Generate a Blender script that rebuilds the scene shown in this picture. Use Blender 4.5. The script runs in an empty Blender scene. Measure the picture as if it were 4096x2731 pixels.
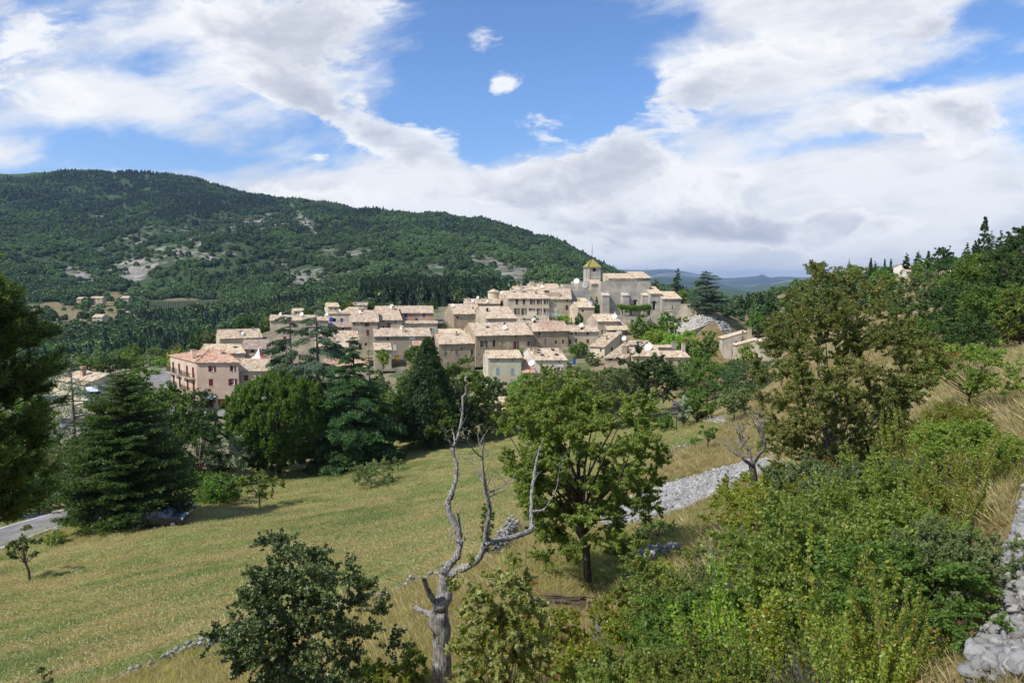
import bpy, bmesh, math, random
import numpy as np
from mathutils import Vector, Matrix
R = math.radians
scene = bpy.context.scene
col = scene.collection
# ------------------------------------------------------------------ camera
FPX, CX, CY = 2731.0, 2048.0, 1365.5
PITCH = math.atan((CY - 1125) / FPX)
CP, SP = math.cos(PITCH), math.sin(PITCH)
cam = bpy.data.cameras.new('camera'); camo = bpy.data.objects.new('camera', cam); col.objects.link(camo)
camo.location = (0, 0, 0); camo.rotation_euler = (math.pi / 2 - PITCH, 0, 0)
cam.sensor_width = 36; cam.lens = 36 * FPX / 4096; cam.clip_start = .1; cam.clip_end = 60000
scene.camera = camo
# ------------------------------------------------------------------ light
SUN_EL, SUN_AZ = R(50), R(31)          # from the left, a little in front of the camera plane
to_sun = Vector((-math.cos(SUN_AZ) * math.cos(SUN_EL), -math.sin(SUN_AZ) * math.cos(SUN_EL), math.sin(SUN_EL)))
sl = bpy.data.lights.new('sun', 'SUN'); sl.energy = 4.6; sl.angle = R(.53); sl.color = (1, .95, .87)
so = bpy.data.objects.new('sun', sl); col.objects.link(so)
so.rotation_euler = (-to_sun).to_track_quat('-Z', 'Y').to_euler(); so.location = (0, 0, 200)
scene.view_settings.view_transform = 'Standard'; scene.view_settings.look = 'None'
scene.view_settings.gamma = 1; scene.view_settings.exposure = 0.2
scene.cycles.use_denoising = True
scene.cycles.max_bounces = 6; scene.cycles.transparent_max_bounces = 6; scene.cycles.volume_bounces = 0
scene.cycles.diffuse_bounces = 3; scene.cycles.glossy_bounces = 2; scene.cycles.transmission_bounces = 3

class NT:
    """small helper for building node trees"""
    def __init__(s, tree): s.t = tree; s.n = tree.nodes; s.l = tree.links
    def N(s, typ, **kw):
        n = s.n.new(typ)
        for k, v in kw.items(): setattr(n, k, v)
        return n
    def put(s, sock, v):
        if isinstance(v, bpy.types.NodeSocket): s.l.new(v, sock)
        elif v is not None:
            if sock.type == 'RGBA' and not isinstance(v, (int, float)) and len(v) == 3: v = (*v, 1)
            sock.default_value = v
    def M(s, op, a, b=None, c=None, clamp=False):
        n = s.N('ShaderNodeMath', operation=op); n.use_clamp = clamp
        for i, v in enumerate((a, b, c)):
            if v is not None: s.put(n.inputs[i], v)
        return n.outputs[0]
    def V(s, op, a, b=None, sc=None):
        n = s.N('ShaderNodeVectorMath', operation=op); s.put(n.inputs[0], a)
        if b is not None: s.put(n.inputs[1], b)
        if sc is not None: s.put(n.inputs[3], sc)
        return n.outputs[1] if op in ('LENGTH', 'DOT_PRODUCT', 'DISTANCE') else n.outputs[0]
    def noise(s, vec, scale, detail=4, rough=.55, dist=0, out=0):
        n = s.N('ShaderNodeTexNoise'); s.put(n.inputs['Vector'], vec)
        s.put(n.inputs['Scale'], scale); n.inputs['Detail'].default_value = detail
        n.inputs['Roughness'].default_value = rough; n.inputs['Distortion'].default_value = dist
        return n.outputs[out]
    def voro(s, vec, scale, feature='F1', out=0, rnd=1):
        n = s.N('ShaderNodeTexVoronoi', feature=feature); s.put(n.inputs['Vector'], vec)
        s.put(n.inputs['Scale'], scale); s.put(n.inputs['Randomness'], rnd); return n.outputs[out]
    def ramp(s, fac, stops, interp='LINEAR'):
        n = s.N('ShaderNodeValToRGB'); s.put(n.inputs[0], fac); cr = n.color_ramp; cr.interpolation = interp
        while len(cr.elements) < len(stops): cr.elements.new(.5)
        for e, (p, c) in zip(cr.elements, stops):
            e.position = p; e.color = (c, c, c, 1) if isinstance(c, (int, float)) else (*c, 1)
        return n.outputs[0]
    def mix(s, f, a, b, mode='MIX'):
        n = s.N('ShaderNodeMix', data_type='RGBA', blend_type=mode)
        s.put(n.inputs[0], f); s.put(n.inputs[6], a); s.put(n.inputs[7], b); return n.outputs[2]
    def step(s, v, lo, hi):
        n = s.N('ShaderNodeMapRange', interpolation_type='SMOOTHSTEP')
        s.put(n.inputs[0], v); s.put(n.inputs[1], lo); s.put(n.inputs[2], hi); return n.outputs[0]
    def attr(s, name, out=2):
        n = s.N('ShaderNodeAttribute'); n.attribute_name = name; return n.outputs[out]
    def obj(s): return s.N('ShaderNodeTexCoord').outputs['Object']
    def pos(s): return s.N('ShaderNodeNewGeometry').outputs['Position']
    def bump(s, h, strength=.5, dist=.1):
        n = s.N('ShaderNodeBump'); s.put(n.inputs['Height'], h); n.inputs['Strength'].default_value = strength
        n.inputs['Distance'].default_value = dist; return n.outputs[0]

# ------------------------------------------------------------------ sky
world = bpy.data.worlds.new('World'); scene.world = world; world.use_nodes = True
w = NT(world.node_tree); w.n.clear()
wo = w.N('ShaderNodeOutputWorld'); bg = w.N('ShaderNodeBackground'); w.l.new(bg.outputs[0], wo.inputs[0])
sky = w.N('ShaderNodeTexSky', sky_type='NISHITA'); sky.sun_disc = False
sky.sun_elevation = SUN_EL; sky.sun_rotation = math.atan2(to_sun.x, to_sun.y); sky.altitude = 700
sky.air_density = 1.0; sky.dust_density = .5; sky.ozone_density = 2.2
d = w.N('ShaderNodeTexCoord').outputs['Generated']
sx = w.N('ShaderNodeSeparateXYZ'); w.l.new(d, sx.inputs[0]); dx, dy, dz = sx.outputs
ady = w.M('MAXIMUM', w.M('ABSOLUTE', dy), .15)
gx = w.M('DIVIDE', dx, ady); gz = w.M('DIVIDE', dz, ady)     # tangent of azimuth and of elevation
def comb(x, y, z=0.):
    n = w.N('ShaderNodeCombineXYZ'); w.put(n.inputs[0], x); w.put(n.inputs[1], y); w.put(n.inputs[2], z); return n.outputs[0]
zz = w.M('ADD', w.M('MAXIMUM', dz, 0.), .16)
plane = comb(w.M('DIVIDE', dx, zz), w.M('DIVIDE', dy, zz))
g = comb(gx, w.M('MULTIPLY', gz, 1.9))
warp = w.V('SCALE', w.V('SUBTRACT', w.noise(g, 3.1, 3, out=1), (.5, .5, .5)), sc=.22)
gw = w.V('ADD', g, warp)
def blob(cx, cy, rx, ry, amp, rot=0):
    """a wide soft patch of the sky (given by its direction) where clouds gather (amp > 0) or clear"""
    c_, s_ = math.cos(R(rot)), math.sin(R(rot))
    u0 = (cx - 2048) / FPX; v0 = (1125 - cy) / FPX
    sp = w.N('ShaderNodeSeparateXYZ'); w.l.new(gwp, sp.inputs[0])
    a = w.M('SUBTRACT', sp.outputs[0], u0); b = w.M('SUBTRACT', w.M('DIVIDE', sp.outputs[1], 1.9), v0)
    p = w.M('ADD', w.M('MULTIPLY', a, c_ * FPX / rx), w.M('MULTIPLY', b, s_ * FPX / rx))
    q = w.M('ADD', w.M('MULTIPLY', a, -s_ * FPX / ry), w.M('MULTIPLY', b, c_ * FPX / ry))
    r2 = w.M('ADD', w.M('MULTIPLY', p, p), w.M('MULTIPLY', q, q))
    return w.M('MULTIPLY', w.M('EXPONENT', w.M('MULTIPLY', r2, -1.)), amp)
gwp = w.V('ADD', g, w.V('SCALE', w.V('SUBTRACT', w.noise(g, 5.5, 4, out=1), (.5, .5, .5)), sc=.10))
def total(bl):
    t = None
    for b in bl:
        v = blob(*b); t = v if t is None else w.M('ADD', t, v)
    return t
# high white cloud: where the deck is closed, where the blue opens
covA = total([(900, 190, 800, 250, .22, -8), (60, 600, 230, 90, .26), (560, 440, 330, 60, .14, -12), (1750, 760, 800, 110, .22), (2350, 900, 1700, 240, .24), (2048, 1110, 4000, 130, .3), (3050, 350, 460, 420, .22, -25), (3600, 720, 900, 260, .22), (3900, 350, 500, 200, .12), (3500, 60, 700, 90, .16),
              (2080, 250, 400, 330, -.27), (1850, 560, 300, 110, -.22), (700, 640, 520, 70, -.26, -6), (2500, 430, 170, 130, -.22), (3700, 330, 500, 45, -.2, 8), (3950, 80, 200, 80, -.2), (3350, 590, 420, 45, -.2, 6), (2650, 880, 200, 40, -.22), (200, 560, 230, 60, -.16)])
gq = w.V('ADD', gw, w.V('SCALE', w.V('SUBTRACT', w.noise(g, 13., 4, .6, out=1), (.5, .5, .5)), sc=.06))
st = comb(w.M('MULTIPLY', gx, 1.1), w.M('ADD', w.M('MULTIPLY', gz, 4.2), w.M('MULTIPLY', gx, -.7)))
f2 = w.noise(st, 2.4, 9, .6, .35); f1 = w.noise(gq, 3.6, 12, .60)
dA = w.M('ADD', w.M('ADD', w.M('MULTIPLY', f2, .75), w.M('MULTIPLY', f1, .55)), covA)
mA = w.M('MULTIPLY', w.step(dA, .60, .86), .97)
cA = w.mix(w.step(w.M('ADD', w.noise(st, 3.3, 8, .6), w.M('MULTIPLY', w.noise(gq, 6., 8, .6), .7)), .78, 1.02), (7.7, 7.9, 8.2), (6.2, 6.5, 7.1))
# lower cumulus with lavender grey bodies and bright rims
covB = total([(150, 110, 380, 150, .30), (1330, 140, 330, 220, .33), (900, 130, 260, 120, .16), (1500, 520, 620, 95, .40, -24), (1150, 560, 200, 70, .2, -10), (1180, 400, 300, 80, .2, -20), (2780, 400, 240, 130, .40), (2520, 610, 230, 100, .38), (2960, 700, 190, 70, .3), (2250, 700, 260, 70, .26), (2000, 800, 500, 50, .2), (2900, 930, 1000, 60, .36), (2250, 1000, 600, 40, .25), (3500, 880, 500, 40, .2),
              (3650, 190, 430, 90, .28), (3900, 480, 380, 100, .34), (3300, 800, 300, 40, .2), (1930, 200, 130, 60, .27), (2000, 330, 110, 90, .28), (2205, 492, 120, 35, .22), (1290, 640, 100, 30, .25), (500, 330, 350, 50, .12, -10), (110, 640, 160, 60, .2), (2300, 830, 1900, 170, .17), (3300, 300, 900, 300, .1)])
dB = w.M('ADD', w.M('MULTIPLY', f1, 1.75), covB); mB = w.step(dB, 1.06, 1.20); core = w.step(dB, 1.08, 1.42)
g2 = w.V('ADD', gq, (-.03, .055, 0.)); f1s = w.noise(g2, 3.6, 12, .60)
gr = w.M('ADD', w.M('MULTIPLY', core, .62), w.M('ADD', w.M('MULTIPLY', w.M('SUBTRACT', f1s, f1), 2.6), w.M('MULTIPLY', w.M('SUBTRACT', w.noise(gq, 9., 9, .62), .5), .8)))
cB = w.ramp(gr, [(0., (8.3, 8.4, 8.6)), (.22, (7.0, 7.2, 7.7)), (.5, (5.2, 5.5, 6.3)), (1., (3.5, 4.0, 5.1))])
hi = w.step(dz, .02, .28)
skyc = w.mix(1, sky.outputs[0], w.mix(hi, (1.0, 1.06, 1.25), (.98, 1.2, 1.5)), 'MULTIPLY')
skyc = w.mix(mA, skyc, cA); skyc = w.mix(w.M('MULTIPLY', mB, .93), skyc, cB); mask = 0.; cloudcol = (1, 1, 1)
w.put(bg.inputs[0], skyc); bg.inputs[1].default_value = .104

# ------------------------------------------------------------------ projection helpers (pixel of the 4096 photo -> point in the place)
def P(px, py, Y):
    xv, yv = (px - CX) / FPX, (CY - py) / FPX
    dv = (xv, CP + yv * SP, -SP + yv * CP); k = Y / dv[1]
    return Vector((dv[0] * k, Y, dv[2] * k))
def proj(p):
    dc = p[1] * CP - p[2] * SP; u = p[1] * SP + p[2] * CP
    return CX + FPX * p[0] / dc, CY - FPX * u / dc
def fbm(x, y, s, oct=4, seed=0):
    """cheap smooth value noise, vectorised"""
    x = np.asarray(x, float) / s; y = np.asarray(y, float) / s; out = np.zeros(np.broadcast(x, y).shape); a = 1.; tot = 0
    for o in range(oct):
        xi = np.floor(x).astype(np.int64); yi = np.floor(y).astype(np.int64); fx = x - xi; fy = y - yi
        fx = fx * fx * (3 - 2 * fx); fy = fy * fy * (3 - 2 * fy)
        def h(i, j):
            n = (i * 374761393 + j * 668265263 + (seed + o) * 974634777) & 0xffffffff
            n = ((n ^ (n >> 13)) * 1274126177) & 0xffffffff
            return ((n ^ (n >> 16)) & 0xffff) / 65535.
        v = (h(xi, yi) * (1 - fx) + h(xi + 1, yi) * fx) * (1 - fy) + (h(xi, yi + 1) * (1 - fx) + h(xi + 1, yi + 1) * fx) * fy
        out += a * (v - .5); tot += a; a *= .5; x = x * 2.03 + 7.1; y = y * 2.03 + 3.7
    return out / tot * 2
# ------------------------------------------------------------------ terrain function from surveyed points
W_ = [(0, 0, -1.65), (1.5, 1, -1.45), (-2, 1, -2.6), (0, -5, -1.2), (-6, 0, -5.), (8, 0, .2), (-30, 0, -14.5), (30, 0, 4), (-80, 20, -20), (60, 40, 5), (0, -40, 2), (-60, -40, -14), (60, -40, 6)]
S_ = [(4096, 2731, 3), (4000, 2500, 4.5), (4050, 2100, 7), (4096, 1900, 10), (4400, 1750, 12), (4096, 1600, 20), (3800, 1650, 20), (4096, 1420, 35), (4500, 1300, 30), (3700, 1860, 15), (3300, 2060, 17),
      (3300, 2550, 7), (3600, 2300, 8), (3600, 2000, 11.5), (2700, 3000, 6), (2200, 3100, 5.5), (2700, 2450, 13), (3000, 2250, 13), (2430, 2370, 22), (2200, 2480, 18), (2300, 2250, 24), (2560, 2220, 24),
      (2850, 1900, 42), (2700, 2040, 37), (3030, 1835, 45), (2850, 1800, 50), (3000, 1720, 58), (2700, 1740, 72), (2500, 1830, 66), (2300, 1760, 88), (2100, 1790, 95), (1750, 1860, 85), (1300, 1960, 75), (1000, 2030, 68),
      (800, 2060, 62), (650, 2130, 55), (115, 2320, 45), (60, 2170, 56), (330, 2070, 62), (-400, 2300, 48), (0, 2731, 27), (400, 2720, 24.5), (900, 2575, 24.5), (1500, 2385, 30), (2000, 2190, 33), (1900, 2000, 58), (1500, 2200, 42),
      (1000, 2400, 34), (1900, 2100, 45), (1700, 2760, 12), (1000, 2760, 16), (1200, 3100, 9.5), (1760, 2900, 9.6), (700, 2731, 20), (1500, 2600, 17), (1900, 2500, 17), (-300, 3000, 18),
      (780, 1634, 135), (950, 1632, 137), (2000, 1540, 148), (1700, 1570, 145), (1800, 1482, 165), (1600, 1452, 165), (1450, 1405, 184), (1650, 1315, 198), (1850, 1312, 202), (2100, 1278, 214),
      (2500, 1270, 225), (2700, 1277, 226), (2820, 1250, 214), (2760, 1300, 208), (2760, 1335, 198), (2860, 1292, 208), (2600, 1400, 165), (2500, 1460, 148), (2700, 1510, 135), (2600, 1640, 104), (2830, 1660, 92),
      (2900, 1430, 190), (3100, 1455, 176), (3030, 1355, 215), (2960, 1225, 255), (3250, 1132, 240), (3500, 1120, 250), (3640, 1092, 200), (3950, 1075, 150), (4096, 1130, 100), (4500, 1000, 110), (3800, 1400, 45), (3700, 1235, 80), (3300, 1350, 110), (3300, 1700, 40), (3500, 1500, 50), (3960, 1340, 66), (4200, 1300, 60), (3840, 1350, 56), (4000, 1400, 48), (3740, 1265, 95), (4096, 1200, 85), (3860, 1250, 75),
      (300, 1750, 108), (60, 1790, 100), (410, 1592, 126), (620, 1520, 150), (250, 1622, 124), (-300, 1700, 120), (640, 1490, 165), (900, 1850, 95), (500, 2000, 72), (1300, 1800, 108), (1700, 1720, 112), (2100, 1690, 112), (750,1680,125),
      (500, 1450, 250), (200, 1500, 220), (-400, 1500, 250), (900, 1385, 188), (1000, 1400, 300), (700, 1420, 300), (400, 1300, 480), (100, 1330, 450), (-400, 1330, 450), (740, 1228, 640), (600, 1400, 330), (700, 1290, 520), (1100, 1290, 420), (1500, 1245, 265), (1300, 1250, 240),
      (1800, 1215, 300), (1750, 1165, 380), (1450, 1170, 400), (1930, 1175, 380), (1100, 1230, 520), (2100, 1200, 330), (2300, 1185, 330), (2600, 1230, 330), (2900, 1260, 330), (3300, 1200, 360), (3800, 1150, 330), (4500, 1130, 330),
      (2700, 1260, 600), (3200, 1230, 600), (3800, 1160, 600), (2700, 1220, 1500), (3300, 1200, 1500), (4200, 1180, 1500), (2700, 1180, 2600), (3500, 1180, 2600),
      # the wooded mountain
      (-800, 740, 1900), (-400, 725, 1850), (0, 712, 1800), (350, 697, 1800), (640, 710, 1780), (850, 765, 1750), (1060, 778, 1720), (1250, 792, 1680), (1500, 866, 1600), (1750, 870, 1480), (2050, 930, 1300), (2230, 956, 1200), (2330, 1010, 1130), (2430, 1072, 1050), (2500, 1125, 1000),
      (0, 850, 2500), (640, 850, 2500), (1250, 900, 2400), (1750, 960, 2200), (2230, 1050, 1900), (2430, 1130, 1600), (-800, 850, 2500),
      (-600, 1180, 700), (0, 1185, 700), (300, 1165, 760), (520, 1160, 780), (900, 1175, 740), (1300, 1180, 640), (1700, 1165, 600), (2100, 1170, 560), (2380, 1170, 600),
      (200, 1000, 1050), (420, 1060, 960), (600, 930, 1080), (740, 900, 1130), (900, 960, 960), (1050, 960, 1000), (0, 850, 1350), (500, 850, 1500), (900, 850, 1350), (1250, 880, 1300), (1300, 1000, 900), (1700, 960, 1050), (1900, 1030, 850), (2200, 1050, 860)]
pts = np.array(W_ + [tuple(P(*s)) for s in S_])
def uv_(x, y):
    r = np.hypot(x, y); return np.stack([np.arctan2(x, y) * 2.2 * np.clip(r / 6, 0, 1), np.log(r + 5.)], -1)
_q = uv_(pts[:, 0], pts[:, 1]); _c = .10
_A = np.sqrt(((_q[:, None] - _q[None]) ** 2).sum(-1) + _c * _c)
_sc = 1 + np.hypot(pts[:, 0], pts[:, 1]) / 60.
_wt = np.linalg.solve(_A + np.eye(len(pts)) * -.004, pts[:, 2] / 1.0)
def G(x, y):
    x = np.atleast_1d(np.asarray(x, float)); y = np.atleast_1d(np.asarray(y, float)); sh = x.shape
    q = uv_(x.ravel(), y.ravel()); out = np.empty(len(q))
    for i in range(0, len(q), 20000):
        s = q[i:i + 20000]; out[i:i + 20000] = np.sqrt(((s[:, None] - _q[None]) ** 2).sum(-1) + _c * _c) @ _wt
    r = np.hypot(x, y).ravel(); xr, yr = x.ravel(), y.ravel()
    out += fbm(xr, yr, 9, 3, 3) * .22 * np.clip((r - 8) / 30, 0, 1) + fbm(xr, yr, 3, 2, 9) * .07
    far = np.clip((r - 620) / 400, 0, 1); rid = 1 - np.abs(fbm(xr * 1.2, yr * .6, 330, 4, 5)) * 2
    out += far * (rid - .55) * 26 + far * fbm(xr, yr, 60, 3, 6) * 5
    return out.reshape(sh)
def g1(x, y): return float(G(x, y)[0])
def hit(px, py, lo=3., hi=3000.):
    """where the ray through a pixel meets the terrain"""
    Ys = np.geomspace(lo, hi, 700); d = P(px, py, 1.)
    z = G(d[0] * Ys, Ys); below = np.nonzero(d[2] * Ys < z)[0]
    if not len(below): return None
    i = below[0]; a = Ys[max(i - 1, 0)]; b = Ys[i]
    for _ in range(12):
        m = (a + b) / 2
        if d[2] * m < g1(d[0] * m, m): b = m
        else: a = m
    return Vector((d[0] * b, b, d[2] * b))

# ------------------------------------------------------------------ object helpers
def tag(o, label=None, cat=None, group=None, kind=None):
    if label: o['label'] = label
    if cat: o['category'] = cat
    if group: o['group'] = group
    if kind: o['kind'] = kind
    return o
def empty(name, loc=(0, 0, 0), rz=0, **k):
    o = bpy.data.objects.new(name, None); col.objects.link(o); o.location = loc; o.rotation_euler.z = rz
    o.empty_display_size = .3; return tag(o, **k)
def mesh_np(name, verts, faces, mat=None, fattr=None, vattr=None, smooth=False, mats=None, midx=None):
    """faces: array (n,3) or (n,4)"""
    me = bpy.data.meshes.new(name); verts = np.asarray(verts, np.float32); faces = np.asarray(faces, np.int32)
    n, k = faces.shape
    me.vertices.add(len(verts)); me.vertices.foreach_set('co', verts.ravel())
    me.loops.add(n * k); me.loops.foreach_set('vertex_index', faces.ravel())
    me.polygons.add(n); me.polygons.foreach_set('loop_start', np.arange(0, n * k, k, dtype=np.int32))
    for kk, v in (fattr or {}).items():
        me.attributes.new(kk, 'FLOAT', 'FACE').data.foreach_set('value', np.asarray(v, np.float32))
    for kk, v in (vattr or {}).items():
        me.attributes.new(kk, 'FLOAT', 'POINT').data.foreach_set('value', np.asarray(v, np.float32))
    if mat: me.materials.append(mat)
    me.update(calc_edges=True)
    if smooth: me.polygons.foreach_set('use_smooth', np.ones(n, bool))
    return me
class MB:
    """collects boxes, prisms and tubes into ONE mesh"""
    def __init__(s): s.v = []; s.f = []
    def add(s, vs, fs):
        o = len(s.v); s.v += [tuple(v) for v in vs]; s.f += [tuple(i + o for i in f) for f in fs]; return s
    def box(s, x0, x1, y0, y1, z0, z1):
        return s.add([(x0, y0, z0), (x1, y0, z0), (x1, y1, z0), (x0, y1, z0), (x0, y0, z1), (x1, y0, z1), (x1, y1, z1), (x0, y1, z1)],
                     [(0, 3, 2, 1), (4, 5, 6, 7), (0, 1, 5, 4), (1, 2, 6, 5), (2, 3, 7, 6), (3, 0, 4, 7)])
    def tube(s, pts, rad, n=8, cap=True):
        pts = [Vector(p) for p in pts]; rings = []; ref = None
        for i, p in enumerate(pts):
            t = (pts[min(i + 1, len(pts) - 1)] - pts[max(i - 1, 0)]).normalized()
            if ref is None: ref = Vector((1, 0, 0)) if abs(t.x) < .8 else Vector((0, 1, 0))
            a = (ref - t * ref.dot(t)).normalized(); b = t.cross(a); ref = a
            r = rad[i] if hasattr(rad, '__len__') else rad
            rings.append([p + (a * math.cos(k * 2 * math.pi / n) + b * math.sin(k * 2 * math.pi / n)) * r for k in range(n)])
        vs = [v for r_ in rings for v in r_]; fs = []
        for i in range(len(pts) - 1):
            for k in range(n):
                k2 = (k + 1) % n; fs.append((i * n + k, i * n + k2, (i + 1) * n + k2, (i + 1) * n + k))
        if cap: fs.append(tuple(range(n))[::-1]); fs.append(tuple((len(pts) - 1) * n + k for k in range(n)))
        return s.add(vs, fs)
    def lathe(s, prof, n=16, c=(0, 0, 0)):
        vs = [(c[0] + r * math.cos(k * 2 * math.pi / n), c[1] + r * math.sin(k * 2 * math.pi / n), c[2] + z) for r, z in prof for k in range(n)]; fs = []
        for i in range(len(prof) - 1):
            for k in range(n):
                k2 = (k + 1) % n; fs.append((i * n + k, i * n + k2, (i + 1) * n + k2, (i + 1) * n + k))
        fs.append(tuple(range(n))[::-1]); fs.append(tuple((len(prof) - 1) * n + k for k in range(n)))
        return s.add(vs, fs)
    def build(s, name, mat, parent=None, shear=0, smooth=False, loc=None):
        vs = [(x - y * shear, y, z) for x, y, z in s.v] if shear else s.v
        me = bpy.data.meshes.new(name); me.from_pydata(vs, [], s.f); me.materials.append(mat); me.update()
        if smooth: me.polygons.foreach_set('use_smooth', np.ones(len(me.polygons), bool))
        o = bpy.data.objects.new(name, me); col.objects.link(o)
        if parent: o.parent = parent
        if loc: o.location = loc
        return o
def obj(name, me, parent=None, loc=None):
    o = bpy.data.objects.new(name, me); col.objects.link(o)
    if parent: o.parent = parent
    if loc is not None: o.location = loc
    return o

# ------------------------------------------------------------------ scatter ("stuff"): one object, its copies made by geometry nodes
def scatter(name, pos, rot, scl, idx, sources, **tags):
    me = bpy.data.meshes.new(name); n = len(pos); me.vertices.add(n); me.vertices.foreach_set('co', np.asarray(pos, np.float32).ravel())
    for k, v, t in (('rot', rot, 'FLOAT_VECTOR'), ('scl', scl, 'FLOAT_VECTOR')):
        me.attributes.new(k, t, 'POINT').data.foreach_set('vector', np.asarray(v, np.float32).ravel())
    me.attributes.new('pick', 'INT', 'POINT').data.foreach_set('value', np.asarray(idx, np.int32))
    me.update(); o = obj(name, me); tag(o, kind='stuff', **tags)
    gn = bpy.data.node_groups.new(name, 'GeometryNodeTree'); gn.interface.new_socket('Geometry', in_out='INPUT', socket_type='NodeSocketGeometry')
    gn.interface.new_socket('Geometry', in_out='OUTPUT', socket_type='NodeSocketGeometry')
    a = gn.nodes.new('NodeGroupInput'); b = gn.nodes.new('NodeGroupOutput'); ip = gn.nodes.new('GeometryNodeInstanceOnPoints')
    gi = gn.nodes.new('GeometryNodeGeometryToInstance')
    for s in reversed(sources):
        oi = gn.nodes.new('GeometryNodeObjectInfo'); oi.inputs[0].default_value = s
        oi.inputs['As Instance'].default_value = True; gn.links.new(oi.outputs['Geometry'], gi.inputs[0]) if False else None
        if s is sources[-1]: jn = gn.nodes.new('GeometryNodeJoinGeometry')
        gn.links.new(oi.outputs['Geometry'], jn.inputs[0])
    def at(nm, t):
        x = gn.nodes.new('GeometryNodeInputNamedAttribute'); x.data_type = t; x.inputs[0].default_value = nm; return x.outputs[0]
    gn.links.new(a.outputs[0], ip.inputs['Points']); gn.links.new(jn.outputs[0], ip.inputs['Instance'])
    ip.inputs['Pick Instance'].default_value = True; gn.links.new(at('pick', 'INT'), ip.inputs['Instance Index'])
    gn.links.new(at('rot', 'FLOAT_VECTOR'), ip.inputs['Rotation']); gn.links.new(at('scl', 'FLOAT_VECTOR'), ip.inputs['Scale'])
    gn.links.new(ip.outputs[0], b.inputs[0]); gn.nodes.remove(gi)
    m = o.modifiers.new('scatter', 'NODES'); m.node_group = gn; return o
def source(name, me): return bpy.data.objects.new(name, me)      # never linked to the scene: only the scatters use it
# ------------------------------------------------------------------ materials of the ground
def new_mat(name):
    m = bpy.data.materials.new(name); m.use_nodes = True; t = NT(m.node_tree); b = t.n['Principled BSDF']
    b.inputs['Roughness'].default_value = .9; b.inputs['Specular IOR Level'].default_value = .25; return m, t, b
def ground_mat():
    m, t, b = new_mat('grass_ground'); p = t.pos()
    mp = t.N('ShaderNodeMapping'); t.put(mp.inputs[0], p); mp.inputs['Rotation'].default_value = (0, 0, R(-22)); mp.inputs['Scale'].default_value = (.16, 1.5, .5)
    swath = t.noise(mp.outputs[0], 1.0, 5, .62, .5)
    big = t.noise(p, .06, 4, .6); fine = t.noise(p, 5., 5, .65)
    mead = t.mix(t.step(t.M('ADD', t.M('MULTIPLY', swath, .75), t.M('MULTIPLY', fine, .35)), .42, .68), (.21, .225, .08), (.42, .39, .19))
    mead = t.mix(t.step(big, .45, .7), mead, (.19, .20, .075)); mead = t.mix(t.M('MULTIPLY', t.step(t.noise(p, .35, 4, .6), .5, .75), .45), mead, (.30, .25, .11))
    dry = t.mix(t.step(t.noise(p, .9, 5, .65), .35, .65), (.16, .13, .055), (.33, .235, .105)); dry = t.mix(t.step(t.noise(p, .25, 3), .5, .68), dry, (.11, .12, .045))
    dirt = t.mix(fine, (.16, .135, .085), (.30, .25, .17)); dirt = t.mix(t.step(t.noise(p, .3, 5), .42, .6), dirt, (.09, .115, .04))
    c = t.mix(t.attr('meadow'), t.mix(t.attr('dry'), dirt, dry), mead)
    rock = t.mix(t.voro(p, 1.7), (.22, .21, .20), (.5, .48, .45)); rm = t.M('MULTIPLY', t.attr('rock'), t.step(t.noise(p, .6, 5, .6), .38, .5))
    c = t.mix(rm, c, rock)
    t.put(b.inputs['Base Color'], c)
    t.put(b.inputs['Normal'], t.bump(t.M('ADD', fine, t.M('MULTIPLY', t.noise(p, 18, 4, .7), .6)), .8, .12)); return m
def hill_mat():
    m, t, b = new_mat('wooded_hillside'); p = t.pos()
    n = t.noise(p, .012, 5, .6); f = t.noise(p, .12, 6, .65)
    c = t.mix(f, (.03, .055, .02), (.06, .095, .03))
    bare = t.mix(t.step(t.noise(p, .06, 6, .75), .4, .6), (.10, .10, .06), (.31, .29, .26))
    k = t.step(t.M('ADD', t.attr('rock'), t.M('MULTIPLY', t.M('SUBTRACT', t.noise(p, .035, 6, .65), .5), 1.6)), .42, .62)
    c = t.mix(k, c, bare)
    fld = t.mix(t.noise(p, .03, 4, .6), (.26, .19, .10), (.17, .16, .065)); c = t.mix(t.attr('dry'), c, fld)
    t.put(b.inputs['Base Color'], c); t.put(b.inputs['Normal'], t.bump(t.noise(p, .12, 5, .7), .8, 6)); return m
M_ground, M_hill = ground_mat(), hill_mat()
# ------------------------------------------------------------------ areas (outlines followed on the ground)
def poly(pxs, lo=3.): return [h for h in (hit(a, b, lo) for a, b in pxs) if h is not None]
def inside(x, y, pg):
    r = np.zeros(x.shape, bool); n = len(pg)
    for i in range(n):
        x1, y1 = pg[i][0], pg[i][1]; x2, y2 = pg[(i + 1) % n][0], pg[(i + 1) % n][1]
        c = ((y1 > y) != (y2 > y)) & (x < (x2 - x1) * (y - y1) / (y2 - y1 + 1e-9) + x1); r ^= c
    return r
WALL_PX = [(380, 2745), (430, 2731), (560, 2690), (700, 2640), (900, 2570), (1050, 2530), (1250, 2470), (1500, 2385), (1620, 2350), (1750, 2315), (1900, 2262), (1985, 2225)]
WALL = poly(WALL_PX)
meadow_pg = [(-45, 20)] + [(w_[0], w_[1]) for w_ in WALL] + [(h[0], h[1]) for h in poly([(2010, 2170), (2100, 2080), (2250, 2010), (2550, 1880), (2660, 1815), (2780, 1770), (2890, 1700), (2900, 1650), (2650, 1600)])] + [(-10, 112), (-50, 85), (-75, 60), (-60, 35)]
PTS_ROCK = poly([(2640, 1290), (2750, 1275), (2850, 1262), (2865, 1290), (2760, 1320), (2660, 1330)], 120)
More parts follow.
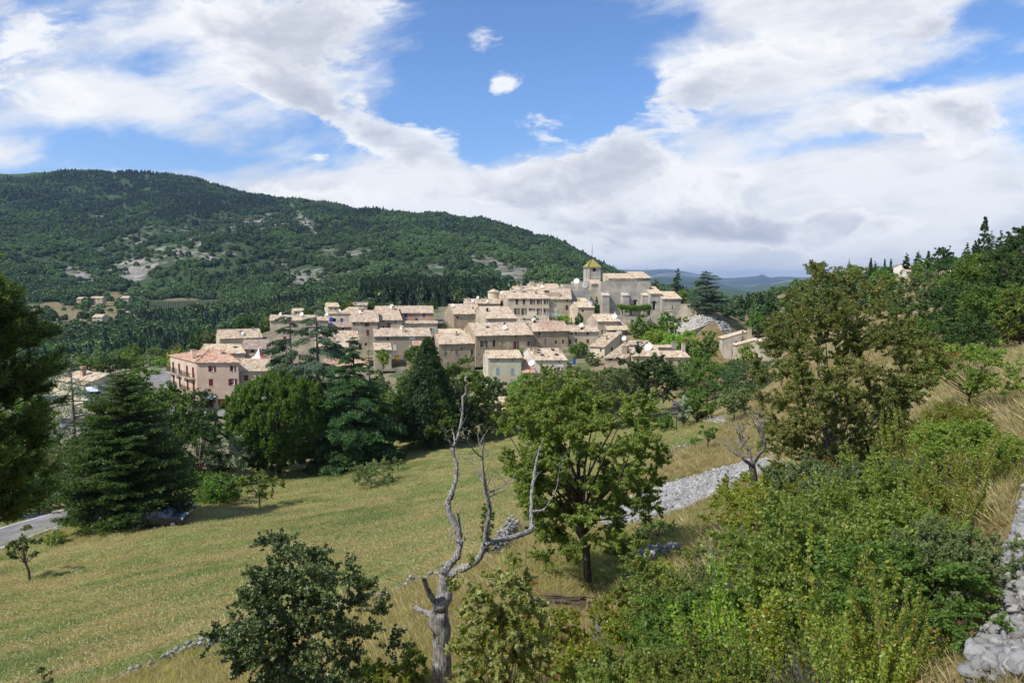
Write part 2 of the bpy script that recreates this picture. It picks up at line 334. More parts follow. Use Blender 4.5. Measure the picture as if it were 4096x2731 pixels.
def grid(r0, r1, nr, a0, a1, na):
    rr = np.geomspace(r0, r1, nr); aa = np.linspace(R(a0), R(a1), na); r_, a_ = np.meshgrid(rr, aa, indexing='ij')
    x = r_ * np.sin(a_); y = r_ * np.cos(a_); i = np.arange(nr - 1)[:, None] * na + np.arange(na - 1)[None]
    f = np.stack([i, i + 1, i + na + 1, i + na], -1).reshape(-1, 4)[:, ::-1]; return x.ravel(), y.ravel(), f
RJ = 420.
x, y, f = grid(.6, RJ, 520, -75, 75, 760); z = G(x, y)
mead = inside(x, y, meadow_pg).astype(float)
rgt = np.clip((x - (-12 + y * -.12)) / 4, 0, 1)
rr_ = np.hypot(x, y)
dry = (np.clip((80 - rr_) / 12, 0, 1) + np.clip((np.arctan2(x, y) - .10 + fbm(x, y, 40, 3, 2) * .1) / .08, 0, 1)).clip(0, 1) * (1 - mead); dry = dry * np.clip((260 - rr_) / 40, 0, 1)
rock = inside(x, y, [(h[0], h[1]) for h in PTS_ROCK]).astype(float) if len(PTS_ROCK) > 2 else x * 0
me = mesh_np('ground', np.stack([x, y, z], -1), f, M_ground, vattr={'meadow': mead, 'dry': dry, 'rock': rock}, smooth=True)
tag(obj('ground', me), kind='structure')
# near centre cap (under the photographer)
xb, yb, fb = grid(.6, 60, 60, 75, 285, 120); me = mesh_np('ground', np.stack([xb, yb, G(xb, yb)], -1), fb, M_ground, vattr={'meadow': xb * 0, 'dry': xb * 0 + 1, 'rock': xb * 0}, smooth=True)
tag(obj('hillside_ground', me), kind='structure')
# hills
x, y, f = grid(RJ, 3400, 260, -75, 75, 800); z = G(x, y)
def pxpy(x, y, z):
    dc = y * CP - z * SP; return CX + FPX * x / np.maximum(dc, 1), CY - FPX * (y * SP + z * CP) / np.maximum(dc, 1)
ROCKS = [(1050, 890, 130, 40, .40), (560, 960, 70, 28, .38), (700, 915, 190, 26, .30), (820, 960, 160, 40, .26), (660, 1010, 130, 30, .40), (500, 1100, 110, 45, .55), (560, 1060, 90, 35, .42), (250, 1075, 110, 20, .55, 22), (340, 1110, 80, 25, .5, 30), (420, 870, 110, 22, .33),
         (400, 1000, 60, 22, .3), (820, 1040, 60, 26, .3), (660, 1130, 45, 14, .4), (930, 1030, 90, 34, .26), (1230, 1110, 130, 30, .45), (1180, 1150, 110, 22, .35), (1120, 1060, 80, 40, .30), (1450, 1000, 120, 30, .3), (1330, 1010, 70, 20, .3),
         (1960, 1050, 60, 22, .30), (2080, 1100, 80, 45, .40), (2010, 1090, 50, 40, .3), (1900, 1020, 90, 20, .28), (1740, 1080, 140, 40, .22), (1450, 1100, 120, 40, .2), (2150, 990, 50, 10, .3), (1230, 880, 70, 20, .22), (1540, 850, 22, 8, .4), (1560, 955, 60, 10, .25), (1300, 1060, 360, 90, .12), (1900, 1060, 300, 80, .13), (700, 1000, 350, 120, .08), (900, 880, 250, 50, .08)]
def rockmask(x, y, z):
    px, py = pxpy(x, y, z); r = np.zeros(px.shape)
    for q in ROCKS:
        cx, cy, sx_, sy_, a = q[:5]; th = R(q[5]) if len(q) > 5 else 0
        u = (px - cx) * math.cos(th) + (py - cy) * math.sin(th); v = -(px - cx) * math.sin(th) + (py - cy) * math.cos(th)
        r += a * 1.3 * np.exp(-(u / sx_) ** 2 - (v / sy_) ** 2)
    t_ = np.clip((py - 800) / 153, 0, 1); lx = 1150 + t_ * 122; ln = np.exp(-((px - lx) / 11) ** 2) * ((py > 800) & (py < 955)) * (px > 1130) * (px < 1290)
    return r + ln * 1.1
def fieldmask(x, y, z):
    px, py = pxpy(x, y, z); b = np.zeros(px.shape, bool)
    for (cx, cy, sx_, sy_) in [(300, 1270, 260, 62), (420, 1215, 120, 32), (250, 1250, 60, 20), (595, 1290, 40, 16), (640, 1245, 60, 14), (470, 1180, 50, 10), (720, 1200, 80, 7), (380, 1360, 60, 8), (620, 1340, 30, 8), (150, 1230, 80, 14), (250, 1310, 120, 20), (560, 1320, 40, 8)]:
        b |= (((px - cx) / sx_) ** 2 + ((py - cy) / sy_) ** 2 + fbm(px * 1., py * 3., 40, 3, 4) * .7) < 1
    return b & (y > 300) & (z < 60)
RK, FD = rockmask(x, y, z), fieldmask(x, y, z)
me = mesh_np('hills', np.stack([x, y, z], -1), f, M_hill, vattr={'rock': RK, 'dry': FD.astype(float)}, smooth=True)
tag(obj('hills', me), kind='structure')
# ------------------------------------------------------------------ far blue mountains and the plain that reaches the horizon
def far_mat():
    m, t, b = new_mat('far_mountain'); p = t.pos(); n = t.noise(p, .0011, 7, .62)
    c = t.ramp(n, [(.3, (.020, .036, .022)), (.55, (.05, .075, .035)), (.66, (.24, .22, .19))]); t.put(b.inputs['Base Color'], c); return m
M_far = far_mat()
def mountain(name, prof, d0, d1, amp, seed):
    pxs = np.linspace(prof[0][0], prof[-1][0], 420); pys = np.interp(pxs, [p_[0] for p_ in prof], [p_[1] for p_ in prof])
    pys = pys + fbm(pxs, pxs * 0, 90, 5, seed) * amp
    rows = 26; vs = []
    for k in range(rows):
        t = k / (rows - 1); Y = d0 + (d1 - d0) * t
        zt = (1125 - pys) / FPX * d1
        for i, px in enumerate(pxs):
            tt = math.sin(min(t, .8) / .8 * math.pi / 2) if t <= .8 else math.cos((t - .8) / .2 * .9)
            vs.append([(px - CX) / FPX * Y, Y, -120 + (zt[i] + 120) * tt])
    vs = np.array(vs); vs[:, 2] += fbm(vs[:, 0], vs[:, 1], (d1 - d0) * .35, 5, seed + 9) * (zt.mean() + 150) * .28 * np.repeat(np.sin(np.linspace(0, 1, rows) * math.pi), len(pxs))
    i = np.arange(rows - 1)[:, None] * len(pxs) + np.arange(len(pxs) - 1)[None]
    f = np.stack([i, i + 1, i + len(pxs) + 1, i + len(pxs)], -1).reshape(-1, 4)
    tag(obj(name, mesh_np(name, vs, f, M_far, smooth=True)), kind='structure')
mountain('blue_mountains', [(1500, 1120), (2300, 1090), (2430, 1078), (2530, 1085), (2640, 1081), (2700, 1080), (2790, 1098), (2900, 1113), (3000, 1107), (3040, 1099), (3075, 1110), (3200, 1112), (3600, 1100), (4300, 1105)], 9000, 15000, 6, 1)
mountain('green_mountains', [(1900, 1150), (2500, 1120), (2640, 1112), (2730, 1108), (2850, 1126), (2960, 1150), (3060, 1133), (3150, 1115), (3400, 1108), (4300, 1120)], 4200, 7000, 5, 2)
mountain('mountain_peak', [(2930, 1130), (2985, 1118), (3020, 1110), (3043, 1096), (3066, 1108), (3110, 1116), (3200, 1132)], 17500, 20000, 1.5, 3)
mt, t_, b_ = new_mat('plain'); b_.inputs['Base Color'].default_value = (.07, .09, .045, 1)
n_ = 60; rr = np.linspace(0, 30000, 12); me = mesh_np('plain', [(-22000, 1200, -150), (22000, 1200, -150), (22000, 22000, -150), (-22000, 22000, -150), (-22000, -12000, -150), (22000, -12000, -150)], [(0, 1, 2, 3), (4, 5, 1, 0)], mt)
tag(obj('plain', me), kind='structure')
# ------------------------------------------------------------------ building materials
def wall_mat(name, c1, c2, stone=.5, patch=None, sc=2.2):
    sc *= 1.7
    m, t, b = new_mat(name); p = t.obj()
    mp = t.N('ShaderNodeMapping'); t.put(mp.inputs[0], p); mp.inputs['Scale'].default_value = (sc, sc, sc * 1.9)
    v = t.voro(mp.outputs[0], 1.3); v2 = t.voro(mp.outputs[0], 1.3, out=1)
    sp = t.N('ShaderNodeSeparateColor'); t.put(sp.inputs[0], v2)
    c = t.mix(t.M('MULTIPLY', sp.outputs[0], stone), c1, c2)
    c = t.mix(t.M('MULTIPLY', t.step(v, .42, .62), stone * .4), c, tuple(a * .6 for a in c1))
    big = t.noise(p, .28, 5, .62)
    c = t.mix(t.M('MULTIPLY', t.step(big, .4, .66), .65), c, tuple(a * 1.18 for a in c2))
    if patch: c = t.mix(t.M('MULTIPLY', t.step(t.noise(p, .33, 5, .65, .4), .49, .54), .85), c, patch)
    c = t.mix(t.M('MULTIPLY', t.step(t.noise(p, .7, 6, .7), .5, .8), .35), c, tuple(a * .6 for a in c1))
    t.put(b.inputs['Base Color'], c)
    t.put(b.inputs['Normal'], t.bump(t.M('SUBTRACT', t.noise(p, 5, 4, .7), t.M('MULTIPLY', v, stone * 1.3)), .75, .09)); return m
def plain_mat(name, c, rough=.8, spec=.3, metal=0, var=.25, sc=3):
    m, t, b = new_mat(name); p = t.obj(); c = tuple(c)
    t.put(b.inputs['Base Color'], t.mix(t.step(t.noise(p, sc, 5, .65), .35, .7), tuple(a * (1 - var) for a in c), tuple(min(1, a * (1 + var * .5)) for a in c)))
    b.inputs['Roughness'].default_value = rough; b.inputs['Specular IOR Level'].default_value = spec; b.inputs['Metallic'].default_value = metal; return m
def roof_mat(name, stops, sc=(4.2, 2.6)):
    m, t, b = new_mat(name); p = t.obj()
    mp = t.N('ShaderNodeMapping'); t.put(mp.inputs[0], p); mp.inputs['Scale'].default_value = (sc[0], sc[1], .01)
    wn = t.N('ShaderNodeTexWhiteNoise'); wn.noise_dimensions = '2D'
    fl = t.V('FLOOR', mp.outputs[0]); t.put(wn.inputs[0], fl)
    f = t.M('ADD', t.M('MULTIPLY', wn.outputs[0], .62), t.M('MULTIPLY', t.noise(p, .55, 5, .65), .55))
    c = t.ramp(t.M('SUBTRACT', f, .08), stops)
    c = t.mix(t.M('MULTIPLY', t.step(t.noise(p, .8, 6, .72), .48, .70), .55), c, (.19, .15, .12))
    t.put(b.inputs['Base Color'], c)
    t.put(b.inputs['Normal'], t.bump(t.M('FRACT', t.N('ShaderNodeSeparateXYZ').outputs[1]) if False else wn.outputs[0], .5, .05)); return m
RT = roof_mat('roof_tiles_weathered', [(.1, (.19, .14, .10)), (.26, (.37, .25, .17)), (.45, (.49, .38, .27)), (.7, (.55, .465, .345)), (.9, (.60, .54, .42))])
RT_red = roof_mat('roof_tiles_red', [(.12, (.24, .11, .07)), (.32, (.38, .20, .13)), (.6, (.46, .30, .21)), (.85, (.58, .44, .32))])
RT_pale = roof_mat('roof_tiles_pale', [(.15, (.27, .19, .12)), (.4, (.50, .38, .25)), (.7, (.60, .50, .36)), (.9, (.66, .58, .45))])
RT_grey = roof_mat('roof_tiles_grey', [(.1, (.15, .12, .10)), (.35, (.28, .22, .18)), (.65, (.40, .31, .24)), (.9, (.52, .44, .35))])
W_stone = wall_mat('rubble_stone_wall', (0.330, 0.270, 0.192), (0.578, 0.486, 0.359), .9)
W_stone2 = wall_mat('pale_stone_wall', (0.383, 0.338, 0.261), (0.637, 0.562, 0.439), .9, sc=2.6)
W_grey = wall_mat('grey_church_stone', (0.332, 0.305, 0.253), (0.583, 0.533, 0.445), 1., sc=2.4)
W_brown = wall_mat('brown_rendered_stone', (0.344, 0.270, 0.180), (0.523, 0.419, 0.282), .45, patch=(.31, .25, .17))
W_plaster = wall_mat('tan_plaster', (0.459, 0.375, 0.261), (0.574, 0.475, 0.344), .15)
W_pink = wall_mat('pink_plaster', (0.537, 0.403, 0.298), (0.628, 0.482, 0.367), .12)
W_cream = wall_mat('cream_plaster', (0.583, 0.506, 0.355), (0.696, 0.616, 0.449), .12, patch=(.48, .40, .28))
W_white = wall_mat('whitewashed_wall', (.60, .53, .46), (.70, .63, .56), .08)
W_orange = wall_mat('terracotta_plaster', (0.464, 0.286, 0.185), (0.570, 0.377, 0.259), .1)
W_greyp = wall_mat('grey_cement_wall', (0.344, 0.325, 0.297), (0.484, 0.450, 0.404), .1)
M_red = plain_mat('dark_red_paint', (.17, .022, .022), .55); M_brownp = plain_mat('dark_brown_paint', (.055, .035, .03), .6)
M_blue = plain_mat('bright_blue_paint', (.03, .09, .38), .5); M_gblue = plain_mat('grey_blue_paint', (.27, .36, .42), .6)
M_green = plain_mat('grey_green_paint', (.26, .36, .27), .6); M_grey = plain_mat('grey_wood', (.17, .17, .18), .8); M_ochre = plain_mat('varnished_wood', (.30, .15, .04), .5)
M_creamp = plain_mat('cream_paint', (.50, .46, .36), .6); M_rust = plain_mat('red_brown_wood', (.16, .05, .03), .7); M_white = plain_mat('white_paint', (.75, .75, .73), .4, var=.08)
M_yellow = plain_mat('yellow_wood', (.50, .28, .04), .6); M_tan = plain_mat('sand_plaster', (.47, .34, .20), .9); M_dwood = plain_mat('dark_timber', (.035, .028, .024), .7)
M_metal = plain_mat('grey_metal', (.35, .36, .37), .4, .5, .6); M_iron = plain_mat('black_iron', (.02, .02, .022), .5); M_dishm = plain_mat('dish_white', (.8, .8, .79), .35, var=.05)
M_clay = plain_mat('clay_ridge', (.50, .33, .22), .9, var=.5, sc=6)
M_greyp = plain_mat('grey_cement', (.32, .31, .30), .9)
M_dark = plain_mat('dark_interior', (.012, .011, .010), .9)
def glass_mat():
    m, t, b = new_mat('window_glass'); b.inputs['Base Color'].default_value = (.02, .024, .03, 1); b.inputs['Roughness'].default_value = .08; b.inputs['Specular IOR Level'].default_value = .6; return m
M_glass = glass_mat()
# ------------------------------------------------------------------ house builder
def quadgrid(mb, xs, zs, holes, f):
    """a wall face as a grid of cells with the window openings left out; f maps (a, z) to a point"""
    for i in range(len(xs) - 1):
        for j in range(len(zs) - 1):
            cx, cz = (xs[i] + xs[i + 1]) / 2, (zs[j] + zs[j + 1]) / 2
            if any(h[0] < cx < h[1] and h[2] < cz < h[3] for h in holes): continue
            mb.add([f(xs[i], zs[j]), f(xs[i + 1], zs[j]), f(xs[i + 1], zs[j + 1]), f(xs[i], zs[j + 1])], [(0, 1, 2, 3)])
class House:
    def __init__(s, name, label, cat, Z, X0, Y0, Yd, X1, Yb, Yr, a=6, b=0, pitch=19, D=None, kind='gable', wall=None, roof=None, over=.35, group=None, corr=True, hipL=0, hipR=0, wall2=None, rz_drop=3., W=None):
        """Z: pixel transform of the survey crop; (X0,Y0) front left eave corner, X1 right end, Yb foot, Yr ridge; Yd depth in metres"""
        s.Z = Z; px0, py0 = Z(X0, Y0); px1 = Z(X1, Y0)[0]; s.a = R(a); s.b = math.tan(R(b)); s.ca, s.sa = math.cos(s.a), math.sin(s.a)
        s.o = P(px0, py0, Yd); s.W = W or s.tx(px1, s.o.z); s.tan = math.tan(R(pitch))
        zb = P(px0, Z(X0, Yb)[1], Yd).z; s.H = s.o.z - zb; s.base = Vector((s.o.x, s.o.y, zb))
        if D is None:
            pyr = Z(X0, Yr)[1]; lo, hi = .5, 25.
            for _ in range(30):
                m_ = (lo + hi) / 2; q = s.wp(s.W * .4, m_, s.H + m_ * s.tan)
                if proj(q)[1] > pyr: lo = m_
                else: hi = m_
            D = lo * (2 if kind == 'gable' else 1)
        s.D = D; s.kind = kind; s.rz = s.H + (D / 2 if kind in ('gable', 'hip') else D) * s.tan
        if kind == 'flat': s.rz = s.H + .15
        s.wall = wall or W_stone; s.roofm = roof or RT; s.wall2 = wall2; s.over = over; s.corr = corr; s.drop = rz_drop; s.hipL = hipL; s.hipR = hipR
        s.root = empty(name, s.base, s.a, label=label, cat=cat, group=group)
        s.hf, s.hl, s.hr = [], [], []; s.group_ok = all(abs(c) > -1 for c in (s.W,)) and s.W > 5
    def wp(s, x, y, z):   # local (sheared) -> world
        xs = x - y * s.b; return Vector((s.base.x + xs * s.ca - y * s.sa, s.base.y + xs * s.sa + y * s.ca, s.base.z + z)) if hasattr(s, 'base') else None
    def tx(s, px, z):     # distance along the facade at which a pixel column falls
        k = (px - CX) / FPX; dc = s.o.y * CP - z * SP; return (s.o.x - k * dc) / (k * s.sa * CP - s.ca)
    def fl(s, X, Y):      # facade pixel -> local x, z
        px, py = s.Z(X, Y); z = s.o.z
        for _ in range(4):
            t = s.tx(px, z); Yw = s.o.y + t * s.sa; z = P(px, py, Yw).z
        return t, z - s.base.z
    def sl(s, X, Y):      # pixel on the left side wall -> local y, z
        px, py = s.Z(X, Y); lo, hi = 0, 40.; 
        up = proj(s.wp(0, 5, s.H))[0] < proj(s.wp(0, 0, s.H))[0]
        for _ in range(30):
            m_ = (lo + hi) / 2; c = proj(s.wp(0, m_, s.H * .6))[0] > px
            if c == up: lo = m_
            else: hi = m_
        return lo, P(px, py, s.wp(0, lo, 0).y).z - s.base.z
    def win(s, X, Y, w, h, t='d', m=None, side='F', name='window', depth=.18):
        """X,Y centre in the crop, w,h size of the opening in crop pixels; t: d dark, o open shutters, c closed shutters, p panel in the opening, D door"""
        k = s.Z.k
        if side == 'F':
            x, z = s.fl(X, Y); sc = s.o.y + x * s.sa; wm = max(.28, w / k / FPX * sc / max(.3, s.ca)); hm = h / k / FPX * sc
            u0, u1, z0, z1 = x - wm / 2, x + wm / 2, z - hm / 2, z + hm / 2; s.hf.append((u0, u1, z0, z1))
            F = lambda u, d, zz: (u, d, zz)
        elif side == 'L':
            y, z = s.sl(X, Y); hm = h / k / FPX * s.o.y; wm = w
            u0, u1, z0, z1 = y - wm / 2, y + wm / 2, z - hm / 2, z + hm / 2; s.hl.append((u0, u1, z0, z1))
            F = lambda u, d, zz: (d, u, zz)
        else:
            y, z = X, Y; wm, hm = w, h; u0, u1, z0, z1 = y - w / 2, y + w / 2, z - h / 2, z + h / 2; s.hr.append((u0, u1, z0, z1)); F = lambda u, d, zz: (s.W - d, u, zz)
        def bx(mb, a0, a1, d0, d1, c0, c1):
            p0, p1 = F(a0, d0, c0), F(a1, d1, c1); return mb.box(min(p0[0], p1[0]), max(p0[0], p1[0]), min(p0[1], p1[1]), max(p0[1], p1[1]), c0, c1)
        rev = MB()
        for q in ([(u0, 0, z0), (u0, depth, z0), (u0, depth, z1), (u0, 0, z1)], [(u1, 0, z0), (u1, 0, z1), (u1, depth, z1), (u1, depth, z0)],
                  [(u0, 0, z1), (u0, depth, z1), (u1, depth, z1), (u1, 0, z1)], [(u0, 0, z0), (u1, 0, z0), (u1, depth, z0), (u0, depth, z0)]):
            rev.add([F(*c) for c in q], [(0, 1, 2, 3)])
        s.rev = getattr(s, 'rev', []) + [rev]
        f = .06
        if t in ('o', 'd', 'w'):
            fr = MB(); e = 1e-3
            for (a0, a1, c0, c1) in ((u0 + e, u0 + f, z0 + e, z1 - e), (u1 - f, u1 - e, z0 + e, z1 - e), (u0 + f, u1 - f, z0 + e, z0 + f), (u0 + f, u1 - f, z1 - f, z1 - e)): bx(fr, a0, a1, depth - .05, depth + .02, c0, c1)
            if wm > .6:
                mid = (u0 + u1) / 2; bx(fr, mid - .03, mid + .03, depth - .045, depth + .02, z0 + f, z1 - f)
                if hm > 1.1: bx(fr, u0 + f, u1 - f, depth - .04, depth + .018, z0 + hm * .5 - .02, z0 + hm * .5 + .02)
            wn = fr.build(name, M_white if t in ('o', 'w') else M_dwood, s.root, s.b)
            pn = MB(); bx(pn, u0 + e, u1 - e, depth + .022, depth + .03, z0 + e, z1 - e); pn.build('pane', M_glass if t != 'd' or hm > .9 else M_dark, wn, s.b)
        else:
            wn = MB(); bx(wn, u0 + .002, u1 - .002, depth * .45, depth * .45 + .05, z0 + .002, z1 - .002)
            if t == 'D':
                for q in (.25, .5, .75): bx(wn, u0 + wm * q - .02, u0 + wm * q + .02, depth * .45 - .015, depth * .45, z0 + .05, z1 - .05)
                wn = wn.build('door' if name == 'window' else name, m or M_rust, s.root, s.b); hd = MB(); bx(hd, u1 - wm * .18, u1 - wm * .12, depth * .45 - .06, depth * .45 - .016, z0 + 1., z0 + 1.08); hd.build('handle', M_metal, wn, s.b)
            elif t == 'p': wn = wn.build('opening_panel', m or M_tan, s.root, s.b)  # in the interior colour the panel paints the darkness of an open hole
            else:
                wn = wn.build(name, M_dark, s.root, s.b); mid = (u0 + u1) / 2
                for (a0, a1) in ((u0 + .004, mid - .008), (mid + .008, u1 - .004)):
                    sh = MB(); bx(sh, a0, a1, .005, .05, z0 + .01, z1 - .01)
                    for q in (.2, .8): bx(sh, a0 + .02, a1 - .02, -.012, .005, z0 + hm * q - .04, z0 + hm * q + .04)
                    sh.build('shutter', m or M_grey, wn, s.b)
        if t in ('o',):
            for (a0, a1) in ((u0 - wm * .52, u0 - .03), (u1 + .03, u1 + wm * .52)):
                sh = MB(); bx(sh, a0, a1, -.06, -.02, z0 + .01, z1 - .01)
                for q in (.2, .8): bx(sh, a0 + .02, a1 - .02, -.075, -.06, z0 + hm * q - .04, z0 + hm * q + .04)
                sh.build('shutter', m or M_grey, wn, s.b)
        if t in ('o', 'w', 'c') and name != 'loft_opening':
            si = MB(); bx(si, u0 - .08, u1 + .08, -.07, .1, z0 - .09, z0 - .003); si.build('sill', W_stone2, wn, s.b)
        return wn
    def done(s, ridge_caps=True, verge=True):
        W, D, H, k = s.W, s.D, s.H, s.b; body = MB(); lo = -s.drop
        def cuts(holes, L, i): return sorted({0., L} | {min(max(h[i], 0), L) for h in holes} | {min(max(h[i + 1], 0), L) for h in holes})
        zs = lambda holes: sorted({lo, H} | {min(h[2], H) for h in holes} | {min(h[3], H) for h in holes})
        if s.kind == 'flat': H = s.rz
        xs = cuts(s.hf, W, 0); quadgrid(body, xs, zs(s.hf), s.hf, lambda x_, z_: (x_, 0, z_))
        ys = cuts(s.hl, D, 0); quadgrid(body, ys, zs(s.hl), s.hl, lambda y_, z_: (0, D - (D - y_), z_))
        ys = cuts(s.hr, D, 0); quadgrid(body, ys, zs(s.hr), s.hr, lambda y_, z_: (W, y_, z_))
        body.add([(0, D, lo), (W, D, lo), (W, D, H if s.kind in ('gable', 'hip', 'flat') else s.rz), (0, D, H if s.kind in ('gable', 'hip', 'flat') else s.rz)], [(0, 3, 2, 1)])
        if s.kind == 'gable':
            for x_ in (0, W): body.add([(x_, 0, H), (x_, D, H), (x_, D / 2, s.rz)], [(0, 1, 2)])
        elif s.kind == 'hip':
            for x_, q in ((0, s.hipL), (W, s.hipR)):
                if not q: body.add([(x_, 0, H), (x_, D, H), (x_, D / 2, s.rz)], [(0, 1, 2)])
        elif s.kind == 'shed':
            for x_ in (0, W): body.add([(x_, 0, H), (x_, D, H), (x_, D, s.rz)], [(0, 1, 2)])
        for r in getattr(s, 'rev', []): body.add(r.v, r.f)
        wl = body.build('wall', s.wall, s.root, k)
        # roof: corrugated canal tiles over a thin slab
        ov = s.over; vo = .12; T = .10; r = MB(); t = s.tan
        def slope(x0, x1, y0, y1, zf, xl=lambda q: 0., xr=lambda q: 0.):
            """zf(y) height; y0 eave -> y1 ridge"""
            if not s.corr: n = 1
            else: n = max(2, int(round((x1 - x0) / .24)))
            S = 4 if s.corr else 1; xs_ = [x0 + (x1 - x0) * i / (n * S) for i in range(n * S + 1)]
            prof = [(.045, .032, -.02, .032)[i % 4] if s.corr else 0 for i in range(n * S + 1)]
            rows = [0, .25, .5, .75, 1]
            o = len(r.v); m_ = len(xs_)
            for q in rows:
                y_ = y0 + (y1 - y0) * q; a0 = x0 + xl(q); a1 = x1 - xr(q)
                for x_, p_ in zip(xs_, prof):
                    xc = min(max(x_, a0), a1); r.v.append((xc, y_, zf(y_) + T + p_ + .02 * math.sin(xc * .9 + s.o.x + y_ * .5)))
            for q in rows:
                y_ = y0 + (y1 - y0) * q; a0 = x0 + xl(q); a1 = x1 - xr(q)
                for x_ in xs_: r.v.append((min(max(x_, a0), a1), y_, zf(y_)))
            nr = len(rows)
            for j in range(nr - 1):
                for i in range(m_ - 1):
                    v0 = o + j * m_ + i; r.f.append((v0, v0 + 1, v0 + m_ + 1, v0 + m_)); v1 = v0 + nr * m_; r.f.append((v1, v1 + m_, v1 + m_ + 1, v1 + 1))
            for i in range(m_ - 1): r.f.append((o + i, o + nr * m_ + i, o + nr * m_ + i + 1, o + i + 1))
            for j in range(nr - 1):
                for e in (0, m_ - 1):
                    v0 = o + j * m_ + e; r.f.append((v0, v0 + m_, v0 + m_ + nr * m_, v0 + nr * m_))
        if s.kind == 'gable':
            slope(-vo, W + vo, -ov, D / 2, lambda y_: H + y_ * t + .004); slope(-vo, W + vo, D + ov, D / 2, lambda y_: H + (D - y_) * t + .004)
            if ridge_caps: r.tube([(-vo, D / 2, s.rz + .13), (W / 2, D / 2, s.rz + .10), (W + vo, D / 2, s.rz + .13)], .11, 8)
        elif s.kind == 'hip':
            L, Rr = s.hipL, s.hipR
            slope(-ov * (L > 0), W + ov * (Rr > 0), -ov, D / 2, lambda y_: H + y_ * t, lambda q: q * (L + ov), lambda q: q * (Rr + ov) if Rr else 0)
            slope(-ov * (L > 0), W + ov * (Rr > 0), D + ov, D / 2, lambda y_: H + (D - y_) * t, lambda q: q * (L + ov), lambda q: q * (Rr + ov) if Rr else 0)
            zr = H + D / 2 * t + T; ze = H - ov * t + T
            for sd, hp in ((0, L), (1, Rr)):
                if hp:
                    xe = -ov if sd == 0 else W + ov; xr_ = xe + (hp + ov) * (1 if sd == 0 else -1)
                    n = max(4, int((D + 2 * ov) / .24)) * 2
                    o = len(r.v)
                    for i in range(n + 1):
                        q = i / n; y_ = -ov + (D + 2 * ov) * q; top = 1 - abs(2 * q - 1); p_ = .045 if i % 2 == 0 else -.02
                        r.v.append((xe, y_, ze + p_)); r.v.append((xe + (xr_ - xe) * top, y_, ze + (zr - ze) * top + p_))
                    for i in range(n): r.f.append((o + 2 * i, o + 2 * i + 1, o + 2 * i + 3, o + 2 * i + 2))
                    r.tube([(xe, -ov, ze + .05), (xr_, D / 2, zr + .05)], .1, 6); r.tube([(xe, D + ov, ze + .05), (xr_, D / 2, zr + .05)], .1, 6)
        elif s.kind == 'shed': slope(-vo, W + vo, -ov, D + .15, lambda y_: H + y_ * t + .004)
        elif s.kind == 'flat':
            r.box(.25, W - .25, .25, D - .25, s.rz - .2, s.rz - .12)
        if s.kind == 'flat': s.roof = r.build('roof', W_greyp, s.root, k)
        else: s.roof = r.build('roof', s.roofm, s.root, k)
        if s.kind != 'flat' and s.over > .1:   # gutter and cornice of tiles under the eave
            c = MB(); c.box(.0, W, -.12, -.003, H - .16, H - .04); c.build('cornice', M_clay, s.root, k)
            if s.corr and H > 4 and s.group_ok:
                c = MB(); xp = W - .2; c.tube([(xp, -.07, H - .17), (xp, -.07, -.5)], .05, 6); c.build('downpipe', M_metal, s.root, k)
        return s
    def zroof(s, x, y): 
        if s.kind == 'shed': return s.H + y * s.tan + .1
        if s.kind == 'flat': return s.rz
        return s.H + min(y, s.D - y) * s.tan + .1
    def rl(s, X, Y):      # pixel on the front roof slope -> local x, y
        px, py = s.Z(X, Y); best = None; lo, hi = 0, s.D / 2 if s.kind in ('gable', 'hip') else s.D
        for _ in range(24):
            y_ = (lo + hi) / 2
            xa, xb = -3., s.W + 3
            for _ in range(24):
                m_ = (xa + xb) / 2
                if proj(s.wp(m_, y_, s.zroof(m_, y_)))[0] < px: xa = m_
                else: xb = m_
            if proj(s.wp(xa, y_, s.zroof(xa, y_)))[1] > py: lo = y_
            else: hi = y_
        return xa, lo
    def chim(s, X, Y, h=1.0, w=.6, m=None, cap=True):
        x, y = s.rl(X, Y); z = s.zroof(x, y); c = MB(); c.box(x - w / 2, x + w / 2, y - w * .4, y + w * .4, z - .4, z + h)
        o = c.build('chimney', m or W_plaster, s.root if not hasattr(s, 'roof') else s.roof, s.b)
        if cap: c = MB(); c.box(x - w / 2 - .08, x + w / 2 + .08, y - w * .4 - .08, y + w * .4 + .08, z + h + .002, z + h + .1); c.build('chimney_cap', M_clay, s.root, s.b)
        return s
    def dish(s, X, Y, r=.45, h=.8):
        x, y = s.rl(X, Y + 6); z = s.zroof(x, y); x -= y * s.b; dish(s, (x, y, z), r, h); return s
    def aerial(s, X, Y, h=2.):
        x, y = s.rl(X, Y); z = s.zroof(x, y); c = MB(); c.tube([(x, y, z - .2), (x, y, z + h)], .025, 5); c.box(x - .7, x + .7, y - .015, y + .015, z + h - .3, z + h - .27); [c.box(x + q - .012, x + q + .012, y - .25, y + .25, z + h - .32, z + h - .3) for q in (-.6, -.3, 0, .3, .6)]; c.build('aerial', M_metal, s.roof, s.b); return s
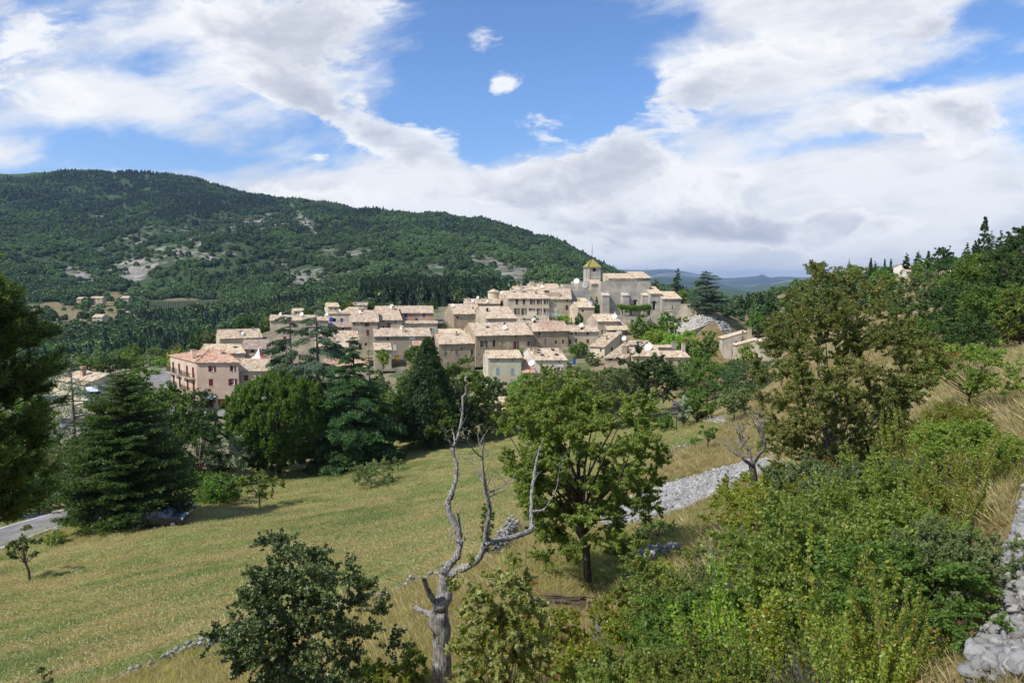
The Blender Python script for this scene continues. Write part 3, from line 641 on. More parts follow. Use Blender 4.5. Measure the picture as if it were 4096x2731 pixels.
    def sky(s, X, Y, w=.8, h=.9):
        x, y = s.rl(X, Y); n = 8; c = MB(); z = lambda yy: s.zroof(x, yy) + .03
        c.add([(x - w / 2, y - h / 2, z(y - h / 2)), (x + w / 2, y - h / 2, z(y - h / 2)), (x + w / 2, y + h / 2, z(y + h / 2)), (x - w / 2, y + h / 2, z(y + h / 2)),
               (x - w / 2, y - h / 2, z(y - h / 2) + .1), (x + w / 2, y - h / 2, z(y - h / 2) + .1), (x + w / 2, y + h / 2, z(y + h / 2) + .1), (x - w / 2, y + h / 2, z(y + h / 2) + .1)],
              [(4, 5, 6, 7), (0, 1, 5, 4), (1, 2, 6, 5), (2, 3, 7, 6), (3, 0, 4, 7)]); c.build('skylight', M_glass, s.roof, s.b); return s
def dish(s, p, r=.45, h=.8):
    m = MB(); x, y, z = p; m.tube([(x, y, z - .2), (x, y, z + h)], .03, 6); pole = m.build('dish_mast', M_metal, s.root)
    nv = Vector((-.35, -1, .45)).normalized(); a = nv.cross(Vector((0, 0, 1))).normalized(); b = a.cross(nv); c0 = Vector((x, y - .08, z + h)); d = MB(); vs = []; n = 16
    for rr, dd in ((0, -.14), (.5, -.105), (.85, -.04), (1, 0), (1, -.03), (.5, -.14), (0, -.17)):
        for k in range(n): vs.append(c0 + (a * math.cos(k * 2 * math.pi / n) + b * math.sin(k * 2 * math.pi / n)) * r * rr + nv * (dd * r * 2))
    fs = [(i * n + k, i * n + (k + 1) % n, (i + 1) * n + (k + 1) % n, (i + 1) * n + k) for i in range(6) for k in range(n)]
    d.add(vs, fs); d.tube([c0 - b * r * .9, c0 + nv * r * 1.1 - b * r * .15], .02, 5); d.build('satellite_dish', M_dishm, s.root)
class Zm:
    def __init__(s, x, y, k): s.x, s.y, s.k = x, y, k
    def __call__(s, X, Y): return s.x + X / s.k, s.y + Y / s.k
ZA, ZB, ZC, ZD, ZE, ZF, ZG, ZH, ZS = Zm(680, 1150, 3.1357), Zm(1280, 1150, 3.1357), Zm(1880, 1000, 3.92), Zm(2250, 1000, 3.92), Zm(1700, 1250, 3.92), Zm(2250, 1250, 3.92), Zm(2700, 1250, 4.48), Zm(0, 1400, 3.1357), Zm(0, 0, 1)
GV = 'tiled stone houses of the old village'
def H(*a, **k):
    k.setdefault('group', GV); return House(*a, **k)
# --- left: pink hotel and its neighbours
h = H('corner_house', 'three storey pink plastered corner house with red shutters and balconies down its left side', 'house', ZA, 330, 938, 135, 866, 1512, 768, a=3, b=40, pitch=17, D=12.6, kind='hip', hipL=5.5, wall=W_pink, roof=RT_red, group=None)
for (X, Y, w_, h_, t) in [(525, 1017, 44, 72, 'o'), (785, 1013, 34, 70, 'o'), (514, 1188, 54, 88, 'c'), (784, 1183, 50, 84, 'o')]: h.win(X, Y, w_, h_, t, M_red)
h.win(810, 1371, 24, 32, 'd'); h.win(518, 1445, 60, 118, 'D', M_red); h.win(662, 1450, 112, 112, 'D', M_red)
for yy in (1.6, 4.4, 8.2, 11.2):
    for zz in (1.15, 4.1, 7.0):
        if zz > 6.9 - .1 or yy > 1 or True:
            u0 = yy - .45; hm = 2.1
            h.hl.append((u0, u0 + .9, zz - 1.05 if zz > 2 else .05, zz + 1.05)); o_ = MB(); o_.box(.12, .17, u0 + .01, u0 + .89, max(zz - 1.04, .06), zz + 1.04)
            h.rev = getattr(h, 'rev', []); dr = o_.build('balcony_door', M_red if yy < 5 else M_brownp, h.root, h.b)
h.done(); h.chim(295, 850, 1.1, .9, W_pink).sky(672, 826)
for zz in (3.0, 5.9):
    for (y0, y1) in ((.6, 5.6), (6.9, 9.4), (10.2, 12.2)):
        sl_ = MB(); sl_.box(-1.15, -.003, y0, y1, zz - .16, zz); sl_ = sl_.build('balcony', W_plaster, h.root, h.b)
        rl_ = MB()
        for q in np.arange(y0 + .05, y1, .16): rl_.box(-1.12, -1.09, q, q + .02, zz + .002, zz + 1.0)
        rl_.box(-1.13, -1.08, y0, y1, zz + 1.0, zz + 1.05)
        for yy in (y0, y1 - .04): rl_.box(-1.08, -.01, yy, yy + .04, zz + 1.0, zz + 1.04); [rl_.box(-xx, -xx + .02, yy, yy + .03, zz + .002, zz + .99) for xx in (.2, .45, .7, .95)]
        rl_.build('railing', M_iron, sl_, h.b)
aw = MB(); x0, z0 = h.fl(455, 1385); x1, z1 = h.fl(580, 1385); aw.add([(x0, -.02, z0 + .45), (x1, -.02, z0 + .45), (x1, -1.1, z0), (x0, -1.1, z0), (x0, -.02, z0 + .40), (x1, -.02, z0 + .40), (x1, -1.1, z0 - .05), (x0, -1.1, z0 - .05)], [(0, 1, 2, 3), (4, 7, 6, 5), (0, 3, 7, 4), (1, 5, 6, 2), (2, 6, 7, 3), (0, 4, 5, 1)])
M_awn, ta, ba = new_mat('striped_awning'); mpw = ta.N('ShaderNodeSeparateXYZ'); ta.put(mpw.inputs[0], ta.obj()); ta.put(ba.inputs['Base Color'], ta.mix(ta.step(ta.M('SINE', ta.M('MULTIPLY', mpw.outputs[0], 18.)), -.1, .1), (.7, .72, .68), (.16, .36, .30)))
aw.build('awning', M_awn, h.root); pink = h
h2 = H('village_house', 'long cream house with small red shutters between the pink corner house and the round pine', 'house', ZA, 872, 1042, 136.5, 1480, 1520, 900, a=1, b=17, pitch=17, kind='gable', wall=W_plaster)
for (X, Y, w_, h_, t) in [(955, 1130, 54, 66, 'c'), (1180, 1142, 46, 96, 'o'), (955, 1281, 54, 66, 'c'), (1400, 1140, 40, 80, 'c')]: h2.win(X, Y, w_, h_, t, M_red)
h2.done(); aw = MB(); x0, z0 = h2.fl(925, 1400); x1, z1 = h2.fl(1028, 1400); aw.add([(x0, -.02, z0 + .9), (x1, -.02, z0 + .9), (x1, -1.6, z0), (x0, -1.6, z0), (x0, -.02, z0 + .85), (x1, -.02, z0 + .85), (x1, -1.6, z0 - .05), (x0, -1.6, z0 - .05)], [(0, 1, 2, 3), (4, 7, 6, 5), (0, 3, 7, 4), (1, 5, 6, 2), (2, 6, 7, 3), (0, 4, 5, 1)]); aw.build('awning', M_awn, h2.root)
h = H('village_house', 'low house behind the pink corner house showing only its pale tiled roof and skylight', 'house', ZA, 480, 822, 149, 940, 900, 716, a=3, b=30, wall=W_plaster, roof=RT_pale).done().sky(820, 750, .9, .7)
h = H('village_house', 'small barn like house with dark grooved tiles beside the red and white parasol', 'house', ZA, 908, 768, 152, 1270, 875, 662, a=2, b=17, roof=RT_grey, wall=W_plaster); h.win(1035, 797, 40, 34, 'd'); h.win(1190, 805, 66, 62, 'p', M_dark); h.done()
h = H('village_house', 'stand alone tan house, the leftmost tiled roof in front of the dark wood', 'house', ZA, 622, 642, 188, 1155, 725, 528, a=26, b=2, wall=W_plaster, roof=RT); h.win(586, 640, .6, 30, 'd', side='L'); h.done(); h.chim(890, 592, 1.1, .8).dish(905, 600).chim(1045, 530, .8, .4, M_metal)
h = H('village_house', 'tall four storey stone house with brown shutters behind the two sparse cedars', 'house', ZA, 1250, 412, 176, 1985, 860, 350, a=2, b=15, pitch=15, wall=W_stone)
for (X, Y, w_, h_, t, m) in [(1447, 450, 20, 20, 'd', None), (1441, 548, 40, 50, 'c', M_rust), (1440, 642, 40, 60, 'c', M_rust), (1320, 768, 28, 40, 'd', None), (1648, 560, 44, 60, 'c', M_rust), (1648, 668, 44, 60, 'd', None), (1800, 560, 44, 60, 'c', M_rust)]: h.win(X, Y, w_, h_, t, m)
h.done().dish(1388, 360).aerial(1520, 370, 2.4).dish(1650, 362, .55).dish(1965, 365).chim(1885, 362, 1., .7)
# --- upper left of the village
h = H('village_house', 'small cream house with bright blue shutters and a flat tiled top', 'house', ZB, 107, 330, 190, 365, 470, 318, a=0, b=14, pitch=8, wall=W_cream, roof=RT, over=.25); h.win(170, 408, 60, 44, 'd'); h.win(274, 409, 36, 48, 'c', M_blue)
x0, z0 = h.fl(148, 404); sh = MB(); sh.box(x0 - .65, x0 + .35, -.06, -.02, z0 - .75, z0 + .65); sh.build('shutter', M_blue, h.root); h.done().dish(243, 318).chim(215, 325, .9)
h = H('village_house', 'slope roofed house turned sideways behind the cream house with blue shutters', 'house', ZB, 230, 322, 200, 420, 420, 250, a=-30, b=0, wall=W_plaster, roof=RT_pale, kind='shed').done()
h = H('village_house', 'low stone terrace house below the blue shuttered cream house', 'house', ZB, 105, 492, 183, 396, 700, 440, a=0, wall=W_stone, roof=RT_grey, kind='shed', b=14); h.win(290, 522, 22, 30, 'd'); h.done()
h = H('village_house', 'high narrow stone house with wide brown loft shutter next to the red arched door house', 'house', ZB, 392, 430, 182, 735, 815, 292, a=7, b=6, wall=W_stone)
for (X, Y, w_, h_, t, m) in [(430, 448, 18, 26, 'd', None), (525, 449, 18, 26, 'd', None), (587, 465, 56, 46, 'c', M_rust), (600, 566, 36, 74, 'c', M_rust), (575, 710, 26, 34, 'd', None), (476, 565, 18, 60, 'p', M_dwood), (500, 740, 44, 80, 'p', M_dark)]: h.win(X, Y, w_, h_, t, m)
h.done().dish(495, 330).chim(500, 298, .8)
h = H('village_house', 'tan plastered house with an arched dark red door under the roof', 'house', ZB, 740, 408, 188, 1027, 560, 238, a=9, b=8, wall=W_plaster)
for (X, Y, w_, h_, t) in [(795, 425, 18, 20, 'd'), (945, 427, 16, 20, 'd'), (797, 490, 16, 28, 'd')]: h.win(X, Y, w_, h_, t)
h.win(860, 486, 50, 62, 'D', M_red); x0, z0 = h.fl(860, 455); ar = MB(); ar.add([(x0 + math.cos(q) * .95, -.03, z0 + math.sin(q) * .35) for q in np.linspace(0, math.pi, 9)] + [(x0 + math.cos(q) * .95, -.003, z0 + math.sin(q) * .35) for q in np.linspace(0, math.pi, 9)], [tuple(range(9))[::-1]] + [(i, i + 1, i + 10, i + 9) for i in range(8)]); ar.build('door_arch', M_red, h.root)
h.done().dish(897, 262, .6).chim(917, 282, 1.1, .7)
h = H('village_house', 'terracotta plastered house with bright blue shutters at the top of the left quarter', 'house', ZB, 985, 318, 197, 1422, 470, 236, a=5, b=4, wall=W_orange)
for (X, Y, w_, h_) in [(1076, 352, 38, 56), (1302, 345, 28, 46), (1210, 404, 34, 40), (1370, 418, 34, 14)]: h.win(X, Y, w_, h_, 'c', M_blue)
h.done()
h = H('village_house', 'low terrace house with tile capped parapet and blue grey shutters below the terracotta house', 'house', ZB, 1030, 450, 190, 1470, 575, 432, a=4, kind='shed', pitch=12, D=2.2, wall=W_plaster); h.win(1390, 538, 34, 56, 'o', M_gblue); h.win(1180, 492, 90, 10, 'p', M_dark); h.win(1330, 492, 130, 8, 'p', M_creamp); h.done()
# --- middle left row
h = H('village_house', 'wide tan house with white shuttered doors and yellow garden doors behind the walled garden', 'house', ZB, 676, 610, 166, 1390, 950, 515, a=5, b=7, wall=wall_mat('half_rendered_wall', (.31, .26, .19), (.43, .37, .28), .6, patch=(.36, .30, .22)))
for (X, Y, w_, h_, t, m) in [(850, 643, 22, 32, 'd', None), (1155, 637, 78, 36, 'p', M_white), (937, 752, 38, 74, 'c', M_white), (1128, 738, 22, 34, 'c', M_white), (1070, 862, 44, 24, 'd', None), (968, 898, 54, 90, 'D', M_yellow), (1142, 908, 50, 72, 'D', M_yellow)]: h.win(X, Y, w_, h_, t, m)
h.done().dish(1027, 535, .5).chim(1047, 560, 1.3, .7).aerial(850, 540).chim(700, 522, .8)
pr = MB(); x0, z0 = h.fl(1157, 724); x1, _ = h.fl(1278, 724); pr.add([(x0, -1.6, z0), (x1, -1.6, z0), (x1, -.003, z0 + .95), (x0, -.003, z0 + .95), (x0, -1.6, z0 + .12), (x1, -1.6, z0 + .12), (x1, -.003, z0 + 1.07), (x0, -.003, z0 + 1.07)], [(0, 3, 2, 1), (4, 5, 6, 7), (0, 1, 5, 4), (1, 2, 6, 5), (2, 3, 7, 6), (3, 0, 4, 7)]); pr.build('porch_roof', RT_red, h.root)
h = H('village_house', 'small stone lean to with tiled roof at the left end of the walled garden', 'house', ZB, 682, 778, 161, 893, 1035, 700, a=4, kind='shed', b=11, wall=W_stone); h.win(755, 920, 30, 44, 'c', M_gblue); h.win(800, 1008, 40, 40, 'p', M_greyp); h.done()
h = H('village_house', 'house under a large weathered roof right behind the two sparse cedars', 'house', ZB, -60, 748, 160, 355, 860, 548, a=2, b=14, wall=W_stone, kind='shed'); h.win(208, 784, 24, 26, 'c', M_rust); h.done().chim(180, 690, 1.2, .9)
h = H('village_house', 'narrow stone house stepping back beside the large weathered roof behind the cedars', 'house', ZB, 345, 652, 164, 482, 860, 548, a=2, b=13, wall=W_stone, kind='shed'); h.win(405, 680, 40, 60, 'p', M_dwood); h.done()
h = H('village_house', 'low orange roofed house glimpsed between the sparse cedars and the tall green cedar', 'house', ZB, 60, 990, 148, 610, 1060, 905, a=2, b=14, wall=W_stone, roof=RT_red, kind='shed').done()
gw_ = empty('garden_wall', P(*ZB(702, 1200), 157), R(3), label='rough stone garden wall with a dark doorway under the yellow door house', cat='wall')
o_, t_ = P(*ZB(702, 1200), 157), P(*ZB(702, 1038), 157); Wd = 343 / 3.1357 / FPX * 157; m = MB(); Hh = t_.z - o_.z
quadgrid(m, [0, 1.6, 6.0 - 1.4, Wd], [-2.5, .3, 2.2 + .6, Hh], [(1.6, 4.6, .3, 2.8)], lambda x_, z_: (x_, 0, z_)); quadgrid(m, [0, 1.6, 4.6, Wd], [-2.5, .3, 2.8, Hh], [(1.6, 4.6, .3, 2.8)], lambda x_, z_: (x_, .5, z_)); m.box(-.4, 0, -.05, 3.5, -2.5, Hh); m.box(0, Wd, 0, .5, Hh, Hh + .12)
m.build('wall', wall_mat('dark_rubble', (.20, .18, .15), (.36, .32, .27), 1.), gw_); m = MB(); m.box(1.6, 4.6, .3, .35, .3, 2.8); m.build('door', M_dwood, gw_)
# --- upper middle
h = H('village_house', 'big plain tan house with a bright gable facing left above the long row', 'house', ZB, 1677, 332, 200, 2037, 560, 212, a=16, b=0, wall=W_brown, wall2=W_cream)
h.win(1722, 373, 16, 28, 'd'); h.win(1880, 376, 28, 46, 'c', M_green); h.win(2001, 353, 28, 34, 'p', M_dwood); h.win(1999, 420, 28, 38, 'p', M_dwood); h.win(1548, 363, 1.2, 66, 'c', M_gblue, 'L'); h.win(1570, 502, 1.2, 50, 'w', M_gblue, 'L'); h.win(1627, 362, .4, 36, 'd', None, 'L'); h.done().dish(1662, 245).aerial(1800, 240).chim(1918, 268, .6, .3, M_iron)
h = H('village_house', 'stone house under a brown tiled roof in front of the white roof terrace', 'house', ZC, 252, 1070, 190, 733, 1180, 890, a=5, b=12, wall=W_stone).done().chim(270, 965, 1., .5, M_iron)
h = H('village_house', 'low wide house with several dishes and a tan roof left of the manor', 'house', ZC, -100, 838, 213, 470, 905, 772, a=0, wall=W_brown).done().dish(38, 845).dish(268, 848).dish(120, 775).chim(190, 800, 1., .5).chim(245, 790, 1., .6, M_creamp).chim(-28, 800, 1., .9, M_creamp)
tu = MB(); tp = P(*ZC(372, 830), 222); tu.lathe([(1.9, -3), (1.9, 3.4), (2.05, 3.4), (2.05, 3.6)], 20); tr_ = empty('round_turret', tp, label='small round tower with a low conical cap beside the manor gable', cat='tower'); tu.build('wall', W_cream, tr_)
tu = MB(); tu.lathe([(2.2, 3.602), (1.2, 4.1), (.05, 4.6)], 20); tu.build('roof', RT_pale, tr_)
h = H('manor_house', 'wide two storey manor with two rows of dark shuttered windows above the roof terrace', 'house', ZC, 588, 758, 211, 1250, 1110, 645, a=4, b=13, wall=W_plaster, group=None)
for (X, Y, w_, h_, t) in [(735, 809, 40, 80, 'c'), (845, 809, 38, 80, 'c'), (976, 810, 36, 78, 'o'), (1085, 811, 36, 78, 'o'), (1190, 812, 34, 76, 'o'), (733, 962, 40, 100, 'o'), (845, 964, 40, 104, 'o'), (970, 932, 44, 40, 'o'), (1083, 966, 38, 104, 'o'), (1190, 967, 38, 104, 'o')]: h.win(X, Y, w_, h_, t, M_brownp)
h.win(630, 958, 40, 70, 'D', M_green); h.win(513, 810, 1.4, 90, 'c', M_grey, 'L'); h.done().chim(655, 665, 1.2, .9, W_white).aerial(900, 670, 2.2).chim(803, 665, 2.2, .7, M_creamp).chim(1035, 690, .8, .5, M_metal).dish(490, 700)
h = H('village_house', 'stone house with pale green shutters joined to the right end of the manor', 'house', ZC, 1256, 768, 212.6, 1590, 1110, 612, a=4, b=-6, wall=W_stone)
for (X, Y, w_, h_, t, m) in [(1350, 838, 46, 92, 'c', M_green), (1312, 990, 40, 90, 'c', M_green), (1380, 990, 40, 90, 'c', M_green), (1524, 796, 20, 36, 'd', None), (1518, 902, 36, 74, 'c', M_brownp)]: h.win(X, Y, w_, h_, t, m)
h.done(); c = MB(); x0, y0 = h.rl(1310, 725); c.box(x0 - 2.7, x0 + 2.4, y0 - .2, y0 + 2, h.zroof(x0, y0) - .5, h.zroof(x0, y0) + 1.2); c.build('roof_dormer', W_plaster, h.root)
h = H('village_house', 'house behind the manor whose tiled roof rises between its chimneys', 'house', ZC, 705, 625, 226, 1080, 720, 572, a=3, b=10, wall=W_cream).done().chim(750, 580, .8, .5).chim(803, 600, 1.4, .6)
h = H('village_house', 'highest roof of the manor block, with an open loft and broad chimney stack', 'house', ZC, 985, 632, 232, 1450, 720, 535, a=3, b=12, wall=W_plaster); h.win(1200, 662, 150, 40, 'd', name='loft_opening'); h.done().chim(968, 560, 1.5, 1.4, M_creamp).chim(1100, 560, 1.2, .6).chim(1135, 540, 1., .5).dish(1125, 600, .55)
h = H('village_house', 'little gabled house in shade between the manor block and the church, right of its cypress', 'house', ZD, 240, 897, 203, 497, 1190, 820, a=4, b=9, wall=W_plaster, roof=RT_pale, wall2=W_stone2); h.win(320, 954, 28, 36, 'd'); h.win(318, 1090, 26, 50, 'd'); h.win(153, 934, .7, 34, 'd', None, 'L'); h.win(140, 1100, .9, 90, 'D', M_rust, 'L'); h.done().chim(440, 870, 1.3, .7, M_white).chim(465, 840, .4, .9, M_metal)
h = H('village_house', 'house with an overhanging timber balcony and cream shutters below the church terrace', 'house', ZD, 548, 1117, 188, 893, 1400, 1008, a=5, b=7, wall=W_stone, roof=RT_pale)
h.win(630, 1160, 48, 50, 'c', M_creamp); h.win(830, 1160, 48, 50, 'c', M_creamp); h.win(628, 1278, 36, 58, 'o', M_creamp); h.done().dish(812, 1065, .75, .6).chim(822, 1010, .8, .3, M_white).chim(655, 1040, -.1, .1)
bal = MB(); x0, z0 = h.fl(662, 1250); x1, _ = h.fl(1000, 1250); y0 = -2.2
bal.add([(x0, y0, z0), (x1, y0, z0), (x1, -.003, z0 + 1.0), (x0, -.003, z0 + 1.), (x0, y0, z0 + .12), (x1, y0, z0 + .12), (x1, -.003, z0 + 1.12), (x0, -.003, z0 + 1.12)], [(0, 3, 2, 1), (4, 5, 6, 7), (0, 1, 5, 4), (1, 2, 6, 5), (2, 3, 7, 6), (3, 0, 4, 7)]); bal.build('balcony_roof', RT_pale, h.root)
_, zb = h.fl(700, 1365); _, zt = h.fl(700, 1312); m = MB(); m.box(x0 + .3, x1 - .3, y0 + .3, -.003, zb, zb + .15); m.box(x0 + .3, x1 - .3, y0 + .3, y0 + .36, zb + .15, zt); m.box(x1 - .36, x1 - .3, y0 + .36, -.01, zb + .15, zt); bo = m.build('balcony', M_dwood, h.root)
for q in (0, .33, .66, 1): m = MB(); xq = x0 + .4 + (x1 - x0 - .8) * q; m.box(xq - .07, xq + .07, y0 + .4, y0 + .54, -.5, z0 + .1); m.build('post', M_dwood, h.root)
m = MB(); m.box(h.W - .02, x1 - .3, .2, 3.4, -2, z0 + .9); m.build('side_wing', W_plaster, h.root)
m = MB(); m.add([(h.W - .3, -.002, z0 + 1.0), (x1 + .6, -.002, z0 + .9), (x1 - .9, 5, z0 + 2.6), (h.W - .3, 5, z0 + 2.6), (h.W - .3, -.002, z0 + 1.12), (x1 + .6, -.002, z0 + 1.02), (x1 - .9, 5, z0 + 2.72), (h.W - .3, 5, z0 + 2.72)], [(0, 3, 2, 1), (4, 5, 6, 7), (0, 1, 5, 4), (1, 2, 6, 5), (2, 3, 7, 6), (3, 0, 4, 7)]); m.build('wing_roof', RT_grey, h.root)
# --- the long row
h = H('row_house', 'left end house of the long row with grey shutters and a rough bright gable', 'house', ZB, 1492, 708, 162, 1943, 1045, 582, a=16, b=0, wall=W_brown, roof=RT, wall2=W_stone2)
for (X, Y, w_, h_, t, m) in [(1575, 830, 34, 62, 'c', M_grey), (1715, 812, 34, 66, 'c', M_grey), (1907, 812, 28, 64, 'c', M_dwood), (1605, 966, 28, 70, 'c', M_grey), (1585, 716, 20, 12, 'p', M_dark), (1778, 768, 18, 26, 'd', None), (1648, 805, 24, 50, 'p', W_brown)]: h.win(X, Y, w_, h_, t, m)
h.done().sky(1720, 595, .9, .5)
h = H('row_house', 'cream wedge of a house behind the left end of the long row', 'house', ZB, 1560, 585, 172, 1835, 620, 520, a=14, b=10, wall=W_cream, roof=RT_pale, kind='shed', D=5, pitch=10); h.win(1714, 560, 16, 26, 'd'); h.done()
h = H('row_house', 'middle house of the long row with brown and red shuttered tall windows', 'house', ZE, 792, 362, 163.5, 1690, 660, 165, a=15, b=2, wall=W_brown, wall2=W_cream)
for (X, Y, w_, h_, t, m) in [(918, 489, 52, 104, 'o', M_brownp), (1080, 482, 40, 104, 'd', None), (1222, 502, 50, 92, 'p', M_tan), (1424, 510, 36, 130, 'o', M_red), (1638, 486, 34, 76, 'o', M_brownp), (1424, 374, 22, 36, 'd', None), (1615, 362, 24, 36, 'd', None), (1328, 364, 18, 24, 'd', None), (1218, 372, 20, 14, 'p', M_dark), (845, 664, 14, 30, 'd', None)]: h.win(X, Y, w_, h_, t, m)
h.win(727, 366, .4, 30, 'd', None, 'L'); h.win(670, 328, .5, 44, 'd', None, 'L'); h.done().dish(1243, 262, .65, .7).chim(1245, 215, .9, .4, M_iron).sky(980, 232)
row = h
h = H('row_house', 'house of the long row whose roof turns bright red at its right end', 'house', ZE, 1691, 294, 170.5, 2253, 660, 147, a=15, b=-6, wall=W_brown)
for (X, Y, w_, h_, t, m) in [(1795, 332, 26, 50, 'd', None), (1974, 326, 26, 50, 'p', M_tan), (2166, 328, 24, 46, 'p', M_tan), (1887, 453, 28, 86, 'c', M_grey), (2053, 463, 28, 54, 'd', None), (2165, 456, 28, 62, 'd', None), (2270, 460, 38, 74, 'c', M_rust), (2168, 660, 40, 48, 'd', None)][:6]: h.win(X, Y, w_, h_, t, m)
h.win(2168, 655, 40, 40, 'p', M_dark)
h.done().dish(1697, 150, .5).aerial(2000, 170).chim(1718, 160, .7, .5, M_iron); m = MB(); x0, y0 = h.rl(1960, 285); x1, y1 = h.rl(2130, 150); m.add([(h.W - 6.8, -.32, h.zroof(0, -.32) + .03), (h.W + .1, -.32, h.zroof(0, -.32) + .03), (h.W + .1, h.D / 2 - .1, h.rz + .12), (h.W - 8.0, h.D / 2 - .1, h.rz + .12)], [(0, 1, 2, 3)])
m.v += [(x_, y_, z_ - .02) for x_, y_, z_ in m.v]; m.f += [(4, 7, 6, 5), (0, 4, 5, 1), (1, 5, 6, 2), (2, 6, 7, 3), (3, 7, 4, 0)]; m.build('new_tiles', RT_red, h.roof)
h = H('row_house', 'right end house of the long row under a low roof carrying a single dish', 'house', ZF, 103, 300, 173.5, 568, 480, 207, a=8, b=-5, wall=W_plaster)
for (X, Y, w_, h_, t, m) in [(140, 330, 26, 44, 'd', None), (213, 328, 26, 40, 'd', None), (395, 329, 30, 42, 'c', M_dwood), (117, 458, 34, 72, 'c', M_rust), (214, 438, 28, 62, 'D', M_dwood), (396, 448, 40, 64, 'c', M_rust)]: h.win(X, Y, w_, h_, t, m)
h.done().dish(291, 235, .55).aerial(450, 230).chim(300, 265, .5, .5, M_iron)
# --- lower houses in front
h = H('village_house', 'peeling cream house with pale blue grey shutters and two oval windows', 'house', ZE, 990, 712, 147, 1520, 1130, 608, a=5, b=6, pitch=18, D=7.2, wall=wall_mat('peeling_cream', (.50, .49, .36), (.60, .58, .44), .1, patch=(.52, .43, .30)), roof=RT_pale)
for (X, Y, w_, h_, t) in [(1142, 918, 54, 100, 'c'), (1375, 922, 54, 100, 'c'), (1362, 1072, 44, 60, 'c')]: h.win(X, Y, w_, h_, t, M_gblue)
for X in (1143, 1370): h.win(X, 742, 30, 20, 'd')
h.win(934, 720, .9, 90, 'c', M_gblue, 'L'); h.win(941, 905, .9, 90, 'c', M_gblue, 'L'); h.done()
h = H('village_house', 'pale pink house with an arched window and varnished shutters', 'house', ZE, 1722, 742, 149, 2225, 1020, 568, a=2, b=14, wall=W_white, roof=RT, wall2=W_cream)
h.win(1860, 895, 54, 84, 'o', M_ochre); h.win(2105, 895, 50, 84, 'o', M_ochre); h.win(1838, 772, 22, 28, 'd'); h.win(2105, 772, 22, 28, 'd'); h.win(1590, 695, 1., 60, 'w', None, 'L'); h.done().chim(1727, 640, 1.3, .8).chim(1668, 598, .6, .9).chim(2125, 625, .9, .8).sky(1785, 590).sky(2005, 585).sky(1840, 672).sky(2065, 664)
h = H('village_house', 'steep tiled lean to with a large dish between the cream and the pink house', 'house', ZE, 1525, 932, 147.5, 1722, 1060, 742, a=2, b=8, pitch=28, kind='shed', wall=W_plaster, roof=RT_red); h.win(1608, 966, 32, 46, 'd'); h.done().dish(1662, 820, .75, .6)
h = H('village_house', 'cream corner house with white framed windows and a dark stone gable facing right', 'house', ZF, 432, 525, 158, 662, 770, 410, a=-32, b=0, D=9.5, pitch=15, kind='shed', wall=W_cream, roof=RT_pale, wall2=None)
h.win(600, 588, 26, 56, 'w'); h.win(625, 712, 26, 70, 'w'); h.win(4.2, h.H * .72, 1.1, 1.3, 'd', None, 'R'); h.done().chim(665, 425, .9, 1.0, W_cream); m = MB(); m.box(h.W - 1.0, h.W + .35, 8.9, 9.9, -1, h.rz + .5); m.build('chimney_stack', W_stone2, h.root)
h = H('village_house', 'broad low house under a large orange roof right of the cream corner house', 'house', ZF, 668, 705, 147, 1010, 800, 445, a=-8, b=-28, pitch=17, wall=W_stone, roof=RT, kind='shed'); h.win(755, 735, 44, 48, 'c', M_rust); h.done().sky(1085, 528, 1.6, 1.).chim(985, 640, 1.6, 1.1, W_stone).dish(962, 450, .55, .8).chim(1216, 492, .6, .7, W_greyp)
h = H('village_house', 'grey cement gabled house half sunk behind the orange roofs', 'house', ZF, 1190, 580, 152, 1480, 700, 470, a=8, b=0, wall=W_greyp, roof=RT_pale, kind='shed', pitch=12, D=6).done()
h = H('village_house', 'house with a faded orange roof and a big dish behind the dark lime tree', 'house', ZF, 1090, 680, 146, 1540, 760, 552, a=3, b=-4, wall=W_plaster, kind='shed', pitch=17).done().dish(1338, 575, .85, .6)
h = H('village_house', 'low white walled house with two chimneys in front of the yellow green trees', 'house', ZF, 1428, 548, 158, 1742, 680, 540, a=3, b=0, wall=W_white, kind='shed', pitch=4, D=3).done(); h.chim(1745, 548, 1.2, 1., W_greyp)
h = H('village_house', 'rightmost tiled roof below the yellow green trees, with a tall thin chimney', 'house', ZF, 1600, 698, 147, 1985, 790, 606, a=2, b=6, wall=W_plaster, roof=RT, kind='shed', pitch=17).done().chim(1893, 612, 1.9, .7, M_creamp)
# --- small houses at the right
h = H('village_house', 'stone cottage with one small window below the dry terrace', 'house', ZG, 797, 436, 194, 900, 800, 340, a=-96, D=6.2, W=6, kind='shed', pitch=17, wall=W_stone2, roof=RT_pale, rz_drop=5); h.win(3.4, h.H * .82, .5, .9, 'd', None, 'R'); h.win(3.2, h.H * .35, 1.6, 1.2, 'd', None, 'R'); h.done()
h = H('village_house', 'narrow stone wing with a sloping tiled roof in front of the silver car', 'house', ZG, 1042, 560, 184, 1150, 830, 470, a=-93, D=5.4, W=4, pitch=16, kind='shed', wall=W_stone2, roof=RT_pale, rz_drop=5).done()
h = H('village_house', 'little house with large white shutters at the edge of the rust coloured tree', 'house', ZG, 1448, 498, 180, 1790, 800, 420, a=-96, D=5.6, W=5, pitch=17, kind='shed', wall=W_stone2, roof=RT_pale, rz_drop=5); h.win(2.0, h.H * .6, 1.1, 2.3, 'c', M_gblue, 'R'); h.done()
h = H('village_house', 'far roof end showing between the silver car and the rust coloured tree', 'house', ZG, 1620, 392, 225, 1860, 470, 350, a=-5, wall=W_plaster, roof=RT_pale, kind='shed', pitch=12).done()
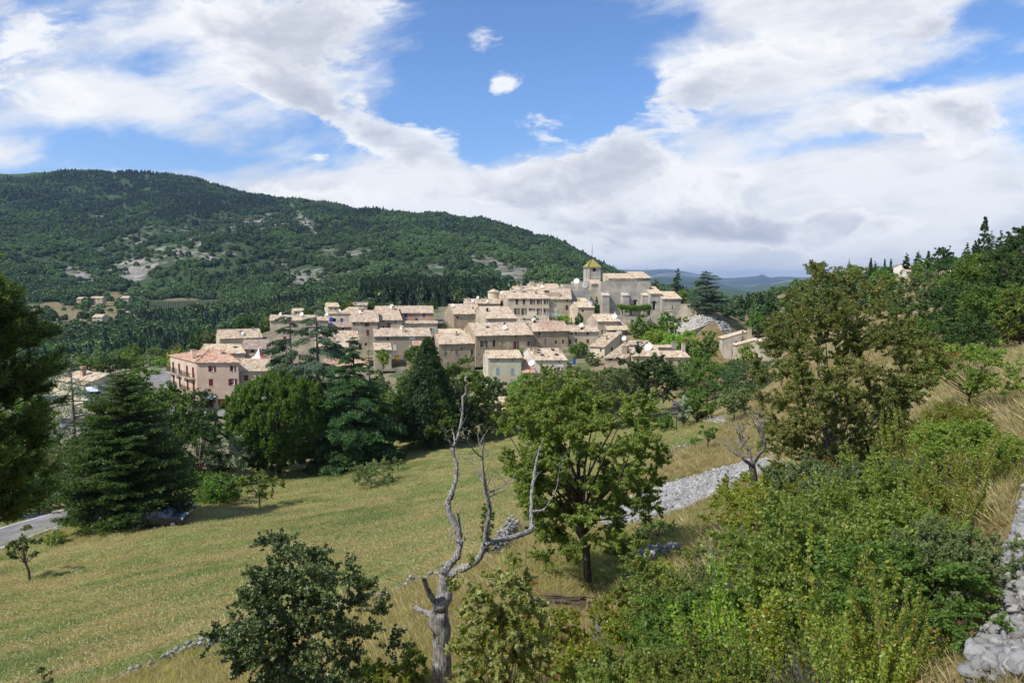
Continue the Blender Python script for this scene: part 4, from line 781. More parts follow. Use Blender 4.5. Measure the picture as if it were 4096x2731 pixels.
m = MB(); q = P(*ZG(1338, 410), 205); m.box(-.5, .5, -.4, .4, -3, 2.2); rt = empty('chimney_tower', q, label='square plastered chimney shaft standing beside the silver car', cat='chimney'); m.build('shaft', W_plaster, rt); m = MB(); m.box(-.6, .6, -.5, .5, 2.202, 2.35); m.build('cap', M_clay, rt)
# --- left edge
h = H('stone_house', 'two storey house with a hipped roof and shaded stone gable beside the camper van', 'house', ZH, 655, 352, 126, 1100, 640, 255, a=-34, b=0, D=7.5, pitch=19, kind='hip', hipL=3.5, wall=W_cream, roof=RT_pale, group=None); h.win(1098, 470, 26, 90, 'c', M_green); h.win(885, 485, 46, 80, 'w'); h.win(5.5, h.H * .35, 1.1, 2.3, 'D', M_grey, 'R'); h.done().chim(1046, 320, 1.6, .8, RT_red)
h = H('stone_house', 'long low stone building with a red and cream tiled roof along the left edge', 'house', ZH, 150, 850, 104, 1230, 1010, 690, a=4, b=0, pitch=17, wall=W_stone2, roof=RT, group=None); h.win(800, 900, 60, 120, 'c', M_gblue); h.done()
h = H('stone_house', 'raised right end of the long low stone building with one arched dark window', 'house', ZH, 1232, 752, 108.5, 1520, 1000, 572, a=4, b=-20, pitch=17, wall=W_stone2, roof=RT, group=None); h.win(1377, 812, 26, 44, 'd'); h.done()
# --- church
CG = None
a_ = 8
ch = H('church', 'grey stone church nave with three big buttresses and a tiled house roof behind its wall', 'church', ZD, 602, 497, 224, 1362, 1075, 480, a=a_, b=0, D=11, kind='flat', wall=W_grey, group=None)
ch.win(1140, 840, 40, 76, 'd', depth=.6); x0, z0 = ch.fl(1140, 800); ch.done()
m = MB(); m.add([(x0 + math.cos(q) * .85, -.03, z0 + math.sin(q) * .5) for q in np.linspace(0, math.pi, 9)] + [(x0 + math.cos(q) * .85, -.003, z0 + math.sin(q) * .5) for q in np.linspace(0, math.pi, 9)], [tuple(range(9))[::-1]] + [(i, i + 1, i + 10, i + 9) for i in range(8)]); m.build('window_arch', M_dark, ch.root)
for (X0, X1, Yt, Yb) in [(605, 712, 682, 1040), (915, 1020, 682, 1060), (1225, 1327, 682, 1060)]:
    x0, zt = ch.fl(X0, Yt); x1, _ = ch.fl(X1, Yt); m = MB(); q = 2.3
    m.add([(x0, -q, -3), (x1, -q, -3), (x1, -.002, -3), (x0, -.002, -3), (x0, -q * .8, zt - .7), (x1, -q * .8, zt - .7), (x1, -.002, zt), (x0, -.002, zt)], [(0, 3, 2, 1), (4, 5, 6, 7), (0, 1, 5, 4), (1, 2, 6, 5), (2, 3, 7, 6), (3, 0, 4, 7)]); bt = m.build('buttress', W_grey, ch.root)
    m = MB(); m.add([(x0 - .12, -q * .8 - .15, zt - .74), (x1 + .12, -q * .8 - .15, zt - .74), (x1 + .12, -.003, zt + .01), (x0 - .12, -.003, zt + .01), (x0 - .12, -q * .8 - .15, zt - .54), (x1 + .12, -q * .8 - .15, zt - .54), (x1 + .12, -.003, zt + .2), (x0 - .12, -.003, zt + .2)], [(0, 3, 2, 1), (4, 5, 6, 7), (0, 1, 5, 4), (1, 2, 6, 5), (2, 3, 7, 6), (3, 0, 4, 7)]); m.build('coping', W_stone2, bt)
uh = H('village_house', 'pale house with an orange roof rising behind the church wall', 'house', ZD, 722, 445, 236, 1140, 560, 372, a=8, b=0, kind='shed', pitch=13, wall=W_cream, roof=RT).done()
uh = H('village_house', 'taller grey stone end of the house behind the church wall', 'house', ZD, 1142, 440, 237, 1390, 560, 345, a=14, b=0, kind='shed', pitch=17, wall=W_grey, roof=RT).done()
ap = H('apse', 'right hand chapel of the church with a tall arched niche under its own tile roof', 'chapel', ZD, 1372, 684, 222.5, 1560, 1110, 580, a=8, kind='shed', pitch=17, wall=W_grey, roof=RT_pale, group=None); ap.win(1434, 885, 46, 120, 'd', depth=.7); x0, z0 = ap.fl(1434, 828)
m = MB(); m.add([(x0 + math.cos(q) * 1.0, -.03, z0 + math.sin(q) * .55) for q in np.linspace(0, math.pi, 9)] + [(x0 + math.cos(q) * 1., -.003, z0 + math.sin(q) * .55) for q in np.linspace(0, math.pi, 9)], [tuple(range(9))[::-1]] + [(i, i + 1, i + 10, i + 9) for i in range(8)]); m.build('window_arch', M_dark, ap.root); ap.done()
sa = H('sacristy', 'low square end building of the church with a narrow slit window', 'chapel', ZD, 1563, 764, 221, 1862, 1110, 655, a=6, kind='shed', pitch=17, wall=W_grey, roof=RT_pale, group=None); sa.win(1725, 900, 14, 66, 'd'); sa.done()
# bell tower
tb = H('bell_tower', 'square bell tower with a pyramid roof of glazed yellow and green tiles', 'tower', ZC, 1862, 288, 231, 2044, 640, 280, a=10, b=0, D=6.0, kind='flat', wall=W_grey, over=0, group=None)
D_ = tb.D
tb.win(1950, 322, 44, 34, 'd', depth=.6, name='belfry_opening'); tb.win(1830, 370, 1.0, 150, 'd', None, 'L', depth=.5, name='belfry_slot'); tb.done(); W_ = tb.W; D_ = tb.D; zt = tb.rz
m = MB(); m.box(-.25, W_ + .25, -.25, D_ + .25, zt, zt + .3); m.build('cornice', W_stone2, tb.root)
for (xa, xb, ya, yb) in ((-.08, .5, -.08, .5), (W_ - .5, W_ + .08, -.08, .5), (-.08, .5, D_ - .5, D_ + .08)): m = MB(); m.box(xa, xb, ya, yb, 0, zt - .002); m.build('pilaster', W_stone2, tb.root)
x0, z0 = tb.fl(1950, 308); m = MB(); m.add([(x0 + math.cos(q) * .75, -.04, z0 + math.sin(q) * .45) for q in np.linspace(0, math.pi, 9)] + [(x0 + math.cos(q) * .75, -.003, z0 + math.sin(q) * .45) for q in np.linspace(0, math.pi, 9)], [tuple(range(9))[::-1]] + [(i, i + 1, i + 10, i + 9) for i in range(8)]); m.build('opening_arch', M_dark, tb.root)
M_glz, tg, bg_ = new_mat('glazed_tiles'); sp = tg.N('ShaderNodeSeparateXYZ'); tg.put(sp.inputs[0], tg.obj()); row_ = tg.M('FRACT', tg.M('MULTIPLY', sp.outputs[2], 1.9)); tg.put(bg_.inputs['Base Color'], tg.mix(tg.step(row_, .25, .4), (.14, .17, .04), tg.mix(tg.noise(tg.obj(), 3.), (.30, .25, .05), (.42, .36, .10)))); bg_.inputs['Roughness'].default_value = .45
e = .45; apex = P(*ZC(1930, 125), 233.5); az = apex.z - tb.base.z; ax_ = W_ / 2; ay = D_ / 2; zb = zt + .302; m = MB(); m.add([(-e, -e, zb), (W_ + e, -e, zb), (W_ + e, D_ + e, zb), (-e, D_ + e, zb), (ax_, ay, az)], [(0, 1, 4), (1, 2, 4), (2, 3, 4), (3, 0, 4), (3, 2, 1, 0)]); rf = m.build('roof', M_glz, tb.root)
m = MB(); [m.tube([(px_, py_, zb + .03), (ax_, ay, az + .03)], .12, 6) for px_, py_ in ((-e, -e), (W_ + e, -e), (W_ + e, D_ + e), (-e, D_ + e))]; m.build('hip_tiles', M_dwood, rf)
m = MB(); m.tube([(ax_, ay, az), (ax_, ay, az + 4.6)], .06, 6); m.box(ax_ - .4, ax_ + .4, ay - .03, ay + .03, az + 2.2, az + 2.3); m.build('finial', M_iron, rf)
cb = H('clock_block', 'bright stone block below the bell tower carrying a small round clock', 'tower base', ZC, 1692, 497, 228.5, 1893, 900, 480, a=8, b=6, D=7, kind='flat', wall=W_stone2, group=None).done(); x0, z0 = cb.fl(1800, 552); m = MB(); n = 24
m.add([(x0 + math.cos(k * 2 * math.pi / n) * .95, yy, z0 + math.sin(k * 2 * math.pi / n) * .95) for yy in (-.12, -.002) for k in range(n)], [tuple(range(n))[::-1]] + [(k, (k + 1) % n, n + (k + 1) % n, n + k) for k in range(n)]); cl = m.build('clock_face', M_white, cb.root)
m = MB(); m.box(x0 - .04, x0 + .04, -.16, -.125, z0, z0 + .7); m.box(x0, x0 + .5, -.16, -.125, z0 - .04, z0 + .04); m.build('clock_hands', M_iron, cl)
fr = H('tower_annex', 'narrow stone church annex under a small tile roof at the bell tower foot', 'chapel', ZC, 1897, 528, 227, 2058, 900, 472, a=8, kind='shed', pitch=20, wall=W_stone2, roof=RT, group=None).done()
pw = H('ruined_wall_house', 'roofless grey plastered block with a curved broken top between the manor block and the tower', 'ruin', ZC, 1562, 640, 222, 1890, 860, 620, a=6, b=8, D=7, kind='flat', wall=W_greyp, group=None).done(); m = MB(); m.box(-3.5, 2.5, 1, 6, -2, pw.rz + 1.2); m.box(-2, 1.8, 1.2, 5.8, pw.rz + 1.2, pw.rz + 2.0); m.build('back_wall', W_stone2, pw.root); dish(pw, (2.6, 2, pw.rz + .5), .95, 2.6)
sr = H('village_house', 'tiny shed roof against the grey plastered block left of the tower foot', 'shed', ZD, 300, 805, 216, 412, 850, 757, a=6, b=20, kind='shed', pitch=20, wall=W_stone, roof=RT_pale).done()
# terrace in front of the nave
tw = H('terrace_wall', 'long grey stone terrace wall under the church pergola', 'wall', ZD, 858, 1045, 214, 1368, 1345, 1030, a=3, D=5, kind='flat', wall=W_grey, group=None).done()
rw = H('retaining_wall', 'low stone wall of the churchyard running right to the big cedar', 'wall', ZD, 1850, 852, 221, 2420, 1110, 840, a=-14, D=1.2, kind='flat', wall=W_stone2, group=None).done()
H('terrace_wall', 'stone footing wall right of the pergola under the tall arched niche', 'wall', ZD, 1378, 955, 216, 1722, 1100, 945, a=6, D=3.5, kind='flat', wall=W_stone2, group=None).done()
# distant houses
def far(label, Z, X0, Y0, Yd, X1, Yb, Yr, wall=W_cream, roof=RT_pale, a=5, **k):
    h = H('farmhouse', label, 'house', Z, X0, Y0, Yd, X1, Yb, Yr, a=a, wall=wall, roof=roof, group='outlying houses beyond the village', corr=False, **k); w_ = (X1 - X0)
    h.win(X0 + w_ * .3, (Y0 + Yb) / 2, w_ * .1, (Yb - Y0) * .35); h.win(X0 + w_ * .7, (Y0 + Yb) / 2, w_ * .1, (Yb - Y0) * .35); return h.done()
far('cream house with a hipped roof on the slope above the blue shuttered house', ZB, 95, 238, 252, 243, 305, 195, b=20)
far('partly roofless stone barn on the slope behind the village', ZB, 360, 222, 258, 592, 275, 190, W_stone, RT_grey)
far('pale roof peeping over the wood behind the tallest dish', ZA, 1545, 292, 248, 1680, 330, 265, b=20)
ZK = Zm(0, 650, 1.96)
far('long pink farmhouse in the valley below the scree gullies', ZK, 706, 1062, 640, 800, 1086, 1051, W_pink); far('small farm shed beside the long pink farmhouse', ZK, 600, 1068, 640, 672, 1078, 1056, W_stone)
far('farmhouse among the ploughed fields of the valley', ZK, 722, 1212, 500, 800, 1226, 1190, W_stone2); far('low white shed in the valley left of the ploughed fields', ZK, 390, 1300, 430, 455, 1308, 1292, W_white)
far('brown stone barn on the hill foot where the valley track begins', ZK, 945, 1062, 620, 1005, 1080, 1048, W_stone)
ZR = Zm(3000, 800, 2.146)
far('white rendered villa among conifers on the right skyline', ZR, 1362, 578, 196, 1440, 640, 552, W_white, RT, b=10); far('villa roof just showing above the dark trees at far right', ZR, 2040, 508, 128, 2108, 560, 486, W_plaster, RT_red, a=-8); far('second villa roof left of the tall cypress on the right skyline', ZR, 1885, 532, 140, 1950, 570, 515, W_plaster, RT); far('stepped pink villa half hidden by bushes on the right slope', ZR, 1768, 595, 150, 1825, 640, 563, W_pink, RT); far('flat roofed villa wing in front of the stepped pink villa', ZR, 1700, 622, 145, 1800, 660, 608, W_plaster, RT_pale); far('low tiled annex beside the white villa', ZR, 1340, 612, 188, 1395, 640, 603, W_white, RT)
# ------------------------------------------------------------------ foliage and bark materials
def leaf_mat(name, c1, c2, c3=None, p3=.0, trans=.45, rough=.5, spec=.35):
    m = bpy.data.materials.new(name); m.use_nodes = True; t = NT(m.node_tree); b = t.n['Principled BSDF']; out = t.n['Material Output']
    kk = 1.0 if name.startswith(('distant', 'straw', 'grass_b', 'fresh', 'pale_y', 'mauve', 'red_br')) else 1.6; c1, c2 = tuple(a * kk for a in c1), tuple(min(.5, a * kk) for a in c2)
    v = t.attr('v'); oi = t.N('ShaderNodeObjectInfo').outputs['Random']
    c = t.mix(v, c1, c2)
    c = t.mix(t.M('MULTIPLY', t.step(t.noise(t.obj(), .55, 3, .6), .42, .62), .35), c, tuple(min(1, a * 1.35) for a in c2))
    if c3: c = t.mix(t.M('GREATER_THAN', t.M('FRACT', t.M('MULTIPLY', v, 7.31)), 1 - p3), c, c3)
    hs = t.N('ShaderNodeHueSaturation'); t.put(hs.inputs['Hue'], t.M('ADD', .487, t.M('MULTIPLY', oi, .026))); t.put(hs.inputs['Value'], t.M('ADD', .82, t.M('MULTIPLY', oi, .36))); c = t.mix(t.M('MULTIPLY', t.step(t.noise(t.pos(), .011, 4, .6), .42, .62), .55 if name.startswith('distant') else 0.), c, tuple(a * 1.9 for a in c2)); t.put(hs.inputs['Color'], c)  # distant leaves: broad paler patches painted in place of sun between cloud shadows
    c = hs.outputs[0]; t.put(b.inputs['Base Color'], c); b.inputs['Roughness'].default_value = rough; b.inputs['Specular IOR Level'].default_value = spec
    tr = t.N('ShaderNodeBsdfTranslucent'); t.put(tr.inputs[0], t.mix(1, c, (1.5, 1.6, .7), 'MULTIPLY')); mx = t.N('ShaderNodeMixShader'); mx.inputs[0].default_value = trans
    t.l.new(b.outputs[0], mx.inputs[1]); t.l.new(tr.outputs[0], mx.inputs[2]); t.l.new(mx.outputs[0], out.inputs[0]); return m
def bark_mat(name, c1, c2, sc=(14, 14, 2.2)):
    m, t, b = new_mat(name); mp = t.N('ShaderNodeMapping'); t.put(mp.inputs[0], t.obj()); mp.inputs['Scale'].default_value = sc
    n = t.noise(mp.outputs[0], 1., 6, .7, .8); c = t.mix(t.step(n, .38, .62), c1, c2); c = t.mix(t.M('MULTIPLY', t.step(t.noise(t.obj(), 9., 4, .7), .6, .7), .5), c, tuple(min(1, a * 1.6) for a in c2))
    t.put(b.inputs['Base Color'], c); t.put(b.inputs['Normal'], t.bump(n, 1., .03)); return m
B_brown = bark_mat('brown_bark', (.05, .038, .028), (.13, .10, .075)); B_grey = bark_mat('grey_bark', (.10, .09, .08), (.24, .22, .20)); B_dead = bark_mat('dead_wood', (.10, .094, .086), (.47, .445, .41), (52, 52, 3.0))
L_cedar = leaf_mat('cedar_needles', (.022, .050, .020), (.060, .105, .038)); L_bcedar = leaf_mat('blue_cedar_needles', (.055, .085, .062), (.11, .155, .115))
L_fir = leaf_mat('dark_conifer_needles', (.014, .030, .012), (.040, .070, .022)); L_thuja = leaf_mat('bright_conifer_needles', (.022, .050, .012), (.070, .120, .030)); L_pine = leaf_mat('pine_needles', (.036, .080, .012), (.088, .150, .024))
L_green = leaf_mat('green_leaves', (.046, .078, .015), (.095, .145, .030)); L_dark = leaf_mat('dark_leaves', (.020, .042, .014), (.055, .090, .026)); L_lime = leaf_mat('yellow_green_leaves', (.085, .150, .018), (.19, .27, .035))
L_olive = leaf_mat('olive_leaves', (.060, .080, .030), (.13, .155, .065)); L_maple = leaf_mat('maple_leaves', (.060, .088, .018), (.145, .175, .040), (.30, .20, .04), .06); L_rust = leaf_mat('rusty_leaves', (.066, .088, .024), (.135, .160, .046), (.48, .30, .14), .09)
L_box = leaf_mat('box_leaves', (.080, .110, .014), (.20, .225, .036), (.36, .17, .04), .07, rough=.4); L_box2 = leaf_mat('green_box_leaves', (.065, .095, .016), (.165, .205, .042), (.32, .20, .05), .02, rough=.4)
L_near = leaf_mat('glossy_dark_leaves', (.028, .042, .013), (.080, .105, .036), (.16, .19, .09), .12, rough=.4, trans=.15); L_sumac = leaf_mat('broad_yellow_green_leaves', (.14, .165, .045), (.25, .27, .10), (.40, .14, .05), .03); L_yell = leaf_mat('pale_yellow_leaves', (.22, .24, .07), (.42, .42, .17))
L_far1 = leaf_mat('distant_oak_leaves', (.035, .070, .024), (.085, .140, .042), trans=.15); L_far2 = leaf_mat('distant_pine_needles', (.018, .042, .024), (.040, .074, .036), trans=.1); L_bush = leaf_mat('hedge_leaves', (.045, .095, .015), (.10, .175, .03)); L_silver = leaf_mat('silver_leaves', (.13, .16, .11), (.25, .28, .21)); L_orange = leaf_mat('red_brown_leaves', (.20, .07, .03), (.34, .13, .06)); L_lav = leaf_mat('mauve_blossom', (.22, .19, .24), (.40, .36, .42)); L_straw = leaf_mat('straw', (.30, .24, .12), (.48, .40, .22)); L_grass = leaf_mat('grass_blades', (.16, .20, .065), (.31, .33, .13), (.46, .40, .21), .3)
# ------------------------------------------------------------------ foliage geometry
def leaves(name, C, size, mat, rng, el=1.6, out=None, up=.3, outw=.6, along=None):
    """one pointed quad per leaf; el = length / width"""
    n = len(C); N = rng.normal(size=(n, 3)); N[:, 2] += up
    if out is not None: N += out * outw
    N /= np.linalg.norm(N, axis=1)[:, None] + 1e-9
    T = rng.normal(size=(n, 3)) if along is None else along + rng.normal(size=(n, 3)) * .25
    T -= N * (T * N).sum(1)[:, None]; T /= np.linalg.norm(T, axis=1)[:, None] + 1e-9; B = np.cross(N, T)
    s = np.broadcast_to(np.asarray(size, float), n) * rng.uniform(.7, 1.3, n); L = (s * .5 * el ** .5)[:, None]; W = (s * .5 / el ** .5)[:, None]
    V = np.stack([C - T * L, C + B * W - T * L * .15, C + T * L, C - B * W - T * L * .15], 1).reshape(-1, 3)
    return mesh_np(name, V, np.arange(n * 4).reshape(-1, 4), mat, fattr={'v': rng.random(n)})
def bez(a, b, c, n):
    t = np.linspace(0, 1, n)[:, None]; return (1 - t) ** 2 * a + 2 * t * (1 - t) * b + t * t * c
def tubes(name, lines, mat, n=5):
    V = []; F = []; o = 0; ang = np.arange(n) * 2 * math.pi / n
    for pl, r in lines:
        pl = np.asarray(pl, float); k = len(pl); r = np.broadcast_to(np.asarray(r, float), k)
        T = np.gradient(pl, axis=0); T /= np.linalg.norm(T, axis=1)[:, None] + 1e-9
        ref = np.array([1., 0, 0]) if abs(T[0, 0]) < .7 else np.array([0, 1., 0]); A = ref - T * (T @ ref)[:, None]; A /= np.linalg.norm(A, axis=1)[:, None] + 1e-9; B = np.cross(T, A)
        ring = pl[:, None] + (A[:, None] * np.cos(ang)[None, :, None] + B[:, None] * np.sin(ang)[None, :, None]) * r[:, None, None]
        V.append(ring.reshape(-1, 3)); i = (np.arange(k - 1)[:, None] * n + np.arange(n)[None]); j = (np.arange(k - 1)[:, None] * n + (np.arange(n)[None] + 1) % n)
        F.append(np.stack([i, j, j + n, i + n], -1).reshape(-1, 4) + o); o += k * n
    return mesh_np(name, np.concatenate(V), np.concatenate(F), mat, smooth=True)
def dirs(rng, n, zmin=-1.):
    z = rng.uniform(zmin, 1, n); a = rng.uniform(0, 2 * math.pi, n); r = np.sqrt(1 - z * z); return np.stack([r * np.cos(a), r * np.sin(a), z], 1)
def crown_round(rng, h, w, n, base=.25, ncl=80, clr=.105, zmin=-.85, fill=.3, taper=0, lump=.27):
    """clump centres on an uneven ellipsoid and leaves on each clump"""
    d = dirs(rng, ncl, zmin); rz = h * (1 - base) / 2; cz = h * base + rz; rr = rng.uniform(fill, 1, ncl) ** .6
    rr *= 1 + fbm(d[:, 0] * 3 + 5, d[:, 1] * 3 + d[:, 2] * 2, 1.3, 2, int(rng.integers(99))) * lump
    cl = rng.uniform(.7, 1.3, ncl) * clr * w; C = d * rr[:, None] * np.array([w / 2, w / 2, rz]) * .97 + [0, 0, cz]
    if taper: C[:, :2] *= (1 - taper * np.clip((C[:, 2] - cz) / rz, -1, 1))[:, None]
    # every clump is a spray of leafy twigs reaching outwards
    ntw = 11; od = C - np.array([0, 0, cz - rz * .35]); od /= np.linalg.norm(od, axis=1)[:, None] + 1e-9
    td = dirs(rng, ncl * ntw, -1).reshape(ncl, ntw, 3) + od[:, None] * .55 + [0, 0, .12]; td /= np.linalg.norm(td, axis=2)[:, :, None]; tl = cl[:, None] * rng.uniform(.45, 1.45, (ncl, ntw))
    wgt = (tl * cl[:, None]).ravel(); ti = rng.choice(ncl * ntw, n, p=wgt / wgt.sum()); k = ti // ntw; t = rng.random(n) ** .7
    e = dirs(rng, n); q = td.reshape(-1, 3)[ti] * (tl.ravel()[ti] * t)[:, None] + e * (cl[k] * .26 * (1.15 - .6 * t) * rng.random(n) ** .6)[:, None]; q[:, 2] *= .85
    return C, C[k] + q, td.reshape(-1, 3)[ti] * .6 + e * .6
def limbs(rng, C, h, base, r0, lean=0., fork=None):
    base = fork or base
    L = [(np.array([[0, 0, -.5], [lean * .3, 0, h * base * .5], [lean, 0, h * base], [lean * 1.2, 0, h * (base + (1 - base) * .55)]]), np.array([r0 * 1.25, r0, r0 * .85, r0 * .25]))]
    for c in (C if len(C) < 60 else C[::max(1, len(C) // 34)]):
        zf = h * base * rng.uniform(.6, 1.05) + (c[2] - h * base) * .25; a = np.array([lean * .8, 0, max(zf, h * .06)]); m = (a + c) / 2 + [0, 0, -abs(c[2] - a[2]) * .12] + rng.normal(size=3) * .04 * h
        L.append((bez(a, m, c, 6), np.linspace(r0 * rng.uniform(.25, .5), r0 * .06, 6)))
    return L
def crown_cedar(rng, h, w, n, base=.06, layers=15, droop=.12, sparse=1., shape=1., per=7):
    """horizontal plates on branches leaving a straight stem"""
    Ls = []; P_ = []; D_ = []; tot = []
    for i in range(layers):
        t = (i + .5) / layers; z0 = h * (base + (1 - base) * t); Lr = w / 2 * (1 - t) ** (.75 * shape) * (1 if t > .12 else .8 + t) + .03 * w
        for k in range(max(3, int(per * (1 - t * .5)))):
            a = rng.uniform(0, 2 * math.pi); L = Lr * rng.uniform(.62, 1.12); rise = rng.uniform(-.05, .22) * L; dv = np.array([math.cos(a), math.sin(a), 0]); z1 = z0 + rng.uniform(-.5, .5) * h / layers
            pl = bez(np.array([0, 0, z1]), dv * L * .6 + [0, 0, z1 + rise], dv * L + [0, 0, z1 + rise * .6 - droop * L], 7); Ls.append((pl, L)); tot.append(L ** 1.6)
    tot = np.array(tot); per_ = rng.multinomial(n, tot / tot.sum())
    for (pl, L), m in zip(Ls, per_):
        if not m: continue
        t = rng.uniform(.18 * sparse, 1.03, m) ** .8; i = np.clip((t * 6).astype(int), 0, 5); f = (t * 6 - i)[:, None]; p = pl[i] * (1 - f) + pl[i + 1] * f
        dv = pl[-1] - pl[0]; dv = dv / np.linalg.norm(dv); sd = np.cross(dv, [0, 0, 1]); sd /= np.linalg.norm(sd) + 1e-9; wd = .30 * L * (1 - .75 * np.abs(t - .45)); nb = 9
        u = rng.uniform(-1, 1, m); tw = np.round(t * nb) / nb; p = p + sd[None] * (u * wd)[:, None] + dv[None] * ((tw - t) * L * .45 + np.abs(u) * wd * .5)[:, None]
        p[:, 2] += -np.abs(u) * wd * .22 + rng.normal(size=m) * .018 * L - rng.exponential(.05, m) * L * (droop > .2); P_.append(p); D_.append(np.repeat((dv * .8 + [0, 0, -.15])[None], m, 0) + sd[None] * np.sign(u)[:, None] * .6)
    return Ls, np.concatenate(P_), np.concatenate(D_)
def crown_shoots(rng, h, w, n, nsh=60, leafr=.07, start=.25, spread=1., up=.75):
    S = []; P_ = []; O_ = []; d = dirs(rng, nsh, .05); Ln = rng.uniform(.7, 1.08, nsh); per = rng.multinomial(n, Ln / Ln.sum())
    for k in range(nsh):
        tip = d[k] * np.array([w / 2, w / 2, h]) * Ln[k] * spread; a = np.array([d[k, 0] * w * .06, d[k, 1] * w * .06, -.1]); mid = a * .4 + tip * .5 + [0, 0, -h * .06 * up] + rng.normal(size=3) * .05 * w; mid[:2] *= 1.25
        pl = bez(a, mid, tip, 7); S.append((pl, Ln[k])); m = per[k]; t = rng.uniform(start, 1.02, m); i = np.clip((t * 6).astype(int), 0, 5); f = (t * 6 - i)[:, None]; p = pl[i] * (1 - f) + pl[i + 1] * f
        e = dirs(rng, m); p = p + e * (leafr * w * (1.15 - t * .8) * rng.uniform(.3, 1.1, m))[:, None]; P_.append(p); O_.append(e)
    return S, np.concatenate(P_), np.concatenate(O_)
def tree_meshes(kind, h, w, seed, n, ls, leaf, bark=None, **k):
    rng = np.random.default_rng(seed); bark = bark or B_brown; r0 = k.pop('r0', max(.06, h * .022))
    if kind == 'round':
        base = k.get('base', .25); lean = k.pop('lean', 0); fork = k.pop('fork', None); C, p, e = crown_round(rng, h, w, n, **k); p = p + [lean, 0, 0]; C = C + [lean, 0, 0]
        return leaves('crown', p, ls, leaf, rng, 1.5, e), tubes('trunk', limbs(rng, C, h, base, r0, lean, fork), bark)
    if kind == 'cedar':
        Ls, p, al = crown_cedar(rng, h, w, n, **k); rng2 = np.random.default_rng(seed + 1)
        return leaves('crown', p, ls, leaf, rng2, 2.6, None, 1.2, along=al), tubes('trunk', [(np.array([[0, 0, -.5], [0, 0, h * .3], [.05, 0, h * .7], [0, 0, h]]), np.array([r0, r0 * .8, r0 * .4, .02]))] + [(pl, np.linspace(r0 * .28, .012, 7)) for pl, L in Ls], bark)
    if kind == 'flame':      # dense upright conifers: cypress, thuja
        cone = k.get('cone', .5); ncl = k.get('ncl', 140); t = rng.uniform(.01, .98, ncl) ** .85; a = rng.uniform(0, 2 * math.pi, ncl); prof = lambda t: np.minimum(1, ((1 - t) / (1 - cone + 1e-6)) ** .8) * np.clip(.55 + t * 4, 0, 1)
        R_ = w / 2 * prof(t) * rng.uniform(.7, 1., ncl); C = np.stack([R_ * np.cos(a), R_ * np.sin(a), t * h], 1); cl = k.get('cl', .17) * w * (1.15 - t * .8) * rng.uniform(.7, 1.2, ncl)
        per = rng.multinomial(n, cl ** 2 / (cl ** 2).sum()); i = np.repeat(np.arange(ncl), per); e = dirs(rng, n); q = e * (cl[i] * rng.uniform(.3, 1, n) ** .5)[:, None]; q[:, 2] = np.abs(q[:, 2]) * k.get('st', 2.2)
        out = C[i] * [1, 1, 0]; out /= np.linalg.norm(out, axis=1)[:, None] + .01; p = C[i] + q; p[:, 2] = np.minimum(p[:, 2], h * 1.02); al = out * .5 + [0, 0, 1.]
        return leaves('crown', p, ls, leaf, rng, 2., out, .1, along=al), tubes('trunk', [(np.array([[0, 0, -.5], [0, 0, h * .5], [0, 0, h * .97]]), np.array([r0, r0 * .6, .02]))], bark)
    if kind == 'umbrella':   # rounded pine with upright tufts
        ncl = 950; d = dirs(rng, ncl, -.9); base = .06; rz = h * (1 - base) / 2; cz = h * base + rz; ax = np.array([w / 2, w / 2, rz])
        lump = 1 + fbm(d[:, 0] * 4 + 9, d[:, 1] * 4 + d[:, 2] * 3, 1.2, 3, 4) * .16; C = d * ax * (lump * rng.uniform(.82, 1.0, ncl))[:, None] + [0, 0, cz]
        per = rng.multinomial(n, np.ones(ncl) / ncl); i = np.repeat(np.arange(ncl), per); e = dirs(rng, n, -.2); q = e * rng.uniform(.2, 1, n)[:, None] * w * .030; q[:, 2] = q[:, 2] * 2.3
        al = d[i] * .7 + [0, 0, 1.] + e * .5; K = C[rng.choice(ncl, 60)]; return leaves('crown', C[i] + q, ls, leaf, rng, 3., None, .2, along=al), tubes('trunk', limbs(rng, K, h, .2, r0), bark)
    if kind == 'shoots':
        tr = k.pop('tr', .012); S, p, e = crown_shoots(rng, h, w, n, **k)
        return leaves('foliage', p, ls, leaf, rng, 1.6, e), tubes('stems', [(pl, np.linspace(tr, tr * .25, 7)) for pl, L in S], bark, 4)
def put(name, cat, label, meshes, loc, rz=0., sc=1., group=None, parts=('crown', 'trunk')):
    r = empty(name, loc, rz, label=label, cat=cat, group=group); r.scale = (sc,) * 3 if not hasattr(sc, '__len__') else sc
    for m, pn in zip(meshes, parts): o = bpy.data.objects.new(pn, m); col.objects.link(o); o.parent = r
    return r
_seed = [10]
def grow(kind, name, label, px, Yd, pytop, wpx, leaf, dens=1., lpx=1.9, cat='tree', bark=None, sink=0., group=None, parts=('crown', 'trunk'), **k):
    """a tree standing on the ground at distance Yd below pixel column px; height from the pixel row of its top"""
    x = (px - CX) / FPX * Yd; 
    for _ in range(3): z = g1(x, Yd); x = (px - CX) / FPX * (Yd * CP - (z + 3) * SP)
    top = P(px, pytop, Yd).z; h = max(.6, top - z); w = wpx / FPX * Yd; ls = lpx * Yd / 683.; ls = max(ls, .022)
    k.setdefault('base', .22) if kind == 'round' else None
    hpx = h * 683 / Yd; n = int(dens * 5.5 * (w * 683 / Yd) * hpx / (lpx * lpx * .62)); n = min(n, 240000); _seed[0] += 1
    ms = tree_meshes(kind, h, w, _seed[0], n, ls, leaf, bark, **k); print('tree', name, px, 'd%.0f h%.1f w%.1f n%d base_px %.0f' % (Yd, h, w, n, proj((x, Yd, z))[1]))
    return put(name, cat, label, ms, (x, Yd, z - sink), group=group, parts=parts)
T = grow
GT = 'trees between the meadow and the village'
